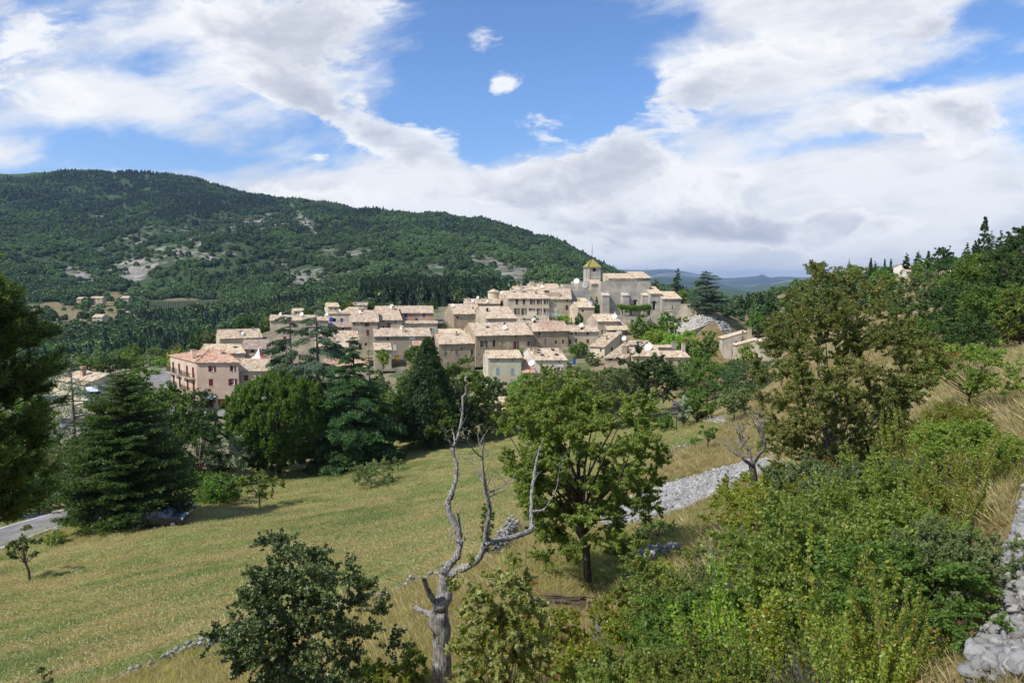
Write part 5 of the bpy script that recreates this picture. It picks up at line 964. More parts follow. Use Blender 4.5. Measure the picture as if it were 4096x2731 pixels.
# --- left
T('cedar', 'cedar_tree', 'thin grey green cedar in front of the stone houses at far left, its stem showing', 300, 92, 1430, 460, L_bcedar, .26, 1.7, bark=B_grey, layers=17, droop=.30, sparse=1.2, per=5, shape=.9)
T('cedar', 'conifer_tree', 'broad bright green conifer standing over the dark parked car', 500, 60, 1500, 500, L_thuja, 2.8, 1.9, layers=32, per=20, droop=-.10, shape=.72, base=.01)
T('round', 'broadleaf_tree', 'leafy dark tree between the broad conifer and the pink corner house', 660, 84, 1540, 300, L_green, 1., 1.9, base=.1)
T('round', 'broadleaf_tree', 'yellowish tree growing left of the road up to the village', 545, 118, 1465, 130, L_bush, 1., 1.7, base=.1)
T('round', 'broadleaf_tree', 'dark leafy tree at far left under the long low roof', 90, 80, 1620, 330, L_green, 1., 1.9, base=.05); T('round', 'broadleaf_tree', 'shaded tree behind the thin cedar, left of the broad conifer', 285, 72, 1760, 300, L_olive, 1., 1.9, base=.05); T('round', 'broadleaf_tree', 'low tree by the bend of the lower road', 150, 66, 1880, 260, L_dark, 1., 1.9, base=.02)
T('round', 'broadleaf_tree', 'dusky tree filling the gap right of the broad conifer', 790, 80, 1640, 240, L_dark, 1., 1.9, base=.05)
T('round', 'broadleaf_tree', 'grey green ash like tree against the left side of the round pine', 905, 82, 1740, 200, L_silver, .8, 1.8, base=.05)
T('round', 'shrub', 'wide hedge like shrub at the left edge of the meadow', 800, 72, 1900, 250, L_bush, 1., 1.8, base=.0, cat='shrub', parts=('foliage', 'stems')); T('round', 'shrub', 'leafy shrub right of the broad conifer at the meadow edge', 890, 70, 1900, 160, L_bush, 1., 1.8, base=0, cat='shrub', parts=('foliage', 'stems'))
T('umbrella', 'pine_tree', 'big round bright green pine in front of the village', 1115, 90, 1505, 420, L_pine, 4.2, 1.8, r0=.3)
T('cedar', 'cedar_tree', 'sparse blue green cedar, left one of the pair before the tall stone house', 1170, 118, 1245, 340, L_bcedar, 1.2, 1.6, bark=B_grey, layers=18, droop=.22, sparse=1.1, per=6, shape=.8); T('cedar', 'cedar_tree', 'sparse blue green cedar, right one of the pair with darker lower boughs', 1275, 116, 1205, 340, L_bcedar, 1.5, 1.6, bark=B_grey, layers=19, droop=.24, sparse=1., per=6, shape=.75)
T('cedar', 'cedar_tree', 'large green cedar with drooping tiers right of the round pine', 1420, 92, 1350, 440, L_cedar, 1.9, 1.8, layers=22, droop=.14, per=12, shape=1.2); T('cedar', 'cedar_tree', 'narrow young cedar top beside the walled garden', 1480, 108, 1400, 110, L_cedar, 1.1, 1.7, layers=16, per=7)
T('flame', 'conifer_tree', 'tall dark pointed conifer in front of the long row of houses', 1715, 100, 1355, 270, L_fir, 1.5, 1.8, cone=.05, ncl=300, cl=.16, st=1.1); T('flame', 'conifer_tree', 'second dark conifer top right behind the tall pointed conifer', 1745, 112, 1425, 110, L_fir, 1.1, 1.8, cone=.1, ncl=150)
T('round', 'broadleaf_tree', 'yellow green cypress like tree left of the tall pointed conifer', 1655, 112, 1435, 130, L_olive, 1., 1.8, base=.1, taper=.3); T('round', 'broadleaf_tree', 'light green tree under the walled garden', 1560, 98, 1560, 190, L_green, 1., 1.8, base=.1)
T('round', 'broadleaf_tree', 'tall leafy tree with a yellow top right of the tall pointed conifer', 1860, 104, 1440, 210, L_green, 1., 1.8, base=.12); T('round', 'broadleaf_tree', 'dark rounded tree below the peeling cream house', 1975, 122, 1505, 130, L_dark, 1., 1.8, base=.1, group=None)
T('round', 'broadleaf_tree', 'dark crown just right of the rounded tree below the cream house', 1935, 112, 1560, 120, L_dark, 1., 1.8, base=.1); T('flame', 'broadleaf_tree', 'upright bright green tree below the lean to house', 2105, 116, 1502, 150, L_bush, 1.1, 1.8, cone=.6, ncl=160); T('round', 'broadleaf_tree', 'low green tree at the top edge of the meadow left of the maple', 2130, 102, 1580, 160, L_green, 1., 1.8, base=.05)
T('round', 'shrub', 'rounded pale yellow flowering shrub at the top of the meadow', 2010, 106, 1590, 130, L_yell, 1.1, 1.8, base=0., cat='shrub', parts=('foliage', 'stems'))
T('round', 'broadleaf_tree', 'airy grey green tree in front of the pink house with the arched window', 2290, 100, 1455, 260, L_olive, .6, 1.7, base=.1); T('round', 'broadleaf_tree', 'yellowish linden shaped tree left of the dark beech', 2440, 92, 1470, 210, L_olive, 1., 1.8, base=.1, taper=.25)
T('round', 'broadleaf_tree', 'very dark wide tree whose boughs hang over the upper meadow', 2590, 98, 1408, 290, L_dark, 1.2, 1.8, base=.08, ncl=60); T('round', 'broadleaf_tree', 'dull green tree behind the very dark wide tree', 2740, 112, 1440, 170, L_olive, 1., 1.8, base=.1)
T('round', 'broadleaf_tree', 'mid green tree below the cottages left of the blue pine', 2830, 104, 1440, 210, L_green, 1., 1.8, base=.05); T('cedar', 'pine_tree', 'blue green pine with flat boughs beside the rust coloured tree', 3010, 92, 1450, 330, L_cedar, 1., 1.8, layers=12, per=9, shape=.45, droop=.02)
T('round', 'shrub', 'bright green clipped shrub behind the mauve standard bush', 2790, 84, 1552, 150, L_bush, 1.1, 1.8, base=0., cat='shrub', parts=('foliage', 'stems')); T('round', 'shrub', 'low dome of glossy green leaves on the upper meadow', 2662, 80, 1662, 80, L_bush, 1.2, 1.7, base=0., cat='shrub', parts=('foliage', 'stems'))
T('round', 'shrub', 'silvery bush right behind the mauve standard bush', 2735, 82, 1580, 60, L_silver, 1.1, 1.7, base=0., cat='shrub', parts=('foliage', 'stems')); T('round', 'standard_bush', 'small lollipop bush with mauve blossom on a bare stem', 2707, 78, 1602, 34, L_lav, 1.4, 1.6, base=.5, cat='shrub', ncl=14, clr=.25)
T('round', 'oak_tree', 'small grey green oak between the shrubs and the bare tree', 2940, 68, 1555, 150, L_olive, 1., 1.9, base=.25); T('round', 'sapling', 'young thin tree on the dry grass left of the bare tree', 2835, 52, 1695, 85, L_green, .6, 1.8, base=.3, ncl=16); T('round', 'shrub', 'small bright bush on the dry grass edge', 2792, 58, 1752, 60, L_bush, 1., 1.8, base=0, cat='shrub', parts=('foliage', 'stems'))
for px_, d_, t_, w_, lf, lb in [(2200, 132, 1492, 120, L_green, 'green tree under the pale pink house, left of two'), (2260, 128, 1505, 110, L_olive, 'olive tree under the pale pink house, right of two'), (2360, 132, 1480, 110, L_green, 'green tree below the water barrel'), (2440, 130, 1470, 100, L_olive, 'olive tree below the cream corner house'), (2510, 126, 1475, 120, L_dark, 'dark tree under the broad orange roof'), (2680, 128, 1455, 110, L_green, 'green tree under the rightmost tiled roof'), (2760, 132, 1448, 110, L_dark, 'dark tree between the tiled roofs and the cottages'), (2890, 130, 1450, 110, L_green, 'green tree below the stone cottage'), (2950, 136, 1440, 90, L_olive, 'dusty tree under the narrow stone wing'), (3060, 130, 1450, 130, L_green, 'green tree below the house with white shutters'), (1520, 128, 1480, 90, L_olive, 'olive tree below the walled garden, left of two'), (1620, 130, 1500, 110, L_green, 'green tree below the walled garden, right of two'), (1820, 132, 1495, 110, L_olive, 'olive tree at the foot of the long row'), (1400, 130, 1480, 120, L_dark, 'dark tree under the low orange roof')]: T('round', 'broadleaf_tree', lb, px_, d_, t_, w_, lf, 1., 1.8, base=.02)
for px_, d_, t_, w_, lf, lb in [(230, 165, 1440, 130, L_dark, 'dark tree behind the left stone house'), (340, 172, 1430, 120, L_green, 'green tree over the gable of the left stone house'), (440, 178, 1425, 120, L_dark, 'dark tree behind the camper van'), (520, 182, 1415, 110, L_green, 'green tree left of the round road sign'), (600, 185, 1425, 100, L_olive, 'olive tree behind the round road sign'), (655, 176, 1435, 80, L_bush, 'bright tree at the top of the village road'), (700, 186, 1395, 90, L_green, 'green tree above the village road bend'), (150, 150, 1470, 130, L_green, 'green tree left of the left stone house'), (60, 145, 1460, 140, L_dark, 'dark tree at the far left behind the near pine'), (610, 158, 1478, 60, L_bush, 'small bright bush on the inner bend of the village road')]: T('round', 'broadleaf_tree', lb, px_, d_, t_, w_, lf, 1., 1.8, base=.02)
GO = None
T('round', 'orchard_tree', 'small fruit tree with two trunks on the meadow', 1035, 68, 1885, 190, L_maple, .75, 1.8, base=.28, ncl=24); T('round', 'orchard_tree', 'low spreading fruit tree on the meadow in front of the large cedar', 1475, 76, 1868, 220, L_olive, .9, 1.8, base=.26, ncl=26, clr=.14); T('round', 'orchard_tree', 'little crooked tree alone on the meadow near the lower road', 112, 45, 2105, 150, L_olive, .75, 1.8, base=.38, ncl=18, lean=-.35)
T('round', 'orchard_tree', 'slim young tree at the shaded meadow edge right of the large cedar', 1590, 84, 1830, 60, L_olive, .5, 1.7, base=.3, ncl=12)
T('round', 'shrub', 'scrubby hedge bush at the roadside on the left', 300, 60, 2060, 110, L_olive, 1., 1.8, base=0, cat='shrub', parts=('foliage', 'stems')); T('round', 'shrub', 'low yellowish roadside bush next to the lone crooked tree', 215, 54, 2130, 90, L_maple, 1., 1.8, base=0, cat='shrub', parts=('foliage', 'stems')); T('round', 'shrub', 'weedy bush under the broad conifer', 420, 57, 2040, 110, L_olive, 1., 1.8, base=0, cat='shrub', parts=('foliage', 'stems'))
for i_, (px_, d_, t_, w_, lf, lb) in enumerate([(60, 95, 1560, 240, L_dark, 'dark tree below the cliff side of the low stone building'), (1000, 100, 1600, 160, L_dark, 'dark tree hiding behind the left shoulder of the round pine'), (1290, 104, 1560, 190, L_dark, 'dark tree between the round pine and the large cedar'), (1590, 106, 1600, 150, L_dark, 'dark tree behind the large cedar at its right'), (1760, 98, 1600, 170, L_green, 'green tree at the foot of the tall pointed conifer'), (2230, 104, 1600, 150, L_green, 'green tree behind the upper left of the maple'), (1900, 102, 1640, 130, L_dark, 'dark low tree under the yellow topped tree'), (2400, 104, 1520, 180, L_green, 'green tree filling in behind the maple crown')]): T('round', 'broadleaf_tree', lb, px_, d_, t_, w_, lf, 1., 1.9, base=.02)
# --- around the village
T('round', 'shrub', 'climbing bush over the door of the pink corner house', 800, 134.5, 1552, 105, L_dark, 1.2, 1.6, base=0, cat='shrub', parts=('foliage', 'stems')); T('round', 'shrub', 'pale yellow flowering tree behind the pink corner house', 705, 160, 1395, 70, L_yell, 1.2, 1.6, base=0., cat='shrub'); T('flame', 'cypress_tree', 'tiny dark cypress on the road edge below the pink corner house', 862, 124, 1640, 18, L_fir, 1.5, 1.5, cone=.3, ncl=40)
for px_, t_, w_, lb in ((768, 1320, 20, 'left one of the cypress pair behind the pink corner house'), (792, 1317, 26, 'right one of the cypress pair behind the pink corner house')): T('flame', 'cypress_tree', lb, px_, 205, t_, w_, L_thuja, 1.6, 1.5, cone=.3, ncl=50)
T('flame', 'cypress_tree', 'slim cypress against the church buttress', 2386, 214, 1188, 17, L_thuja, 1.8, 1.5, cone=.6, ncl=50); T('flame', 'cypress_tree', 'stout cypress beside the little gabled house below the church', 2316, 199, 1252, 28, L_thuja, 1.8, 1.5, cone=.6, ncl=60); T('flame', 'cypress_tree', 'round topped cypress among the cottages at the right', 2967, 188, 1322, 26, L_thuja, 1.8, 1.5, cone=.6, ncl=50)
T('round', 'broadleaf_tree', 'fig like tree in front of the right end of the long row', 2316, 160, 1368, 86, L_green, 1.2, 1.7, base=.1); T('round', 'broadleaf_tree', 'dusty olive tree beside the cream corner house', 2372, 150, 1412, 60, L_olive, 1., 1.6, base=0.); T('round', 'broadleaf_tree', 'tree growing in the walled garden before the yellow doors', 1656, 160, 1378, 84, L_green, 1.1, 1.6, base=.2); T('round', 'broadleaf_tree', 'leaning bright green tree in the walled garden', 1532, 158, 1400, 52, L_lime, 1., 1.6, base=.35)
T('round', 'hedge', 'clipped hedge with a bright vine on top at the end of the roof terrace', 2255, 206, 1264, 52, L_lime, 1.4, 1.5, base=0., cat='hedge', parts=('foliage', 'stems')); T('round', 'shrub', 'bush poking over the roof between the long row and the cream house', 2085, 158, 1393, 44, L_bush, 1.2, 1.6, base=0, cat='shrub', parts=('foliage', 'stems'))
for px_, d_, t_, w_, lf, lb in [(2560, 178, 1262, 80, L_green, 'leftmost of the bright trees below the church terrace'), (2672, 186, 1250, 84, L_bush, 'tallest bright green tree below the church terrace'), (2610, 168, 1316, 100, L_lime, 'yellow green tree in front of the bright trees below the church'), (2690, 164, 1330, 90, L_lime, 'yellow green tree directly above the rightmost tiled roof'), (2750, 168, 1318, 90, L_lime, 'most yellow of the trees below the stepped ramp'), (2832, 172, 1322, 84, L_bush, 'green tree at the right end of the bright row, near the stone cottage'), (2790, 158, 1385, 70, L_green, 'low green tree left of the stone cottage'), (2605, 192, 1290, 70, L_green, 'small green tree half behind the leftmost bright trees')]: T('round', 'broadleaf_tree', lb, px_, d_, t_, w_, lf, 1.2, 1.7, base=.06)
T('cedar', 'cedar_tree', 'great blue cedar at the churchyard wall', 2825, 216, 1082, 165, L_bcedar, 1.3, 1.6, layers=17, per=11, shape=.62, base=.08, droop=.02); T('cedar', 'spruce_tree', 'dark ragged spruce between the church and the great cedar', 2708, 232, 1072, 72, L_fir, 1.4, 1.5, layers=16, per=10); T('round', 'pine_tree', 'olive coloured pine top behind the chapel roof', 2620, 240, 1114, 50, L_olive, 1.3, 1.6, base=.1); T('round', 'pine_tree', 'brownish tree at the foot of the great cedar', 2728, 226, 1150, 46, L_maple, 1.2, 1.6, base=.1)
T('round', 'broadleaf_tree', 'dense green tree shading the silver car', 3032, 208, 1250, 96, L_bush, 1.3, 1.7, base=.25); T('round', 'broadleaf_tree', 'bright green tree before the cottage with the narrow wing', 2985, 172, 1370, 66, L_lime, 1.1, 1.6, base=.1); T('round', 'shrub', 'clipped dome bush under the churchyard wall, left of two', 2716, 212, 1262, 19, L_dark, 1.5, 1.5, base=0, cat='shrub', ncl=10, parts=('foliage', 'stems')); T('round', 'shrub', 'loose bush under the churchyard wall, right of two', 2744, 210, 1268, 26, L_green, 1.5, 1.5, base=0, cat='shrub', ncl=10, parts=('foliage', 'stems'))
for px_, d_, t_, w_, lb in [(2965, 240, 1180, 22, 'leftmost of the cypresses in the valley gap'), (2990, 238, 1168, 26, 'second of the cypresses in the valley gap'), (3040, 236, 1172, 26, 'tallest cypress right of the valley gap'), (3075, 232, 1163, 30, 'rightmost of the cypresses in the valley gap')]: T('flame', 'cypress_tree', lb, px_, d_, t_, w_, L_fir, 1.4, 1.5, cone=.3, ncl=50)
# pergola on the church terrace
q0, q1 = P(*ZD(925, 905), 215.5), P(*ZD(1375, 905), 216.5); pg = empty('pergola', (q0.x, q0.y, q0.z), math.atan2(q1.y - q0.y, q1.x - q0.x), label='long vine covered pergola casting deep shade against the church wall', cat='pergola'); Wp = (q1 - q0).length; rng = np.random.default_rng(5); n = 9000
C = np.stack([rng.uniform(-.5, Wp + .3, n), rng.uniform(-.6, 3.6, n), rng.normal(0, .22, n) + .1], 1); C[:, 2] -= (C[:, 1] < 0) * rng.exponential(.5, n); C[:, 2] += fbm(C[:, 0], C[:, 1], 2, 2, 4) * .5; obj('vine', leaves('vine', C, .42, L_bush, rng, 1.3), pg)
for k in range(4):
    m = MB(); xk = .3 + (Wp - .6) * k / 3; m.box(xk - .1, xk + .1, -.1, .1, -4, .05); m.build('post', M_dwood, pg)
m = MB(); m.box(-.3, Wp + .3, -.08, .08, -.1, .05); m.box(-.3, Wp + .3, 3.3, 3.4, -.1, .05); m.build('beam', M_dwood, pg)
# --- right hillside skyline
RS = [('cedar', 'conifer_tree', 3625, 190, 1012, 44, L_fir, 'dark pointed conifer left of the white villa'), ('cedar', 'conifer_tree', 3672, 192, 1004, 46, L_cedar, 'twin topped cedar right above the white villa'), ('flame', 'cypress_tree', 3712, 180, 1004, 22, L_fir, 'narrow cypress between the white villa and the big pine'), ('round', 'pine_tree', 3775, 175, 984, 80, L_fir, 'big dark pine on the right skyline'), ('cedar', 'conifer_tree', 3866, 165, 970, 46, L_fir, 'jagged conifer left of the tall skyline cypress'), ('flame', 'conifer_tree', 3898, 160, 965, 34, L_fir, 'leaning conifer right beside the tall skyline cypress'),
      ('flame', 'cypress_tree', 3932, 140, 866, 50, L_fir, 'very tall cypress on the right skyline'), ('cedar', 'cedar_tree', 3960, 150, 925, 60, L_bcedar, 'pale cedar just behind the very tall cypress'), ('cedar', 'cedar_tree', 4000, 150, 922, 60, L_cedar, 'cedar top between the tall cypress and the picture edge'), ('round', 'pine_tree', 4075, 120, 905, 130, L_dark, 'spreading pine at the right edge of the skyline'), ('flame', 'cypress_tree', 3482, 210, 1032, 16, L_fir, 'small cypress on the ridge, leftmost of the thin ones'), ('flame', 'cypress_tree', 3538, 215, 1036, 9, L_fir, 'very thin cypress on the ridge, middle one'), ('flame', 'cypress_tree', 3563, 215, 1035, 9, L_fir, 'very thin cypress on the ridge, right one'),
      ('cedar', 'cedar_tree', 3390, 180, 1035, 50, L_cedar, 'wind bent cedar above the rust coloured tree'), ('round', 'broadleaf_tree', 3590, 205, 1060, 60, L_dark, 'dark tree on the ridge left of the white villa'), ('round', 'broadleaf_tree', 3440, 195, 1072, 60, L_dark, 'dark tree on the ridge above the rust coloured tree'), ('cedar', 'conifer_tree', 3500, 205, 1045, 26, L_fir, 'small fir beside the leftmost thin cypress'),
      ('round', 'broadleaf_tree', 3700, 150, 1040, 110, L_green, 'green tree in front of the white villa garden'), ('round', 'broadleaf_tree', 3800, 140, 1030, 130, L_dark, 'dark tree below the villas on the right slope'), ('round', 'broadleaf_tree', 3900, 125, 1010, 130, L_green, 'green tree hiding the foot of the tall skyline cypress'), ('round', 'broadleaf_tree', 4010, 110, 975, 150, L_dark, 'dark tree right of the tall skyline cypress'), ('round', 'broadleaf_tree', 3400, 170, 1090, 150, L_dark, 'dark scrub tree on the ridge behind the rust coloured tree'), ('round', 'broadleaf_tree', 3520, 175, 1080, 130, L_green, 'green scrub tree on the ridge behind the rust coloured tree'), ('round', 'broadleaf_tree', 3740, 88, 1075, 130, L_olive, 'yellow olive tree standing above the stony path'), ('round', 'broadleaf_tree', 3640, 100, 1110, 150, L_olive, 'grey green scrub tree left of the stony path'), ('round', 'broadleaf_tree', 3560, 120, 1100, 140, L_green, 'green scrub tree behind the rust coloured tree'), ('round', 'broadleaf_tree', 3860, 74, 1070, 230, L_green, 'green tree right of the stony path'), ('round', 'broadleaf_tree', 3960, 64, 1010, 300, L_green, 'large leafy tree on the right slope below the villas'), ('round', 'broadleaf_tree', 4070, 56, 960, 280, L_dark, 'large dark tree at the right picture edge'), ('round', 'broadleaf_tree', 3840, 54, 1130, 260, L_dark, 'deep green tree in the middle of the right slope'), ('round', 'broadleaf_tree', 3990, 47, 1130, 300, L_green, 'leafy tree above the dry grass at right'), ('round', 'broadleaf_tree', 4100, 44, 1120, 220, L_maple, 'yellow flecked tree at the right picture edge'), ('round', 'broadleaf_tree', 3880, 42, 1270, 210, L_dark, 'dark low tree right above the small light tree'), ('round', 'broadleaf_tree', 3730, 47, 1270, 190, L_green, 'green tree right behind the rust coloured tree'), ('round', 'broadleaf_tree', 3640, 60, 1215, 180, L_green, 'green tree lower left of the stony path'),
      ('round', 'broadleaf_tree', 3080, 215, 1195, 80, L_dark, 'dark tree right of the valley gap cypresses'), ('round', 'broadleaf_tree', 3130, 190, 1180, 100, L_green, 'green tree left behind the rust coloured tree'), ('round', 'broadleaf_tree', 3190, 205, 1150, 110, L_olive, 'olive tree on the slope left behind the rust coloured tree'), ('round', 'broadleaf_tree', 3280, 195, 1115, 120, L_green, 'green tree on the slope behind the top of the rust coloured tree'), ('round', 'broadleaf_tree', 3180, 150, 1260, 110, L_green, 'green tree behind the left side of the rust coloured tree'), ('round', 'broadleaf_tree', 3340, 150, 1180, 120, L_green, 'green tree behind the middle of the rust coloured tree'), ('round', 'broadleaf_tree', 3480, 150, 1120, 120, L_olive, 'olive tree behind the right top of the rust coloured tree')]
for kd, nm, px_, d_, t_, w_, lf, lb in RS: T(kd, nm, lb, px_, d_, t_, w_, lf, 1.6 if kd != 'round' else 1.1, 1.7, **({'base': .03} if kd == 'round' else {'cone': .35, 'ncl': 90} if kd == 'flame' else {'layers': 14, 'per': 9}))
# --- foreground individuals
T('round', 'maple_tree', 'field maple with an ivy covered leaning trunk in the centre of the picture', 2360, 22, 1450, 700, L_maple, 1.7, 1.9, base=.13, fork=.30, ncl=230, clr=.072, fill=.3, r0=.13, bark=B_brown, lean=-.35, zmin=-.98, taper=-.05)
T('round', 'rusty_tree', 'wide multi stemmed tree full of rust coloured seeds at the right', 3350, 17.5, 1060, 720, L_rust, 1.8, 1.5, base=.0, ncl=380, clr=.06, fill=.3, lump=.12, r0=.07, zmin=-.95, bark=B_grey)
T('round', 'broadleaf_tree', 'small light green tree on the dry grass at the right', 3900, 19, 1360, 400, L_box2, .5, 1.8, base=.2, ncl=90, clr=.07, r0=.035)
T('round', 'shrub', 'dark glossy leaved shrub in the left foreground', 1200, 9.2, 2120, 700, L_near, 1.1, 2.9, cat='shrub', base=.12, ncl=170, clr=.085, fill=.2, r0=.03, parts=('foliage', 'stems'))
T('round', 'smoke_bush', 'broad leaved yellow green shrub right of the dead tree', 2010, 7.8, 2230, 500, L_sumac, 1.1, 4.4, cat='shrub', base=.05, ncl=110, clr=.09, fill=.2, r0=.02, parts=('foliage', 'stems'))
T('round', 'shrub', 'slender juniper against the wall end beside the dead tree', 1950, 30, 1990, 60, L_green, .6, 1.8, base=.05, cat='shrub'); T('round', 'shrub', 'green shrub under the right side of the maple', 2640, 26, 2180, 220, L_green, .7, 2., base=0, cat='shrub'); T('round', 'shrub', 'dark shrub in the shade under the maple', 2560, 20, 2260, 170, L_dark, .8, 2., base=0, cat='shrub'); T('round', 'shrub', 'silver grey tree lavender like bush below the bare tree', 3180, 19, 1850, 260, L_silver, .8, 1.9, base=.1, cat='shrub', bark=B_grey)
T('flame', 'shrub', 'upright dark box shoot standing by the small stone heap', 2640, 18, 2190, 26, L_dark, 1., 1.8, cone=.5, ncl=40, cat='shrub'); T('round', 'shrub', 'red brown withered bush on the right slope', 3790, 38, 1390, 110, L_orange, .5, 1.9, base=.1, cat='shrub'); T('round', 'shrub', 'tiny dark shrub at the lower left edge of the picture', 170, 14, 2640, 90, L_near, .5, 2., base=0, cat='shrub', parts=('foliage', 'stems'))
for px_, d_, t_, w_, lb in [(1640, 12, 2560, 150, 'small leafy bush left of the foot of the dead tree'), (1560, 9, 2660, 260, 'bright box bush between the glossy shrub and the dead tree'), (2350, 9, 2590, 300, 'bright box bush in front of the cut stump'), (2250, 13.5, 2420, 200, 'low bush on the slope left of the cut stump'), (2560, 11, 2370, 260, 'box bush right of the cut stump'), (2160, 9.5, 2540, 220, 'box bush between the broad leaved shrub and the cut stump'), (1890, 11, 2520, 170, 'box bush tucked right behind the dead trunk'), (2460, 13, 2390, 260, 'box bush between the cut stump and the maple trunk'), (2080, 13, 2420, 220, 'box bush below the brushwood pile'), (1460, 12, 2640, 180, 'box bush peeping out right of the dark glossy shrub'), (2640, 17, 2230, 200, 'box bush below the small stone heap')]: T('round', 'shrub', lb, px_, d_, t_, w_, L_box, 1., 2.5, cat='shrub', base=0., ncl=60, r0=.012, clr=.12, parts=('foliage', 'stems'))
# box thicket at the right: five bushes, copied
BXM = [L_box, L_box2, L_maple, L_olive, L_green]
BX = [tree_meshes('round', 1.35, 2.0, 900 + i, 24000, .030, BXM[i], B_grey, base=0., ncl=(110, 90, 60, 100, 80)[i], clr=(.075, .085, .10, .07, .08)[i], fill=.2, zmin=-.1, r0=.014) for i in range(5)] \
   + [tree_meshes('shoots', 1.65, 1.7, 920 + i, 15000, .030, (L_box, L_box2, L_lime)[i], B_grey, nsh=48, leafr=.06, start=.1, tr=.010) for i in range(3)] + [tree_meshes('shoots', 1.25, 1.8, 930, 900, .03, L_olive, B_grey, nsh=420, leafr=.12, start=.5, tr=.006)]
rng = random.Random(4); nb = 0; last_ = None; nr_ = 0
ORD = ['', 'first', 'second', 'third', 'fourth', 'fifth', 'sixth', 'seventh', 'eighth', 'ninth', 'tenth'] + ['%dth' % k if k % 10 not in (1, 2, 3) or k < 20 else '%d%s' % (k, ['', 'st', 'nd', 'rd'][k % 10]) for k in range(11, 90)]
RWN = {210: 'farthest', 180: 'second farthest', 185: 'third farthest', 195: 'fourth farthest', 200: 'middle', 215: 'fourth nearest', 235: 'third nearest', 260: 'second nearest', 280: 'nearest'}
words = ['dense yellow green', 'fresh green', 'orange flecked', 'olive green', 'dark green', 'upright yellow green', 'upright green', 'upright lime green', 'grey twiggy half dead']
for Yd, p0, p1, st, sc in ((16.5, 3200, 3600, 210, .85), (13.5, 3080, 3950, 180, 1.0), (11.2, 2900, 4000, 185, 1.05), (9.3, 2750, 4010, 195, 1.0), (7.6, 2600, 4000, 200, .92), (6.1, 2480, 3930, 215, .84), (4.9, 2420, 3860, 235, .70), (4.0, 2480, 3720, 260, .56), (3.4, 2600, 3560, 280, .44)):
    px_ = p0 + rng.uniform(0, 60)
    while px_ < p1:
        i = rng.choice([0, 0, 1, 1, 2, 3, 4, 5, 5, 6, 7, 8, 8]); Yj = Yd * rng.uniform(.93, 1.07); x_ = (px_ - CX) / FPX * Yj * 1.02; s_ = sc * rng.uniform(.62, 1.22)
        if px_ > 3450 and Yd > 10: s_ *= .8
        elif px_ > 3700: s_ *= .85
        nr_ = nr_ + 1 if st == last_ else 1; last_ = st
        put('box_bush', 'shrub', '%s box bush, %s from left in the %s thicket row' % (words[i], ORD[nr_], RWN[st]), BX[i], (x_, Yj, g1(x_, Yj) - .08), rng.uniform(0, 6.28), (s_, s_, s_ * rng.uniform(.8, 1.2)), group='box bushes on the lower right slope', parts=('foliage', 'stems')); nb += 1; px_ += st * rng.uniform(.85, 1.15)
print('box bushes', nb)
# --- big pine at the left edge
def near_pine():
    rng = np.random.default_rng(77); h = 9.3; S = []; P_ = []; A_ = []; x0 = -7.55; y0 = 8.4
    for i in range(105):
        tt = rng.random(); t = .60 + .39 * tt; a = rng.uniform(-1.1, 1.2) if rng.random() < .85 else rng.uniform(0, 6.28); L = (1.75 * (1 - tt) ** .45 + .35) * rng.uniform(.6, 1.0) * (.8 if tt < .15 else 1); dv = np.array([math.cos(a), math.sin(a), 0]); z0 = h * t
        pl = bez(np.array([0, 0, z0]), dv * L * .6 + [0, 0, z0 - .05 * L], dv * L + [0, 0, z0 + .32 * L], 6); S.append((pl, np.linspace(.028 * (1.3 - t), .008, 6)))
        for k in range(8):
            u = rng.uniform(.35, 1.) if k else 1.; q = pl[min(int(u * 5), 4)] * (1 - (u * 5 % 1 if u < 1 else 1)) + pl[min(int(u * 5) + 1, 5)] * (u * 5 % 1 if u < 1 else 1); sd = np.array([-dv[1], dv[0], 0]) * rng.uniform(-.35, .35) + [0, 0, rng.uniform(.0, .25)]; tip = q + sd * (k > 0) + dv * .1; S.append((np.array([q, (q + tip) / 2 + [0, 0, -.02], tip]), np.array([.01, .008, .006])))
            ax = tip - q + dv * .15 + [0, 0, .12]; ax /= np.linalg.norm(ax); m = 75; e = dirs(rng, m); al = ax + e * .95; al /= np.linalg.norm(al, axis=1)[:, None]; b_ = tip - ax * rng.uniform(0, .22, m)[:, None]; P_.append(b_ + al * .06); A_.append(al)
    C = np.concatenate(P_); A = np.concatenate(A_); lf = leaves('needles', C, .046, L_pine2, rng, 9., None, 0, along=A)
    S.append((np.array([[0, 0, -1], [0, 0, h * .5], [0, 0, h]]), np.array([.16, .1, .02])))
    put('pine_tree', 'tree', 'near pine with long needles filling the left edge of the picture', (lf, tubes('trunk', S, B_brown)), (x0, y0, g1(x0, y0)), parts=('needles', 'trunk')); print('pine ground', g1(x0, y0))
L_pine2 = leaf_mat('long_pine_needles', (.018, .040, .009), (.085, .125, .026), (.16, .11, .04), .015); near_pine()
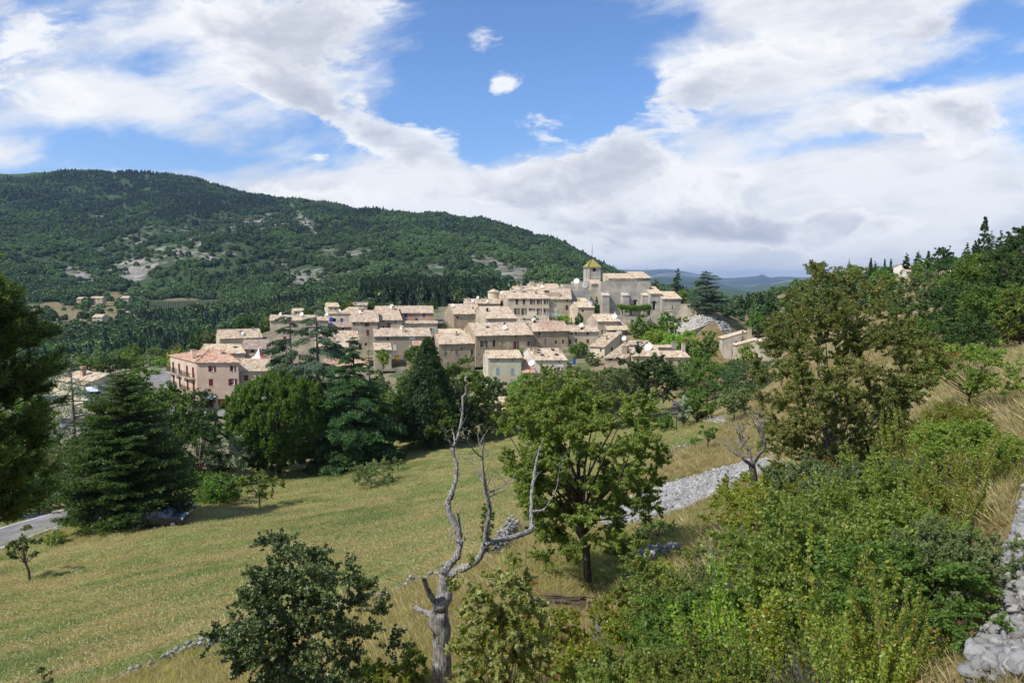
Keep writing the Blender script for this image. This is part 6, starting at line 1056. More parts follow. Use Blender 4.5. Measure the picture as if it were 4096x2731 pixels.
# --- the dead tree, its grey limbs followed one by one
ZT, ZU = Zm(1600, 1900, 1.887), Zm(1600, 1450, 2.24)
def limb(Z, pts_, Y0, dY=0.):
    n = len(pts_); out = []; rad = []
    for i, (X, Y, r) in enumerate(pts_): Yd = Y0 + dY * i / max(1, n - 1); out.append(P(*Z(X, Y), Yd)); rad.append(r * (1. if pts_[0][2] > 30 else .9) * Yd / FPX)
    o = np.array([tuple(v) for v in out]); t = np.arange(n); u = np.linspace(0, n - 1, (n - 1) * 5 + 1); q = np.stack([np.interp(u, t, o[:, c]) for c in range(3)], 1); r_ = np.interp(u, t, rad)
    for _ in range(3): q[1:-1] = (q[:-2] + q[1:-1] * 2 + q[2:]) / 4
    q[1:-1] += np.random.default_rng(n).normal(size=q[1:-1].shape) * r_[1:-1, None] * .12; return q, r_ * (1 + .09 * np.sin(u * 5.1) + .05 * np.sin(u * 11.7))
YD = 9.6; TK = [limb(ZT, [(325, 1900, 41), (325, 1600, 38), (315, 1300, 36), (300, 1050, 38), (325, 900, 29), (340, 800, 25), (343, 720, 22), (345, 690, 18)], YD)]
LB = [limb(ZT, [(343, 735, 19), (350, 690, 20), (395, 655, 18), (435, 600, 16), (450, 520, 14), (445, 440, 14), (410, 370, 15), (370, 280, 13), (352, 215, 15), (390, 140, 12), (415, 60, 10), (428, -10, 9)], YD, .5),
      limb(ZU, [(503, 1020, 8.5), (512, 920, 8), (485, 850, 7.5), (465, 760, 9), (500, 710, 6), (525, 640, 5.5), (545, 540, 5), (560, 450, 4.5), (560, 380, 4), (556, 310, 4.5), (590, 280, 3), (592, 190, 1.6)], YD + .5, .4),
      limb(ZU, [(465, 750, 5), (440, 690, 4.5), (400, 620, 3.2), (357, 562, 1.6)], YD + .6, -.4), limb(ZU, [(490, 705, 4), (480, 640, 3), (463, 590, 1.5)], YD + .6, .2), limb(ZU, [(512, 880, 2), (530, 845, 1.5), (545, 820, 1)], YD + .5, .1), limb(ZU, [(538, 632, 3), (575, 605, 2), (605, 578, 1)], YD + .6, .3),
      limb(ZT, [(345, 790, 17), (375, 775, 16), (410, 730, 17), (500, 690, 16), (580, 650, 15), (630, 570, 15), (642, 500, 13), (652, 400, 11), (680, 260, 10), (660, 170, 9), (640, 60, 7.5), (630, -5, 6.5)], YD, -.7),
      limb(ZU, [(762, 1180, 7), (750, 1050, 6), (740, 880, 5), (735, 790, 4), (755, 730, 3), (745, 690, 1.5)], YD - .7, -.2), limb(ZU, [(735, 850, 4), (680, 810, 3.2), (620, 730, 2.6), (575, 640, 1.5)], YD - .75, -.4), limb(ZU, [(737, 790, 2), (725, 745, 1.6), (710, 725, 1)], YD - .75, .1), limb(ZU, [(750, 1085, 3), (690, 970, 2), (645, 875, 1)], YD - .7, .3),
      limb(ZU, [(780, 1170, 4.5), (880, 1130, 3.4), (950, 1080, 2.6), (1043, 1003, 1.2)], YD - .65, .5), limb(ZU, [(775, 1215, 3), (840, 1185, 2), (893, 1163, 1)], YD - .65, .2), limb(ZU, [(745, 860, 2), (770, 840, 1.5), (798, 818, 1)], YD - .7, .2),
      limb(ZT, [(640, 530, 10), (680, 508, 12), (720, 500, 12), (800, 475, 13), (900, 450, 12), (960, 430, 12), (995, 408, 12), (992, 370, 9), (990, 300, 9), (991, 260, 8.5)], YD - .45, .6),
      limb(ZU, [(1176, 1330, 8.5), (1180, 1260, 7.5), (1175, 1180, 7), (1190, 1090, 7), (1200, 1020, 7), (1215, 920, 5.5), (1240, 800, 4), (1290, 670, 1.5)], YD + .15, .5), limb(ZU, [(1205, 1070, 3.5), (1230, 1000, 2.5), (1270, 970, 1.4)], YD + .25, -.2), limb(ZU, [(1180, 1330, 6), (1265, 1325, 5), (1300, 1310, 4.5), (1350, 1230, 4), (1390, 1170, 3.6), (1415, 1080, 3), (1430, 960, 2), (1438, 870, 1)], YD + .15, -.5),
      limb(ZT, [(300, 1010, 20), (245, 935, 15), (200, 850, 13), (183, 790, 11)], YD, -.3), limb(ZT, [(270, 1060, 20), (175, 1025, 12), (115, 998, 12)], YD, .2), limb(ZT, [(385, 810, 9), (350, 760, 8), (325, 735, 7)], YD - .05, -.2), limb(ZT, [(460, 465, 8), (450, 380, 6), (435, 290, 5.5)], YD + .1, -.2), limb(ZT, [(450, 505, 4), (390, 462, 3), (360, 398, 1.5)], YD + .05, .2), limb(ZT, [(455, 505, 3), (490, 490, 2), (522, 458, 1.2)], YD + .05, .1), limb(ZT, [(950, 395, 7), (985, 400, 8)], YD, .1)]
ob = TK[0][0][0].copy(); dt = empty('dead_tree', tuple(ob), label='bare silver grey dead tree with three twisting limbs in the foreground', cat='dead tree')
obj('trunk', tubes('trunk', [(q - ob, r) for q, r in TK], B_dead, 20), dt)
for q, r in LB: obj('limb', tubes('limb', [(q - ob, r)], B_dead, 10), dt)
rngd = np.random.default_rng(12); TW = []
for q, r in LB:
    for _ in range(max(2, len(q) // 7)):
        i = int(rngd.integers(len(q) // 3, len(q))); 
        if r[i] > .035: continue
        d_ = dirs(rngd, 1)[0] + [0, 0, .5]; L_ = rngd.uniform(.06, .28); a_ = q[i] - ob; m_ = a_ + d_ * L_ * .5; e_ = a_ + d_ * L_ + rngd.normal(size=3) * .03; TW.append((np.array([a_, m_, e_]), np.array([.006, .004, .002]))); TW.append((np.array([m_, m_ + rngd.normal(size=3) * .05 + [0, 0, .03]]), np.array([.003, .0015])))
obj('twigs', tubes('twigs', TW, B_dead, 4), dt)
# cut stump
q = P(2400, 2452, 13); m = MB(); m.tube([(0, 0, -1.6), (0, 0, -.5), (.01, 0, 0)], [.15, .125, .105], 14); st_ = empty('tree_stump', q, label='sawn off grey stump standing among the box bushes', cat='stump'); m.build('trunk', B_grey, st_, smooth=False); m = MB(); m.tube([(.01, 0, .001), (.01, 0, .006)], .1, 14); m.build('cut_face', plain_mat('sawn_wood', (.50, .42, .30)), st_)
# bare gnarled tree on the dry slope
def bare_tree():
    rng = np.random.default_rng(8); base = hit(3040, 2180); S = []
    def rec(p, d, L, r, k):
        n = 5; pl = [p]; dd = d.copy()
        for i in range(n): dd = dd + rng.normal(size=3) * .22 + [0, 0, .06]; dd /= np.linalg.norm(dd); pl.append(pl[-1] + dd * L / n)
        S.append((np.array(pl), np.linspace(r, r * .55, n + 1)))
        if k < 4:
            for j in range(3 if k < 3 else 2): e = dd + rng.normal(size=3) * (.75 if k else .5); e[2] = abs(e[2]) * .8 + .1; e /= np.linalg.norm(e); rec(pl[-1 - (j > 0) * int(rng.integers(0, 2))], e, L * rng.uniform(.6, .85), r * .56, k + 1)
    D = base.y; s = D / FPX
    K = lambda *a: np.array([[p[0] * s, p[2] * s, p[1] * s] for p in a])
    S.append((K((20, -30, 0), (12, 60, 0), (-12, 130, 3), (-40, 170, 0), (-38, 230, 0), (-34, 290, 0), (-46, 345, 0)), np.array([17, 15, 15, 17, 16, 15, 13]) * s)); S.append((K((10, 60, 0), (34, 110, 5), (44, 165, 8), (30, 180, 8)), np.array([12, 13, 14, 6]) * s))
    rec(np.array([-46, 0, 340]) * s, np.array([-.55, .1, .8]), 75 * s, 9 * s, 1); rec(np.array([-40, 0, 335]) * s, np.array([.6, -.1, .8]), 110 * s, 8 * s, 1); rec(np.array([-44, 0, 338]) * s, np.array([-.1, .4, 1.]), 80 * s, 7 * s, 1)
    r_ = empty('bare_tree', base, label='leafless gnarled small tree with a black trunk by the grey scree', cat='tree'); obj('trunk', tubes('trunk', S[:2], bark_mat('charred_bark', (.02, .017, .015), (.10, .09, .08)), 10), r_); obj('branches', tubes('branches', S[2:], B_grey, 5), r_); print('bare', base)
bare_tree()
# ------------------------------------------------------------------ the woods on the mountain (a far-off wood that reads as one mass)
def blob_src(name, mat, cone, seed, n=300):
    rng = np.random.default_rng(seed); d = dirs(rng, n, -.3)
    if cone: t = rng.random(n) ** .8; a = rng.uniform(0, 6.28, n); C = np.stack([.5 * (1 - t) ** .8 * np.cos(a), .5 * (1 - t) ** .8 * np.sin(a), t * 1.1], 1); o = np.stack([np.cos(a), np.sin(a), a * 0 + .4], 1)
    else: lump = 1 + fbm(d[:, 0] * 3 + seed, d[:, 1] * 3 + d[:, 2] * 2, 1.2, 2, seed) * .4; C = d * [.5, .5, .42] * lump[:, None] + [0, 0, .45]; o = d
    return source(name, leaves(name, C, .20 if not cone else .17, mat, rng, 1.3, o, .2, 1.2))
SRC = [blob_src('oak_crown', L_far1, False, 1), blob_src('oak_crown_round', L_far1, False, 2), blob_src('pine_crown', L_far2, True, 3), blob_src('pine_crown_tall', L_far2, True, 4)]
def wood(name, n, a0, a1, r0, r1, size, keep, pick, label, cat, seed):
    rng = np.random.default_rng(seed); a = rng.uniform(R(a0), R(a1), n); r = np.sqrt(rng.uniform(r0 ** 2, r1 ** 2, n)); x, y = r * np.sin(a), r * np.cos(a); z = G(x, y); k = keep(x, y, z, rng); x, y, z = x[k], y[k], z[k]; m = len(x)
    s = rng.uniform(.35, 1.35, m) * size * (1 + fbm(x, y, 50, 2, 3) * .3); sc = np.stack([s, s, s * rng.uniform(.85, 1.3, m)], 1); rot = np.zeros((m, 3)); rot[:, 2] = rng.uniform(0, 6.28, m); idx = pick(x, y, z, rng, m)
    sc[idx > 1, :2] *= .8; sc[idx > 1, 2] *= 1.1
    scatter(name, np.stack([x, y, z - .3], 1), rot, sc, idx, SRC, label=label, cat=cat); print(name, m)
def keep_far(x, y, z, rng):
    rk = rockmask(x, y, z); fd = fieldmask(x, y, z); px, py = pxpy(x, y, z); p = 1 - np.clip((rk + fbm(x, y, 20, 4, 6) * .9 - .02) / .3, 0, .96); p = np.where(fd, .05, p); p *= ~((px > 585) & (px < 890) & (py > 1200) & (py < 1252)); return rng.random(len(x)) < p
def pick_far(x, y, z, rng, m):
    q = fbm(x, y, 160, 3, 8) + (z - 120) / 300. + rng.normal(size=m) * .25; return np.where(q > .22, 2, 0) + rng.integers(0, 2, m)  # dark pines picked towards the top, their colour standing in for cloud shadow
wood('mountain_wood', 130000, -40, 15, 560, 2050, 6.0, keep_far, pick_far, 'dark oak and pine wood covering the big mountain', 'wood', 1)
wood('valley_wood', 14000, -40, 2, 300, 620, 4.8, lambda x, y, z, g: keep_far(x, y, z, g) & (fbm(x, y, 60, 3, 12) > -.45), lambda x, y, z, g, m: np.where(fbm(x, y, 80, 2, 3) + g.normal(size=m) * .2 > .25, 2, 0) + g.integers(0, 2, m), 'green valley wood between the mountain and the village', 'wood', 2)
wood('pine_wood', 6500, -12.5, -1, 285, 470, 5.0, lambda x, y, z, g: (y > 250), lambda x, y, z, g, m: np.where(g.random(m) < .93, 2, 0) + g.integers(0, 2, m), 'dark pine plantation right behind the village roofs', 'wood', 3)
wood('far_slope_wood', 2500, 15, 38, 235, 620, 2.8, lambda x, y, z, g: (fbm(x, y, 50, 2, 5) > -.3), lambda x, y, z, g, m: g.integers(0, 2, m), 'scrubby wood on the ridge behind the right slope', 'wood', 4)
# trees one can tell apart behind the village
BK = [tree_meshes('round', 8, 8, 300 + i, 2600, .55, (L_green, L_dark, L_olive)[i % 3], base=.1) for i in range(3)] + [tree_meshes('cedar', 11, 6.5, 310, 2600, .5, L_fir, layers=13, per=9)]
rng = random.Random(9); kinds = ['round green tree', 'round dark tree', 'olive coloured tree', 'dark pointed conifer']; bt = []
def zone(px): return 'far left' if px < 350 else 'left' if px < 700 else 'middle' if px < 1050 else 'right'
for i in range(120):
    px_ = rng.uniform(-60, 1240); Yd = rng.uniform(178, 300) if px_ < 1050 else rng.uniform(215, 300); x_ = (px_ - CX) / FPX * Yd
    if px_ < 720 and Yd < 200 and px_ > 150: continue
    if 700 < px_ < 1060 and Yd < 212: continue
    if px_ < 720 and Yd > 235: Yd = 150 + (Yd - 235) * .8
    bt.append((Yd, px_, x_))
bt += [(Yd, px_, (px_ - CX) / FPX * Yd) for px_, Yd in [(1400, 245), (1440, 238), (1480, 262), (1520, 250), (1250, 248), (1290, 268), (1560, 262), (1330, 262), (1220, 240), (1380, 270), (1180, 232), (1130, 236), (1690, 240), (1730, 250)]]
bt.sort(key=lambda q: q[1]); cnt = {}
for Yd, px_, x_ in bt:
    k = rng.choice([0, 0, 1, 1, 1, 2, 3]); s_ = rng.uniform(.5, .95) * (.62 if px_ > 1110 else 1); bnd = 'front' if Yd < 205 else 'middle' if Yd < 250 else 'back'; cnt[k, bnd] = cnt.get((k, bnd), 0) + 1
    put(['broadleaf_tree', 'broadleaf_tree', 'broadleaf_tree', 'conifer_tree'][k], 'tree', '%s, %s from the left in the %s of the wood behind the village' % (kinds[k], ORD[cnt[k, bnd]], bnd), BK[k], (x_, Yd, g1(x_, Yd) - .3), rng.uniform(0, 6.28), s_, group='trees behind the village')
# ------------------------------------------------------------------ stones
def rock_np(seed, sub=2, flat=.7):
    bm = bmesh.new(); bmesh.ops.create_icosphere(bm, subdivisions=sub, radius=.5); rng = np.random.default_rng(seed); V = np.array([v.co[:] for v in bm.verts]); F = np.array([[v.index for v in f.verts] for f in bm.faces]); bm.free()
    for _ in range(7): d = dirs(rng, 1)[0]; c = rng.uniform(.22, .42); q = V @ d - c; V -= np.where(q > 0, q, 0)[:, None] * d
    V += rng.normal(size=V.shape) * .012; return V * [1, rng.uniform(.6, .95), flat], F
def stone_mat(name, c1, c2, c3):
    m, t, b = new_mat(name); oi = t.N('ShaderNodeObjectInfo').outputs['Random']; p = t.obj(); v = t.attr('v'); c = t.mix(t.M('FRACT', t.M('ADD', oi, v)), c1, c2); c = t.mix(t.step(t.noise(p, 3., 5, .7), .5, .66), c, c3)
    t.put(b.inputs['Base Color'], c); t.put(b.inputs['Normal'], t.bump(t.noise(p, 8, 5, .7), .6, .03)); return m
S_mat = stone_mat('limestone', (.20, .195, .187), (.37, .36, .34), (.14, .135, .13)); S_warm = stone_mat('warm_limestone', (.36, .33, .28), (.52, .49, .43), (.25, .23, .20))
RKW = [source('stone', mesh_np('stone', *rock_np(20 + i, 2, .7), S_warm, fattr={'v': np.zeros(len(rock_np(20 + i, 2, .7)[1]))})) for i in range(4)]
RKS = [source('stone', mesh_np('stone', *rock_np(i, 2, .6), S_mat, fattr={'v': np.zeros(len(rock_np(i, 2, .6)[1]))})) for i in range(5)]
def stones(name, pg, n, s0, s1, label, cat='stones', seed=1, lift=.3, src=None):
    rng = np.random.default_rng(seed); pg = [(h[0], h[1]) for h in pg]; xs = [p[0] for p in pg]; ys = [p[1] for p in pg]; X = []; 
    x, y = rng.uniform(min(xs), max(xs), n * 4), rng.uniform(min(ys), max(ys), n * 4); k = inside(x, y, pg); x, y = x[k][:n], y[k][:n]; m = len(x)
    s = rng.uniform(s0, s1, m) * rng.choice([1, 1, 1.5], m); z = G(x, y) + s * lift * rng.uniform(0, 1.2, m); scatter(name, np.stack([x, y, z], 1), rng.uniform(0, 6.28, (m, 3)) * [.12, .12, 1], np.stack([s, s, s], 1), rng.integers(0, 4, m), src or RKS, label=label, cat=cat); print(name, m)
stones('scree', poly([(2410, 2050), (2560, 1985), (2680, 1940), (2780, 1915), (2900, 1880), (3000, 1850), (3090, 1835), (3080, 1885), (2960, 1930), (2860, 1985), (2770, 2025), (2680, 2060), (2560, 2100), (2450, 2120), (2380, 2090)], 8), 9000, .18, .42, 'wide grey strip of loose limestone between the dry grass slopes', seed=2)
stones('stone_heap', poly([(2530, 2265), (2540, 2235), (2620, 2215), (2715, 2200), (2715, 2225), (2640, 2250), (2570, 2275)], 8), 900, .12, .26, 'small low heap of grey stones right of the maple trunk', seed=3, lift=.9)
LS = [(h[0], h[1]) for h in poly([(3870, 2760), (3880, 2640), (3940, 2500), (3980, 2400), (3975, 2330), (4020, 2200), (4060, 2060), (4095, 1940), (4500, 1900), (4700, 2300), (4500, 2800)], 2)]
stones('loose_stones', poly([(3890, 2731), (3900, 2640), (3960, 2520), (4000, 2420), (3990, 2330), (4040, 2200), (4080, 2060), (4110, 1950), (4300, 1950), (4500, 2300), (4400, 2800)], 2), 16000, .04, .11, 'bank of bright grey stones in the lower right corner', seed=4, lift=.7)
stones('stone_heap', poly([(3640, 1610), (3660, 1560), (3740, 1570), (3760, 1600), (3700, 1625)], 8), 350, .10, .25, 'little stone heap in the dry grass under the rust coloured tree', seed=5)
stones('stone_heap', poly([(3920, 1660), (3950, 1620), (4020, 1640), (4060, 1665), (4030, 1700), (3960, 1690)], 8), 500, .10, .25, 'stone heap at the foot of the small light green tree', seed=6); stones('stone_heap', poly([(4020, 1500), (4060, 1480), (4120, 1475), (4120, 1510), (4040, 1515)], 8), 250, .15, .3, 'pale stones at the right picture edge above the dry grass', seed=7)
stones('stone_path', poly([(3655, 1265), (3690, 1235), (3740, 1222), (3780, 1218), (3780, 1226), (3730, 1236), (3690, 1258), (3665, 1275)], 20), 900, .2, .5, 'pale stony path climbing the right slope', seed=8)
stones('stone_heap', poly([(2810, 1690), (2830, 1672), (2890, 1672), (2920, 1690), (2860, 1697)], 40), 260, .25, .5, 'long heap of pale stones beyond the upper meadow shrubs', seed=9)
stones('rock_bank', poly([(2650, 1345), (2690, 1290), (2750, 1275), (2830, 1262), (2870, 1268), (2860, 1285), (2790, 1312), (2740, 1340)], 150), 2600, .25, .75, 'broken limestone rocks below the churchyard wall', seed=10, cat='rocks', src=RKW); stones('rock_bank', poly([(2862, 1290), (2900, 1290), (2930, 1325), (2920, 1340), (2885, 1320)], 150), 260, .5, 1.1, 'rubble at the top end of the dry terrace by the ramp', seed=11, cat='rocks')
def dry_wall(name, pts_, w, hgt, s, label, seed, mat=None, cat='wall'):
    rng = np.random.default_rng(seed); V = []; F = []; vv = []; o = 0; pr = [rock_np(50 + i, 1, .75) for i in range(6)]; base = Vector((pts_[0][0], pts_[0][1], 0)); L = 0
    for a, b in zip(pts_[:-1], pts_[1:]):
        a = np.array(a[:2]); b = np.array(b[:2]); ln = np.linalg.norm(b - a); d = (b - a) / ln; nrm = np.array([-d[1], d[0]]); n = int(ln * w * hgt / (s ** 3) * 1.6) + 2
        for i in range(n):
            t = rng.uniform(0, ln); u = rng.uniform(-w / 2, w / 2); q = a + d * t + nrm * u; hh = hgt * (1 + .35 * math.sin(t * 1.7 + a[0]) + .2 * rng.normal()) * (1 - (abs(u) / w) ** 2); z = g1(q[0], q[1]) + rng.uniform(0, max(hh, .05)); ss = s * rng.uniform(.7, 1.6); v, f = pr[rng.integers(6)]; c_, s_ = math.cos(rng.uniform(0, 6.28)), math.sin(rng.uniform(0, 6.28))
            th = rng.uniform(0, 6.28); Rz = np.array([[math.cos(th), -math.sin(th), 0], [math.sin(th), math.cos(th), 0], [0, 0, 1]]); V.append((v * ss) @ Rz.T + [q[0] - base.x, q[1] - base.y, z]); F.append(f + o); o += len(v); vv += [rng.random()] * len(f)
    r = obj(name, mesh_np(name, np.concatenate(V), np.concatenate(F), mat or S_mat, fattr={'v': np.array(vv)}), loc=(base.x, base.y, 0)); return tag(r, label, cat)
dry_wall('dry_stone_wall', WALL[::2] + [WALL[-1]], .42, .32, .2, 'low tumbled dry stone wall along the lower edge of the meadow', 1)
WE = poly([(1985, 2230), (2010, 2195), (2035, 2150), (2060, 2120)], 10); dry_wall('dry_stone_wall', WE, .5, .7, .22, 'broken high end of the dry stone wall behind the dead tree', 2)
dry_wall('dry_stone_wall', poly([(2655, 1830), (2690, 1805), (2750, 1783), (2765, 1781)], 30), .5, .3, .25, 'thin line of stones at the edge of the upper meadow', 3)
# woodpile
wp_ = hit(2230, 2440, 8); m = MB(); rg = random.Random(3)
for i in range(60): x_ = rg.uniform(-.9, .9); y_ = rg.uniform(-.4, .4); z_ = rg.uniform(.0, .42) * (1 - abs(x_) / 1.3); a = rg.uniform(-.25, .25); L = rg.uniform(.5, 1.3); r_ = rg.uniform(.015, .04); m.tube([(x_ - L / 2, y_ - a * L / 2, z_), (x_, y_, z_ + rg.uniform(-.03, .05)), (x_ + L / 2, y_ + a * L / 2, z_)], r_, 6)
tag(m.build('brushwood_pile', B_brown, loc=wp_), 'pile of cut grey brushwood on the slope beside the maple trunk', 'wood pile')
# ------------------------------------------------------------------ grass
def tuft(name, mat, nbl, hgt, wid, spread, seed, lie=.5):
    rng = np.random.default_rng(seed); b = rng.normal(size=(nbl, 2)) * spread; lean = rng.normal(size=(nbl, 2)) * lie * hgt; H_ = hgt * rng.uniform(.5, 1.1, nbl); a = rng.uniform(0, 3.14, nbl); wx, wy = np.cos(a) * wid, np.sin(a) * wid
    z0 = np.zeros(nbl) - .02; P0 = np.stack([b[:, 0] - wx, b[:, 1] - wy, z0], 1); P1 = np.stack([b[:, 0] + wx, b[:, 1] + wy, z0], 1); M_ = np.stack([b[:, 0] + lean[:, 0] * .5, b[:, 1] + lean[:, 1] * .5, H_ * .54], 1); Tp = np.stack([b[:, 0] + lean[:, 0], b[:, 1] + lean[:, 1], H_], 1)
    V = np.stack([P0, P1, M_ + np.stack([wx, wy, wx * 0], 1) * .7, Tp], 1).reshape(-1, 3); return source(name, mesh_np(name, V, np.arange(nbl * 4).reshape(-1, 4), mat, fattr={'v': rng.random(nbl)}))
DRY = [tuft('straw_tuft', L_straw, 26, .34, .006, .10, 1), tuft('straw_tuft_tall', L_straw, 20, .5, .006, .08, 2, .35), tuft('green_tuft', L_grass, 24, .24, .006, .10, 3)]
MEA = [tuft('cut_straw', L_straw, 18, .045, .009, .18, 4, 3.2), tuft('short_grass', L_grass, 22, .06, .008, .16, 5, 1.2), tuft('green_short_grass', leaf_mat('fresh_grass', (.10, .15, .035), (.24, .28, .09)), 22, .065, .008, .16, 6, 1.2)]
def field_tufts(name, n, xr, yr, cond, pick, src, smin, smax, label, seed):
    rng = np.random.default_rng(seed); a = rng.uniform(xr[0], xr[1], n); r = np.exp(rng.uniform(math.log(yr[0]), math.log(yr[1]), n)) if yr[2] else np.sqrt(rng.uniform(yr[0] ** 2, yr[1] ** 2, n)); x, y = r * np.sin(a), r * np.cos(a); k = cond(x, y, rng); x, y, r = x[k], y[k], r[k]; m = len(x); z = G(x, y)
    s = rng.uniform(smin, smax, m) * np.clip(r / 18, .55, 1) * (1 + np.clip(r - 15, 0, 60) / 140.); rot = np.zeros((m, 3)); rot[:, 2] = rng.uniform(0, 6.28, m); scatter(name, np.stack([x, y, z], 1), rot, np.stack([s * 1.3, s * 1.3, s], 1), pick(x, y, rng, m), src, label=label, cat='grass'); print(name, m)
def isdry(x, y, rng):
    q = ~inside(x, y, meadow_pg) & (x > -16 + y * -.1); sc_ = [(h[0], h[1]) for h in SCREE]; return q & ~(inside(x, y, LS) & (rng.random(len(x)) < .96)) & ~inside(x, y, sc_) & (fbm(x, y, 2.5, 3, 5) > -.45)
SCREE = poly([(2410, 2050), (2680, 1940), (2900, 1880), (3090, 1835), (3080, 1885), (2860, 1985), (2680, 2060), (2450, 2120)], 8)
field_tufts('dry_grass', 80000, (-.62, .72), (9, 85, True), isdry, lambda x, y, g, m: np.where(fbm(x, y, 5, 3, 8) + g.normal(size=m) * .18 > .22, 2, g.integers(0, 2, m)), DRY, .45, .95, 'tall dry straw coloured grass on the slopes', 1)
field_tufts('thin_grass', 3500, (.1, .72), (2.6, 9, True), lambda x, y, g: (x > .2) & ~(inside(x, y, LS) & (g.random(len(x)) < .8)), lambda x, y, g, m: g.integers(0, 3, m), DRY, .22, .45, 'thin grass among the stones at the lower right', 2)
def swath(x, y): c_, s_ = math.cos(R(22)), math.sin(R(22)); u = x * c_ + y * s_; v = -x * s_ + y * c_; return fbm(u / 5.5, v / .62, 1., 4, 4)
field_tufts('meadow_grass', 120000, (-.80, .32), (24, 120, True), lambda x, y, g: inside(x, y, meadow_pg), lambda x, y, g, m: np.where(swath(x, y) + g.normal(size=m) * .08 > .07, 0, np.where(fbm(x, y, 14, 3, 6) + g.normal(size=m) * .2 > .05, 2, 1)), MEA, .8, 1.5, 'mown meadow grass with pale swaths of cut hay', 3)
# ------------------------------------------------------------------ roads
M_asph, ta_, ba_ = new_mat('worn_asphalt'); pp = ta_.pos(); ta_.put(ba_.inputs['Base Color'], ta_.mix(ta_.step(ta_.noise(pp, .5, 5, .65), .35, .7), (.17, .16, .155), (.27, .26, .25)))
def strip(name, ctr, w, dz, mat, off=0., kind='structure', n=24):
    c = np.array([[p[0], p[1]] for p in ctr]); t = np.arange(len(c)); u = np.linspace(0, len(c) - 1, n); q = np.stack([np.interp(u, t, c[:, 0]), np.interp(u, t, c[:, 1])], 1)
    for _ in range(6): q[1:-1] = (q[:-2] + 2 * q[1:-1] + q[2:]) / 4
    T_ = np.gradient(q, axis=0); T_ /= np.linalg.norm(T_, axis=1)[:, None]; N_ = np.stack([-T_[:, 1], T_[:, 0]], 1); zc = G(q[:, 0], q[:, 1]); V = []; ks = 7
    for j in range(ks): f = off + (j / (ks - 1) - .5) * w; p = q + N_ * f; V.append(np.stack([p[:, 0], p[:, 1], np.maximum(G(p[:, 0], p[:, 1]), zc) + dz], 1))
    V = np.stack(V, 1).reshape(-1, 3); i = np.arange(n - 1)[:, None] * ks + np.arange(ks - 1)[None]; F = np.stack([i, i + 1, i + ks + 1, i + ks], -1).reshape(-1, 4); return tag(obj(name, mesh_np(name, V, F[:, ::-1], mat, smooth=True)), kind=kind)
RD1 = poly([(-120, 2200), (20, 2150), (110, 2122), (200, 2098), (340, 2056), (500, 2005)], 20); strip('road', RD1, 6., .10, M_asph); strip('road_marking', RD1, .14, .115, M_white, off=2.6); strip('road_marking', RD1, .14, .115, M_white, off=-2.6)
strip('village_road', poly([(700, 1484), (670, 1500), (640, 1525), (600, 1565), (520, 1590), (420, 1602)], 60), 8., .3, M_asph); strip('village_road', poly([(690, 1652), (780, 1652), (880, 1652), (1000, 1655), (1150, 1660)], 60), 7.5, .25, M_asph)
strip('valley_track', poly([(482, 1230), (492, 1250), (540, 1262), (548, 1278), (520, 1290), (440, 1282)], 300), 5., .5, plain_mat('gravel_track', (.45, .42, .36)))
par = empty('parapet', hit(258, 2062, 20), R(12), label='short pale stone parapet block beside the lower road', cat='wall'); m = MB(); m.box(-.95, .95, -.2, .2, -.4, .5); m.build('wall', W_stone2, par); m = MB(); m.box(-1., 1., -.25, .25, .502, .58); m.build('coping', W_cream, par)
gr_ = empty('guard_rail', hit(170, 2078, 20), R(12), label='thin blue painted rail along the far side of the lower road', cat='railing'); m = MB(); m.box(-2.6, 1.0, -.03, .03, .42, .5); m.box(3.0, 5, -.03, .03, .42, .5); m.build('rail', M_blue, gr_)
for q in (-2.5, -1.2, 0, 1., 3.1, 4.6): m = MB(); m.box(q - .03, q + .03, -.03, .03, -.3, .42); m.build('post', M_grey, gr_)
def sign_post(loc, label, w_, h_, back=True):
    r = empty('road_sign', loc, 0, label=label, cat='sign'); m = MB(); m.tube([(0, 0, -.3), (0, 0, 1.9)], .03, 8); m.build('post', M_metal, r); return r
sg = sign_post(hit(265, 2118, 20), 'grey back of a square road sign on a post beside the lower road', .5, .7); m = MB(); m.box(-.3, .3, -.05, -.03, 1.05, 1.75); m.build('panel', M_greyp, sg)
ut = empty('utility_box', hit(225, 2135, 20), 0, label='small grey green box standing at the roadside by the square sign', cat='box'); m = MB(); m.box(-.18, .18, -.12, .12, -.2, .42); m.build('cabinet', M_green, ut); m = MB(); m.box(-.22, .22, -.16, .16, .422, .47); m.build('lid', M_greyp, ut)
q = P(572, 1540, 142); sg = empty('road_sign', (q.x, q.y, g1(q.x, q.y)), 0, label='round red rimmed lorry sign with a white plate below it by the village road', cat='sign'); hz = P(572, 1473, 142).z - g1(q.x, q.y)
m = MB(); m.tube([(0, 0, -.3), (0, 0, hz + .3)], .04, 8); m.build('post', M_metal, sg)
def disc(r, y0, y1, z, n=24): m = MB(); return m.add([(r * math.cos(k * 2 * math.pi / n), yy, z + r * math.sin(k * 2 * math.pi / n)) for yy in (y0, y1) for k in range(n)], [tuple(range(n))[::-1], tuple(range(n, 2 * n))] + [(k, (k + 1) % n, n + (k + 1) % n, n + k) for k in range(n)])
disc(.36, -.09, -.06, hz).build('rim', M_red, sg); fc = disc(.26, -.10, -.091, hz).build('face', M_white, sg); m = MB(); m.box(-.15, .06, -.11, -.101, hz - .05, hz + .08); m.box(.07, .15, -.11, -.101, hz - .05, hz + .03); m.box(-.12, -.06, -.11, -.101, hz - .09, hz - .051); m.box(.06, .12, -.11, -.101, hz - .09, hz - .051); m.build('lorry_symbol', M_iron, fc); m = MB(); m.box(-.25, .25, -.09, -.07, hz - .75, hz - .42); m.build('plate', M_white, sg)
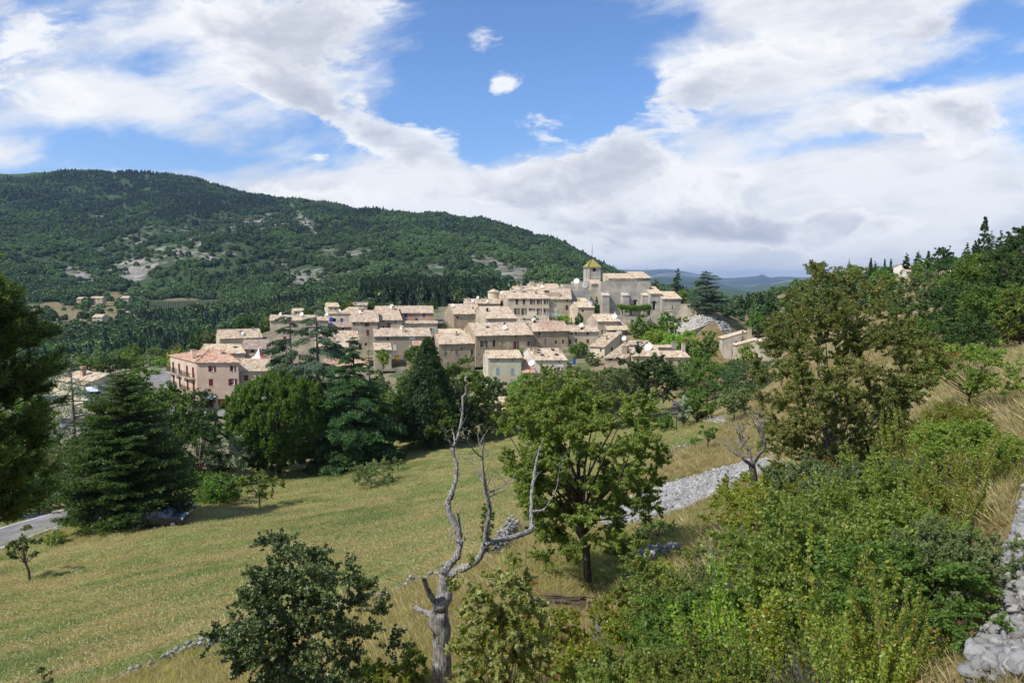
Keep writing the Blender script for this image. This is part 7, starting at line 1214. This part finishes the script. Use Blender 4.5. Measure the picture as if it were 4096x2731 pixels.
q = hit(803, 1925, 40) if False else P(803, 1915, 79); pl_ = empty('utility_pole', (q.x, q.y, g1(q.x, q.y)), 0, label='brown wooden pole standing in the dark gap left of the round pine', cat='pole'); hp = P(803, 1820, 79).z - g1(q.x, q.y); m = MB(); m.tube([(0, 0, -.5), (0, 0, max(2.5, hp))], .13, 10); m.build('pole', plain_mat('treated_wood', (.16, .08, .045)), pl_); m = MB(); m.box(-.18, .18, -.2, -.12, max(2.5, hp) - .9, max(2.5, hp) - .5); m.build('bracket', M_metal, pl_)
# ------------------------------------------------------------------ vehicles
M_tyre = plain_mat('tyre', (.015, .015, .015), .9); M_lamp = plain_mat('headlight', (.7, .72, .75), .1, .8)
def paint(name, c): m = plain_mat(name, c, .25, .6, .3, var=.05); m.node_tree.nodes['Principled BSDF'].inputs['Coat Weight'].default_value = .7; return m
def car(label, loc, rz, mat, L=4.2, name='parked_car'):
    r = empty(name, loc, rz, label=label, cat='car', group='cars parked around the village'); k = L / 4.2
    low = [(-2.1, .35), (-2.08, .72), (-1.9, .88), (-1.1, .95), (1.75, .98), (2.0, .9), (2.08, .6), (2.05, .32), (1.72, .28), (1.64, .52), (1.38, .64), (1.12, .52), (1.02, .26), (-.98, .26), (-1.08, .52), (-1.34, .64), (-1.6, .52), (-1.7, .28)]; top = [(-1.1, .95), (-.45, 1.40), (.1, 1.47), (1.1, 1.43), (1.75, .98)]
    m = MB(); n = len(low); hw = .86
    m.add([(x * k, y, z) for y in (-hw, hw) for x, z in low], [tuple(range(n)), tuple(range(n, 2 * n))[::-1]] + [(i, n + i, n + (i + 1) % n, (i + 1) % n) for i in range(n)])
    b = m.build('body', mat, r); bm_ = b.modifiers.new('bevel', 'BEVEL'); bm_.width = .05; bm_.segments = 2; bm_.limit_method = 'ANGLE'
    m = MB(); n = len(top); m.add([(x * k, s_ * (hw - .04 - (z - .95) * .32), z + .002) for s_ in (-1, 1) for x, z in top], [tuple(range(n)), tuple(range(n, 2 * n))[::-1]] + [(i, n + i, n + (i + 1) % n, (i + 1) % n) for i in range(n)]); m.build('windows', M_glass, r)
    m = MB(); m.add([(x * k, s_ * (hw - .04 - (z - .95) * .32 + .0), z + .02) for s_ in (-1, 1) for x, z in [(-.42, 1.41), (.1, 1.475), (1.08, 1.44)]] , [(0, 1, 4, 3), (1, 2, 5, 4)]); 
    for s_ in (-1, 1):
        for x in (-1.1, -.1, .85, 1.7): xt = {-1.1: -.45, -.1: -.05, .85: .8, 1.7: 1.12}[x]; m.tube([(x * k, s_ * (hw - .02), .96), (xt * k, s_ * (hw - .17), 1.43)], .035, 5)
    m.build('roof', mat, r)
    for x in (-1.34, 1.38):
        for s_ in (-1, 1):
            m = MB(); n = 18; vs = [(x * k + .31 * math.cos(a), s_ * (hw - .18 + yy), .31 + .31 * math.sin(a)) for yy in (0, .2) for a in np.linspace(0, 2 * math.pi, n, endpoint=False)]; m.add(vs, [tuple(range(n)), tuple(range(n, 2 * n))] + [(i, (i + 1) % n, n + (i + 1) % n, n + i) for i in range(n)]); w_ = m.build('wheel', M_tyre, r)
            m = MB(); m.add([(x * k + .19 * math.cos(a), s_ * (hw + .026), .31 + .19 * math.sin(a)) for a in np.linspace(0, 2 * math.pi, n, endpoint=False)] + [(x * k, s_ * (hw + .035), .31)], [(i, (i + 1) % n, n) for i in range(n)]); m.build('rim', M_metal, w_)
    for s_ in (-1, 1): m = MB(); m.box(-2.10 * k, -1.98 * k, s_ * .68 - .15, s_ * .68 + .15, .62, .76); m.build('headlight', M_lamp, r); m = MB(); m.box(2.03 * k, 2.09 * k, s_ * .7 - .12, s_ * .7 + .12, .68, .84); m.build('tail_light', M_red, r)
    return r
def onground(px, Yd, dz=0.): x = (px - CX) / FPX * Yd * 1.02; return (x, Yd, g1(x, Yd) + dz)
h_ = hit(640, 2100, 20); car('dark blue car parked in the shade of the broad conifer', h_, R(188), paint('dark_blue_paint', (.012, .016, .035))); car('silver car half hidden behind the dark blue car', hit(655, 2068, 20) + Vector((.2, .6, 0)), R(186), paint('silver_paint', (.42, .46, .50)))
q = P(3030, 1360, 212); car('silver car parked under the dense green tree at the right cottages', (q.x, q.y, q.z), R(4), paint('silver_grey_paint', (.40, .42, .44))); q = P(1756, 1297, 203); car('white car in the lane left of the big plain tan house', (q.x, q.y, q.z), R(60), paint('white_car_paint', (.75, .76, .77)))
q = P(155, 1618, 116); car('black car parked behind the long low roof, left of two', (q.x, q.y, q.z), R(5), paint('black_paint', (.012, .012, .014))); q = P(195, 1617, 116); car('black car parked behind the long low roof, right of two', (q.x, q.y, q.z), R(8), paint('black_paint_dull', (.02, .02, .022)))
# camper van
q = P(405, 1598, 121); cv = empty('camper_van', (q.x, q.y, q.z), R(97), label='white camper van with a dark windscreen parked beside the left stone house', cat='camper van'); m = MB(); m.box(-1.9, 3.4, -1.1, 1.1, .5, 2.75); m.add([(-3.3, -1.05, 1.95), (-1.9, -1.1, 1.75), (-1.9, 1.1, 1.75), (-3.3, 1.05, 1.95), (-3.0, -1.05, 2.7), (-1.9, -1.1, 2.8), (-1.9, 1.1, 2.8), (-3., 1.05, 2.7)], [(0, 3, 2, 1), (4, 5, 6, 7), (0, 1, 5, 4), (2, 3, 7, 6), (3, 0, 4, 7), (1, 2, 6, 5)]); m.add([(-3.9, -.95, .45), (-1.9, -.95, .45), (-1.9, .95, .45), (-3.9, .95, .45), (-3.8, -.95, 1.15), (-1.9, -.95, 1.2), (-1.9, .95, 1.2), (-3.8, .95, 1.15)], [(0, 3, 2, 1), (4, 5, 6, 7), (0, 1, 5, 4), (2, 3, 7, 6), (3, 0, 4, 7)]); b = m.build('body', paint('white_van_paint', (.78, .79, .80)), cv); md = b.modifiers.new('bevel', 'BEVEL'); md.width = .08; md.segments = 2
m = MB(); m.add([(-3.5, -.9, 1.16), (-2.3, -.9, 1.2), (-2.3, .9, 1.2), (-3.5, .9, 1.16), (-2.7, -.85, 1.86), (-2.2, -.85, 1.86), (-2.2, .85, 1.86), (-2.7, .85, 1.86)], [(0, 3, 2, 1), (4, 5, 6, 7), (0, 1, 5, 4), (1, 2, 6, 5), (2, 3, 7, 6), (3, 0, 4, 7)]); m.build('windscreen', M_glass, cv); m = MB(); m.box(.2, 1.4, -1.115, -1.102, 1.5, 2.1); m.build('window', M_glass, cv)
for x in (-2.9, 2.2):
    for s_ in (-1, 1): m = MB(); m.add([(x + .36 * math.cos(a), s_ * (.8 + yy), .36 + .36 * math.sin(a)) for yy in (0, .22) for a in np.linspace(0, 2 * math.pi, 16, endpoint=False)], [tuple(range(16)), tuple(range(16, 32))] + [(i, (i + 1) % 16, 16 + (i + 1) % 16, 16 + i) for i in range(16)]); m.build('wheel', M_tyre, cv)
# ------------------------------------------------------------------ small things in the village
q = P(*ZA(1120, 900), 148); pz = empty('parasol', (q.x, q.y, q.z - 1.5), 0, label='pointed red and white parasol rising behind the red shuttered cream house', cat='parasol'); m = MB(); rr_ = 2.1; n = 12; rim = [(rr_ * math.cos(k * 2 * math.pi / n), rr_ * math.sin(k * 2 * math.pi / n), 1.6) for k in range(n)]; mid_ = [(x * .4, y * .4, 2.35) for x, y, z in rim]; sk = [(x, y, 1.2) for x, y, z in rim]
m.add(rim + mid_ + [(0, 0, 4.1)] + sk, [(k, (k + 1) % n, n + (k + 1) % n, n + k) for k in range(3, 10)] + [(n + k, n + (k + 1) % n, 2 * n) for k in range(3, 10)] + [(2 * n + 1 + k, 2 * n + 1 + (k + 1) % n, (k + 1) % n, k) for k in range(3, 10)]); m.build('canopy', M_white, pz); m.f = []; m.v = []
m.add(rim + mid_ + [(0, 0, 4.1)] + sk, [(k % n, (k + 1) % n, n + (k + 1) % n, n + k % n) for k in (10, 11, 12, 13, 14)] + [(n + k % n, n + (k + 1) % n, 2 * n) for k in (10, 11, 12, 13, 14)] + [(2 * n + 1 + k % n, 2 * n + 1 + (k + 1) % n, (k + 1) % n, k % n) for k in (10, 11, 12, 13, 14)]); tag(m.build('canopy_panel', plain_mat('faded_red_cloth', (.45, .10, .09)), pz), 'faded red panels'); m = MB(); m.tube([(0, 0, -1), (0, 0, 4.1)], .05, 8); m.build('pole', M_metal, pz)
q = P(2296, 1456, 149); m = MB(); m.lathe([(.36, 0), (.37, .05), (.35, .4), (.375, .42), (.35, .44), (.35, .8), (.37, .82), (.35, .84), (.33, 1.0)], 20); br = empty('water_barrel', q, label='bright blue barrel beside the pale pink house', cat='barrel'); m.build('barrel', M_blue, br); m = MB(); m.lathe([(.345, 1.002), (.345, 1.04)], 20); m.build('lid', M_iron, br)
# roof terrace of the manor
q0 = P(2068, 1289, 203); tz = empty('roof_terrace', q0, R(4), label='white floored roof terrace with a low wall in front of the manor', cat='terrace'); m = MB(); m.box(0, 13.5, 0, 7.5, -2.5, .0); m.build('floor', M_white, tz); m = MB(); m.box(-.1, 13.6, -.25, -.003, -2.5, .35); m.build('wall', W_cream, tz)
def white_chair(loc, rz, lb):
    r = empty('garden_chair', loc, rz, label=lb, cat='chair', group='white garden chairs on the roof terrace'); m = MB(); m.box(-.24, .24, -.24, .24, .42, .46); m.build('seat', M_white, r); m = MB(); m.box(-.24, .24, .2, .24, .462, .95); m.build('backrest', M_white, r)
    for a in (-.21, .21):
        for b in (-.21, .21): m = MB(); m.box(a - .02, a + .02, b - .02, b + .02, 0, .418); m.build('leg', M_white, r)
def tw_(x, y): a = R(4); return (q0.x + x * math.cos(a) - y * math.sin(a), q0.y + x * math.sin(a) + y * math.cos(a), q0.z + .004)
white_chair(tw_(1.0, 2.0), 2., 'white garden chair at the left end of the roof terrace'); white_chair(tw_(7.0, 1.2), 1.2, 'white garden chair left of the terrace table'); white_chair(tw_(9.4, 1.6), -1.2, 'white garden chair right of the terrace table')
r = empty('garden_table', tw_(8.2, 1.4), 0, label='white table in the middle of the roof terrace', cat='table'); m = MB(); m.box(-.7, .7, -.45, .45, .7, .75); m.build('tabletop', M_white, r)
for a in (-.6, .6):
    for b in (-.35, .35): m = MB(); m.box(a - .03, a + .03, b - .03, b + .03, 0, .698); m.build('leg', M_white, r)
r = empty('bench', tw_(3.4, 1.5), 0, label='dark wooden bench facing out over the roof terrace', cat='bench'); m = MB(); m.box(-.9, .9, -.2, .25, .42, .47); m.build('seat', M_dwood, r); m = MB(); [m.box(-.9, .9, .2, .24, z_, z_ + .1) for z_ in (.55, .7, .85)]; m.build('backrest', M_dwood, r)
for a in (-.8, .8): m = MB(); m.box(a - .04, a + .04, -.18, .19, 0, .418); m.build('leg', M_dwood, r)
for i, (x_, s_, lf) in enumerate([(2.2, 1.0, L_green), (5.3, 1.5, L_bush), (6.1, 1.1, L_green), (10.6, 1.2, L_olive), (11.5, .9, L_green), (12.4, 1.3, L_bush), (12.9, .9, L_dark)]):
    r = empty('potted_plant', tw_(x_, .7), 0, label='%s potted plant from the left on the roof terrace wall' % ['first', 'second', 'third', 'fourth', 'fifth', 'sixth', 'seventh'][i], cat='potted plant', group='potted plants on the roof terrace'); m = MB(); m.lathe([(.16, 0), (.22, .35), (.25, .36), (.25, .4)], 12); m.build('pot', M_clay, r); a, b = tree_meshes('round', 1.0 * s_, .9 * s_, 500 + i, 260, .22, lf, base=.1, ncl=10); o = obj('foliage', a, r, (0, 0, .35)); o = obj('stems', b, r, (0, 0, .35))
pf = empty('shade_frame', tw_(6.0, 2.5), R(0), label='thin white pole frame standing before the manor ground floor', cat='frame')
for x_ in (0, 2.5, 5, 7): m = MB(); m.tube([(x_, 0, 0), (x_, 0, 2.5)], .04, 6); m.build('post', M_white, pf)
m = MB(); m.tube([(-3.5, 0, 1.9), (0, 0, 2.5), (7, 0, 1.9)], .03, 6); m.tube([(-3.5, 2, 2.3), (0, 2, 2.9), (7, 2, 2.2)], .03, 6); m.tube([(0, 0, 2.5), (0, 2, 2.9)], .03, 6); m.build('rail', M_white, pf)
# stepped ramp right of the church
a0, a1 = P(2750, 1332, 196), P(2862, 1286, 212); st = empty('stone_steps', a0, math.atan2(a1.y - a0.y, a1.x - a0.x), label='long pale stepped ramp climbing to the big cedar', cat='steps'); L = math.hypot(a1.x - a0.x, a1.y - a0.y); dz = a1.z - a0.z; m = MB(); n = 16
for i in range(n): m.box(L * i / n, L * (i + 1) / n - .02, 0, 3.2, dz * i / n - 2.5, dz * (i + 1) / n)
m.build('steps', M_creamp, st); m = MB(); m.add([(0, -.5, -3), (L, -.5, dz - 3), (L, -.003, dz - 3), (0, -.003, -3), (0, -.5, .5), (L, -.5, dz + .45), (L, -.003, dz + .45), (0, -.003, .5)], [(0, 3, 2, 1), (4, 5, 6, 7), (0, 1, 5, 4), (1, 2, 6, 5), (2, 3, 7, 6), (3, 0, 4, 7)]); m.build('side_wall', W_grey, st)
# vineyard on the valley slope
vy = [hit(*c, 300) for c in ((596, 1246), (880, 1236), (872, 1206), (600, 1216))]
if all(v is not None for v in vy):
    A0, B0, B1, A1 = [np.array(v[:2]) for v in vy]; V = []; nx, ny = 60, 12
    for j in range(ny):
        for i in range(nx): p = (A0 * (1 - i / (nx - 1)) + B0 * i / (nx - 1)) * (1 - j / (ny - 1)) + (A1 * (1 - i / (nx - 1)) + B1 * i / (nx - 1)) * j / (ny - 1); V.append([p[0], p[1], g1(*p) + .8])
    i = np.arange(ny - 1)[:, None] * nx + np.arange(nx - 1)[None]; f = np.stack([i, i + 1, i + nx + 1, i + nx], -1).reshape(-1, 4); tag(obj('field', mesh_np('field', V, f, plain_mat('pale_soil', (.36, .32, .21), sc=.1), smooth=True)), kind='structure')
    V = []; F = []; o = 0; V0 = np.array(V or [[0, 0, 0]])
    for i in range(40):
        u = (i + .5) / 40; p0 = A0 * (1 - u) + B0 * u; p1 = A1 * (1 - u) + B1 * u; d = (B0 - A0) / np.linalg.norm(B0 - A0) * .65
        for j in range(8):
            a = p0 + (p1 - p0) * j / 8; b = p0 + (p1 - p0) * (j + 1) / 8; za, zb = g1(*a) + .8, g1(*b) + .8
            V += [[*(a - d), za], [*(a + d), za], [*(a + d * .6), za + 1.7], [*(a - d * .6), za + 1.7], [*(b - d), zb], [*(b + d), zb], [*(b + d * .6), zb + 1.7], [*(b - d * .6), zb + 1.7]]; F += [[o, o + 1, o + 2, o + 3], [o + 3, o + 2, o + 6, o + 7], [o, o + 3, o + 7, o + 4], [o + 1, o + 5, o + 6, o + 2]]; o += 8
    tag(obj('vine_rows', mesh_np('vine_rows', V, F, plain_mat('vine_leaves', (.07, .09, .04), sc=.5))), 'rows of vines on the tilted field below the mountain', 'vines', kind='stuff')
# roofs glimpsed behind the trees of the meadow edge
h = H('village_house', 'low house right of the large green cedar, only its pinkish roof showing', 'house', ZS, 1480, 1748, 116, 1660, 1800, 1665, a=3, b=12, wall=W_stone2, roof=RT_pale).done(); h = H('village_house', 'house behind the pale yellow flowering shrub with a low light tile roof', 'house', ZS, 1925, 1642, 114, 2060, 1700, 1590, a=2, b=4, wall=W_stone2, roof=RT_pale).done()
q = P(2120, 1700, 118)
# ------------------------------------------------------------------ the air
hz = MB(); bpy.context.view_layer.update()
zz_ = [(o.matrix_world @ v.co).z for o in bpy.data.objects if o.type == 'MESH' and o.get('kind') == 'structure' and len(o.data.vertices) < 30000 for v in o.data.vertices]
hz.box(-22500, 22500, -12500, 22500, min(-151, min(zz_) - 1), max(zz_) + 60); hz.build('haze', bpy.data.materials.new('haze')); ho = bpy.data.objects['haze']; tag(ho, kind='stuff')
hm = ho.data.materials[0]; hm.use_nodes = True; t = NT(hm.node_tree); t.n.remove(t.n['Principled BSDF']); pv = t.N('ShaderNodeVolumePrincipled'); pv.inputs['Color'].default_value = (.45, .66, 1, 1); pv.inputs['Density'].default_value = .000058; pv.inputs['Anisotropy'].default_value = .2
t.l.new(pv.outputs[0], t.n['Material Output'].inputs['Volume'])
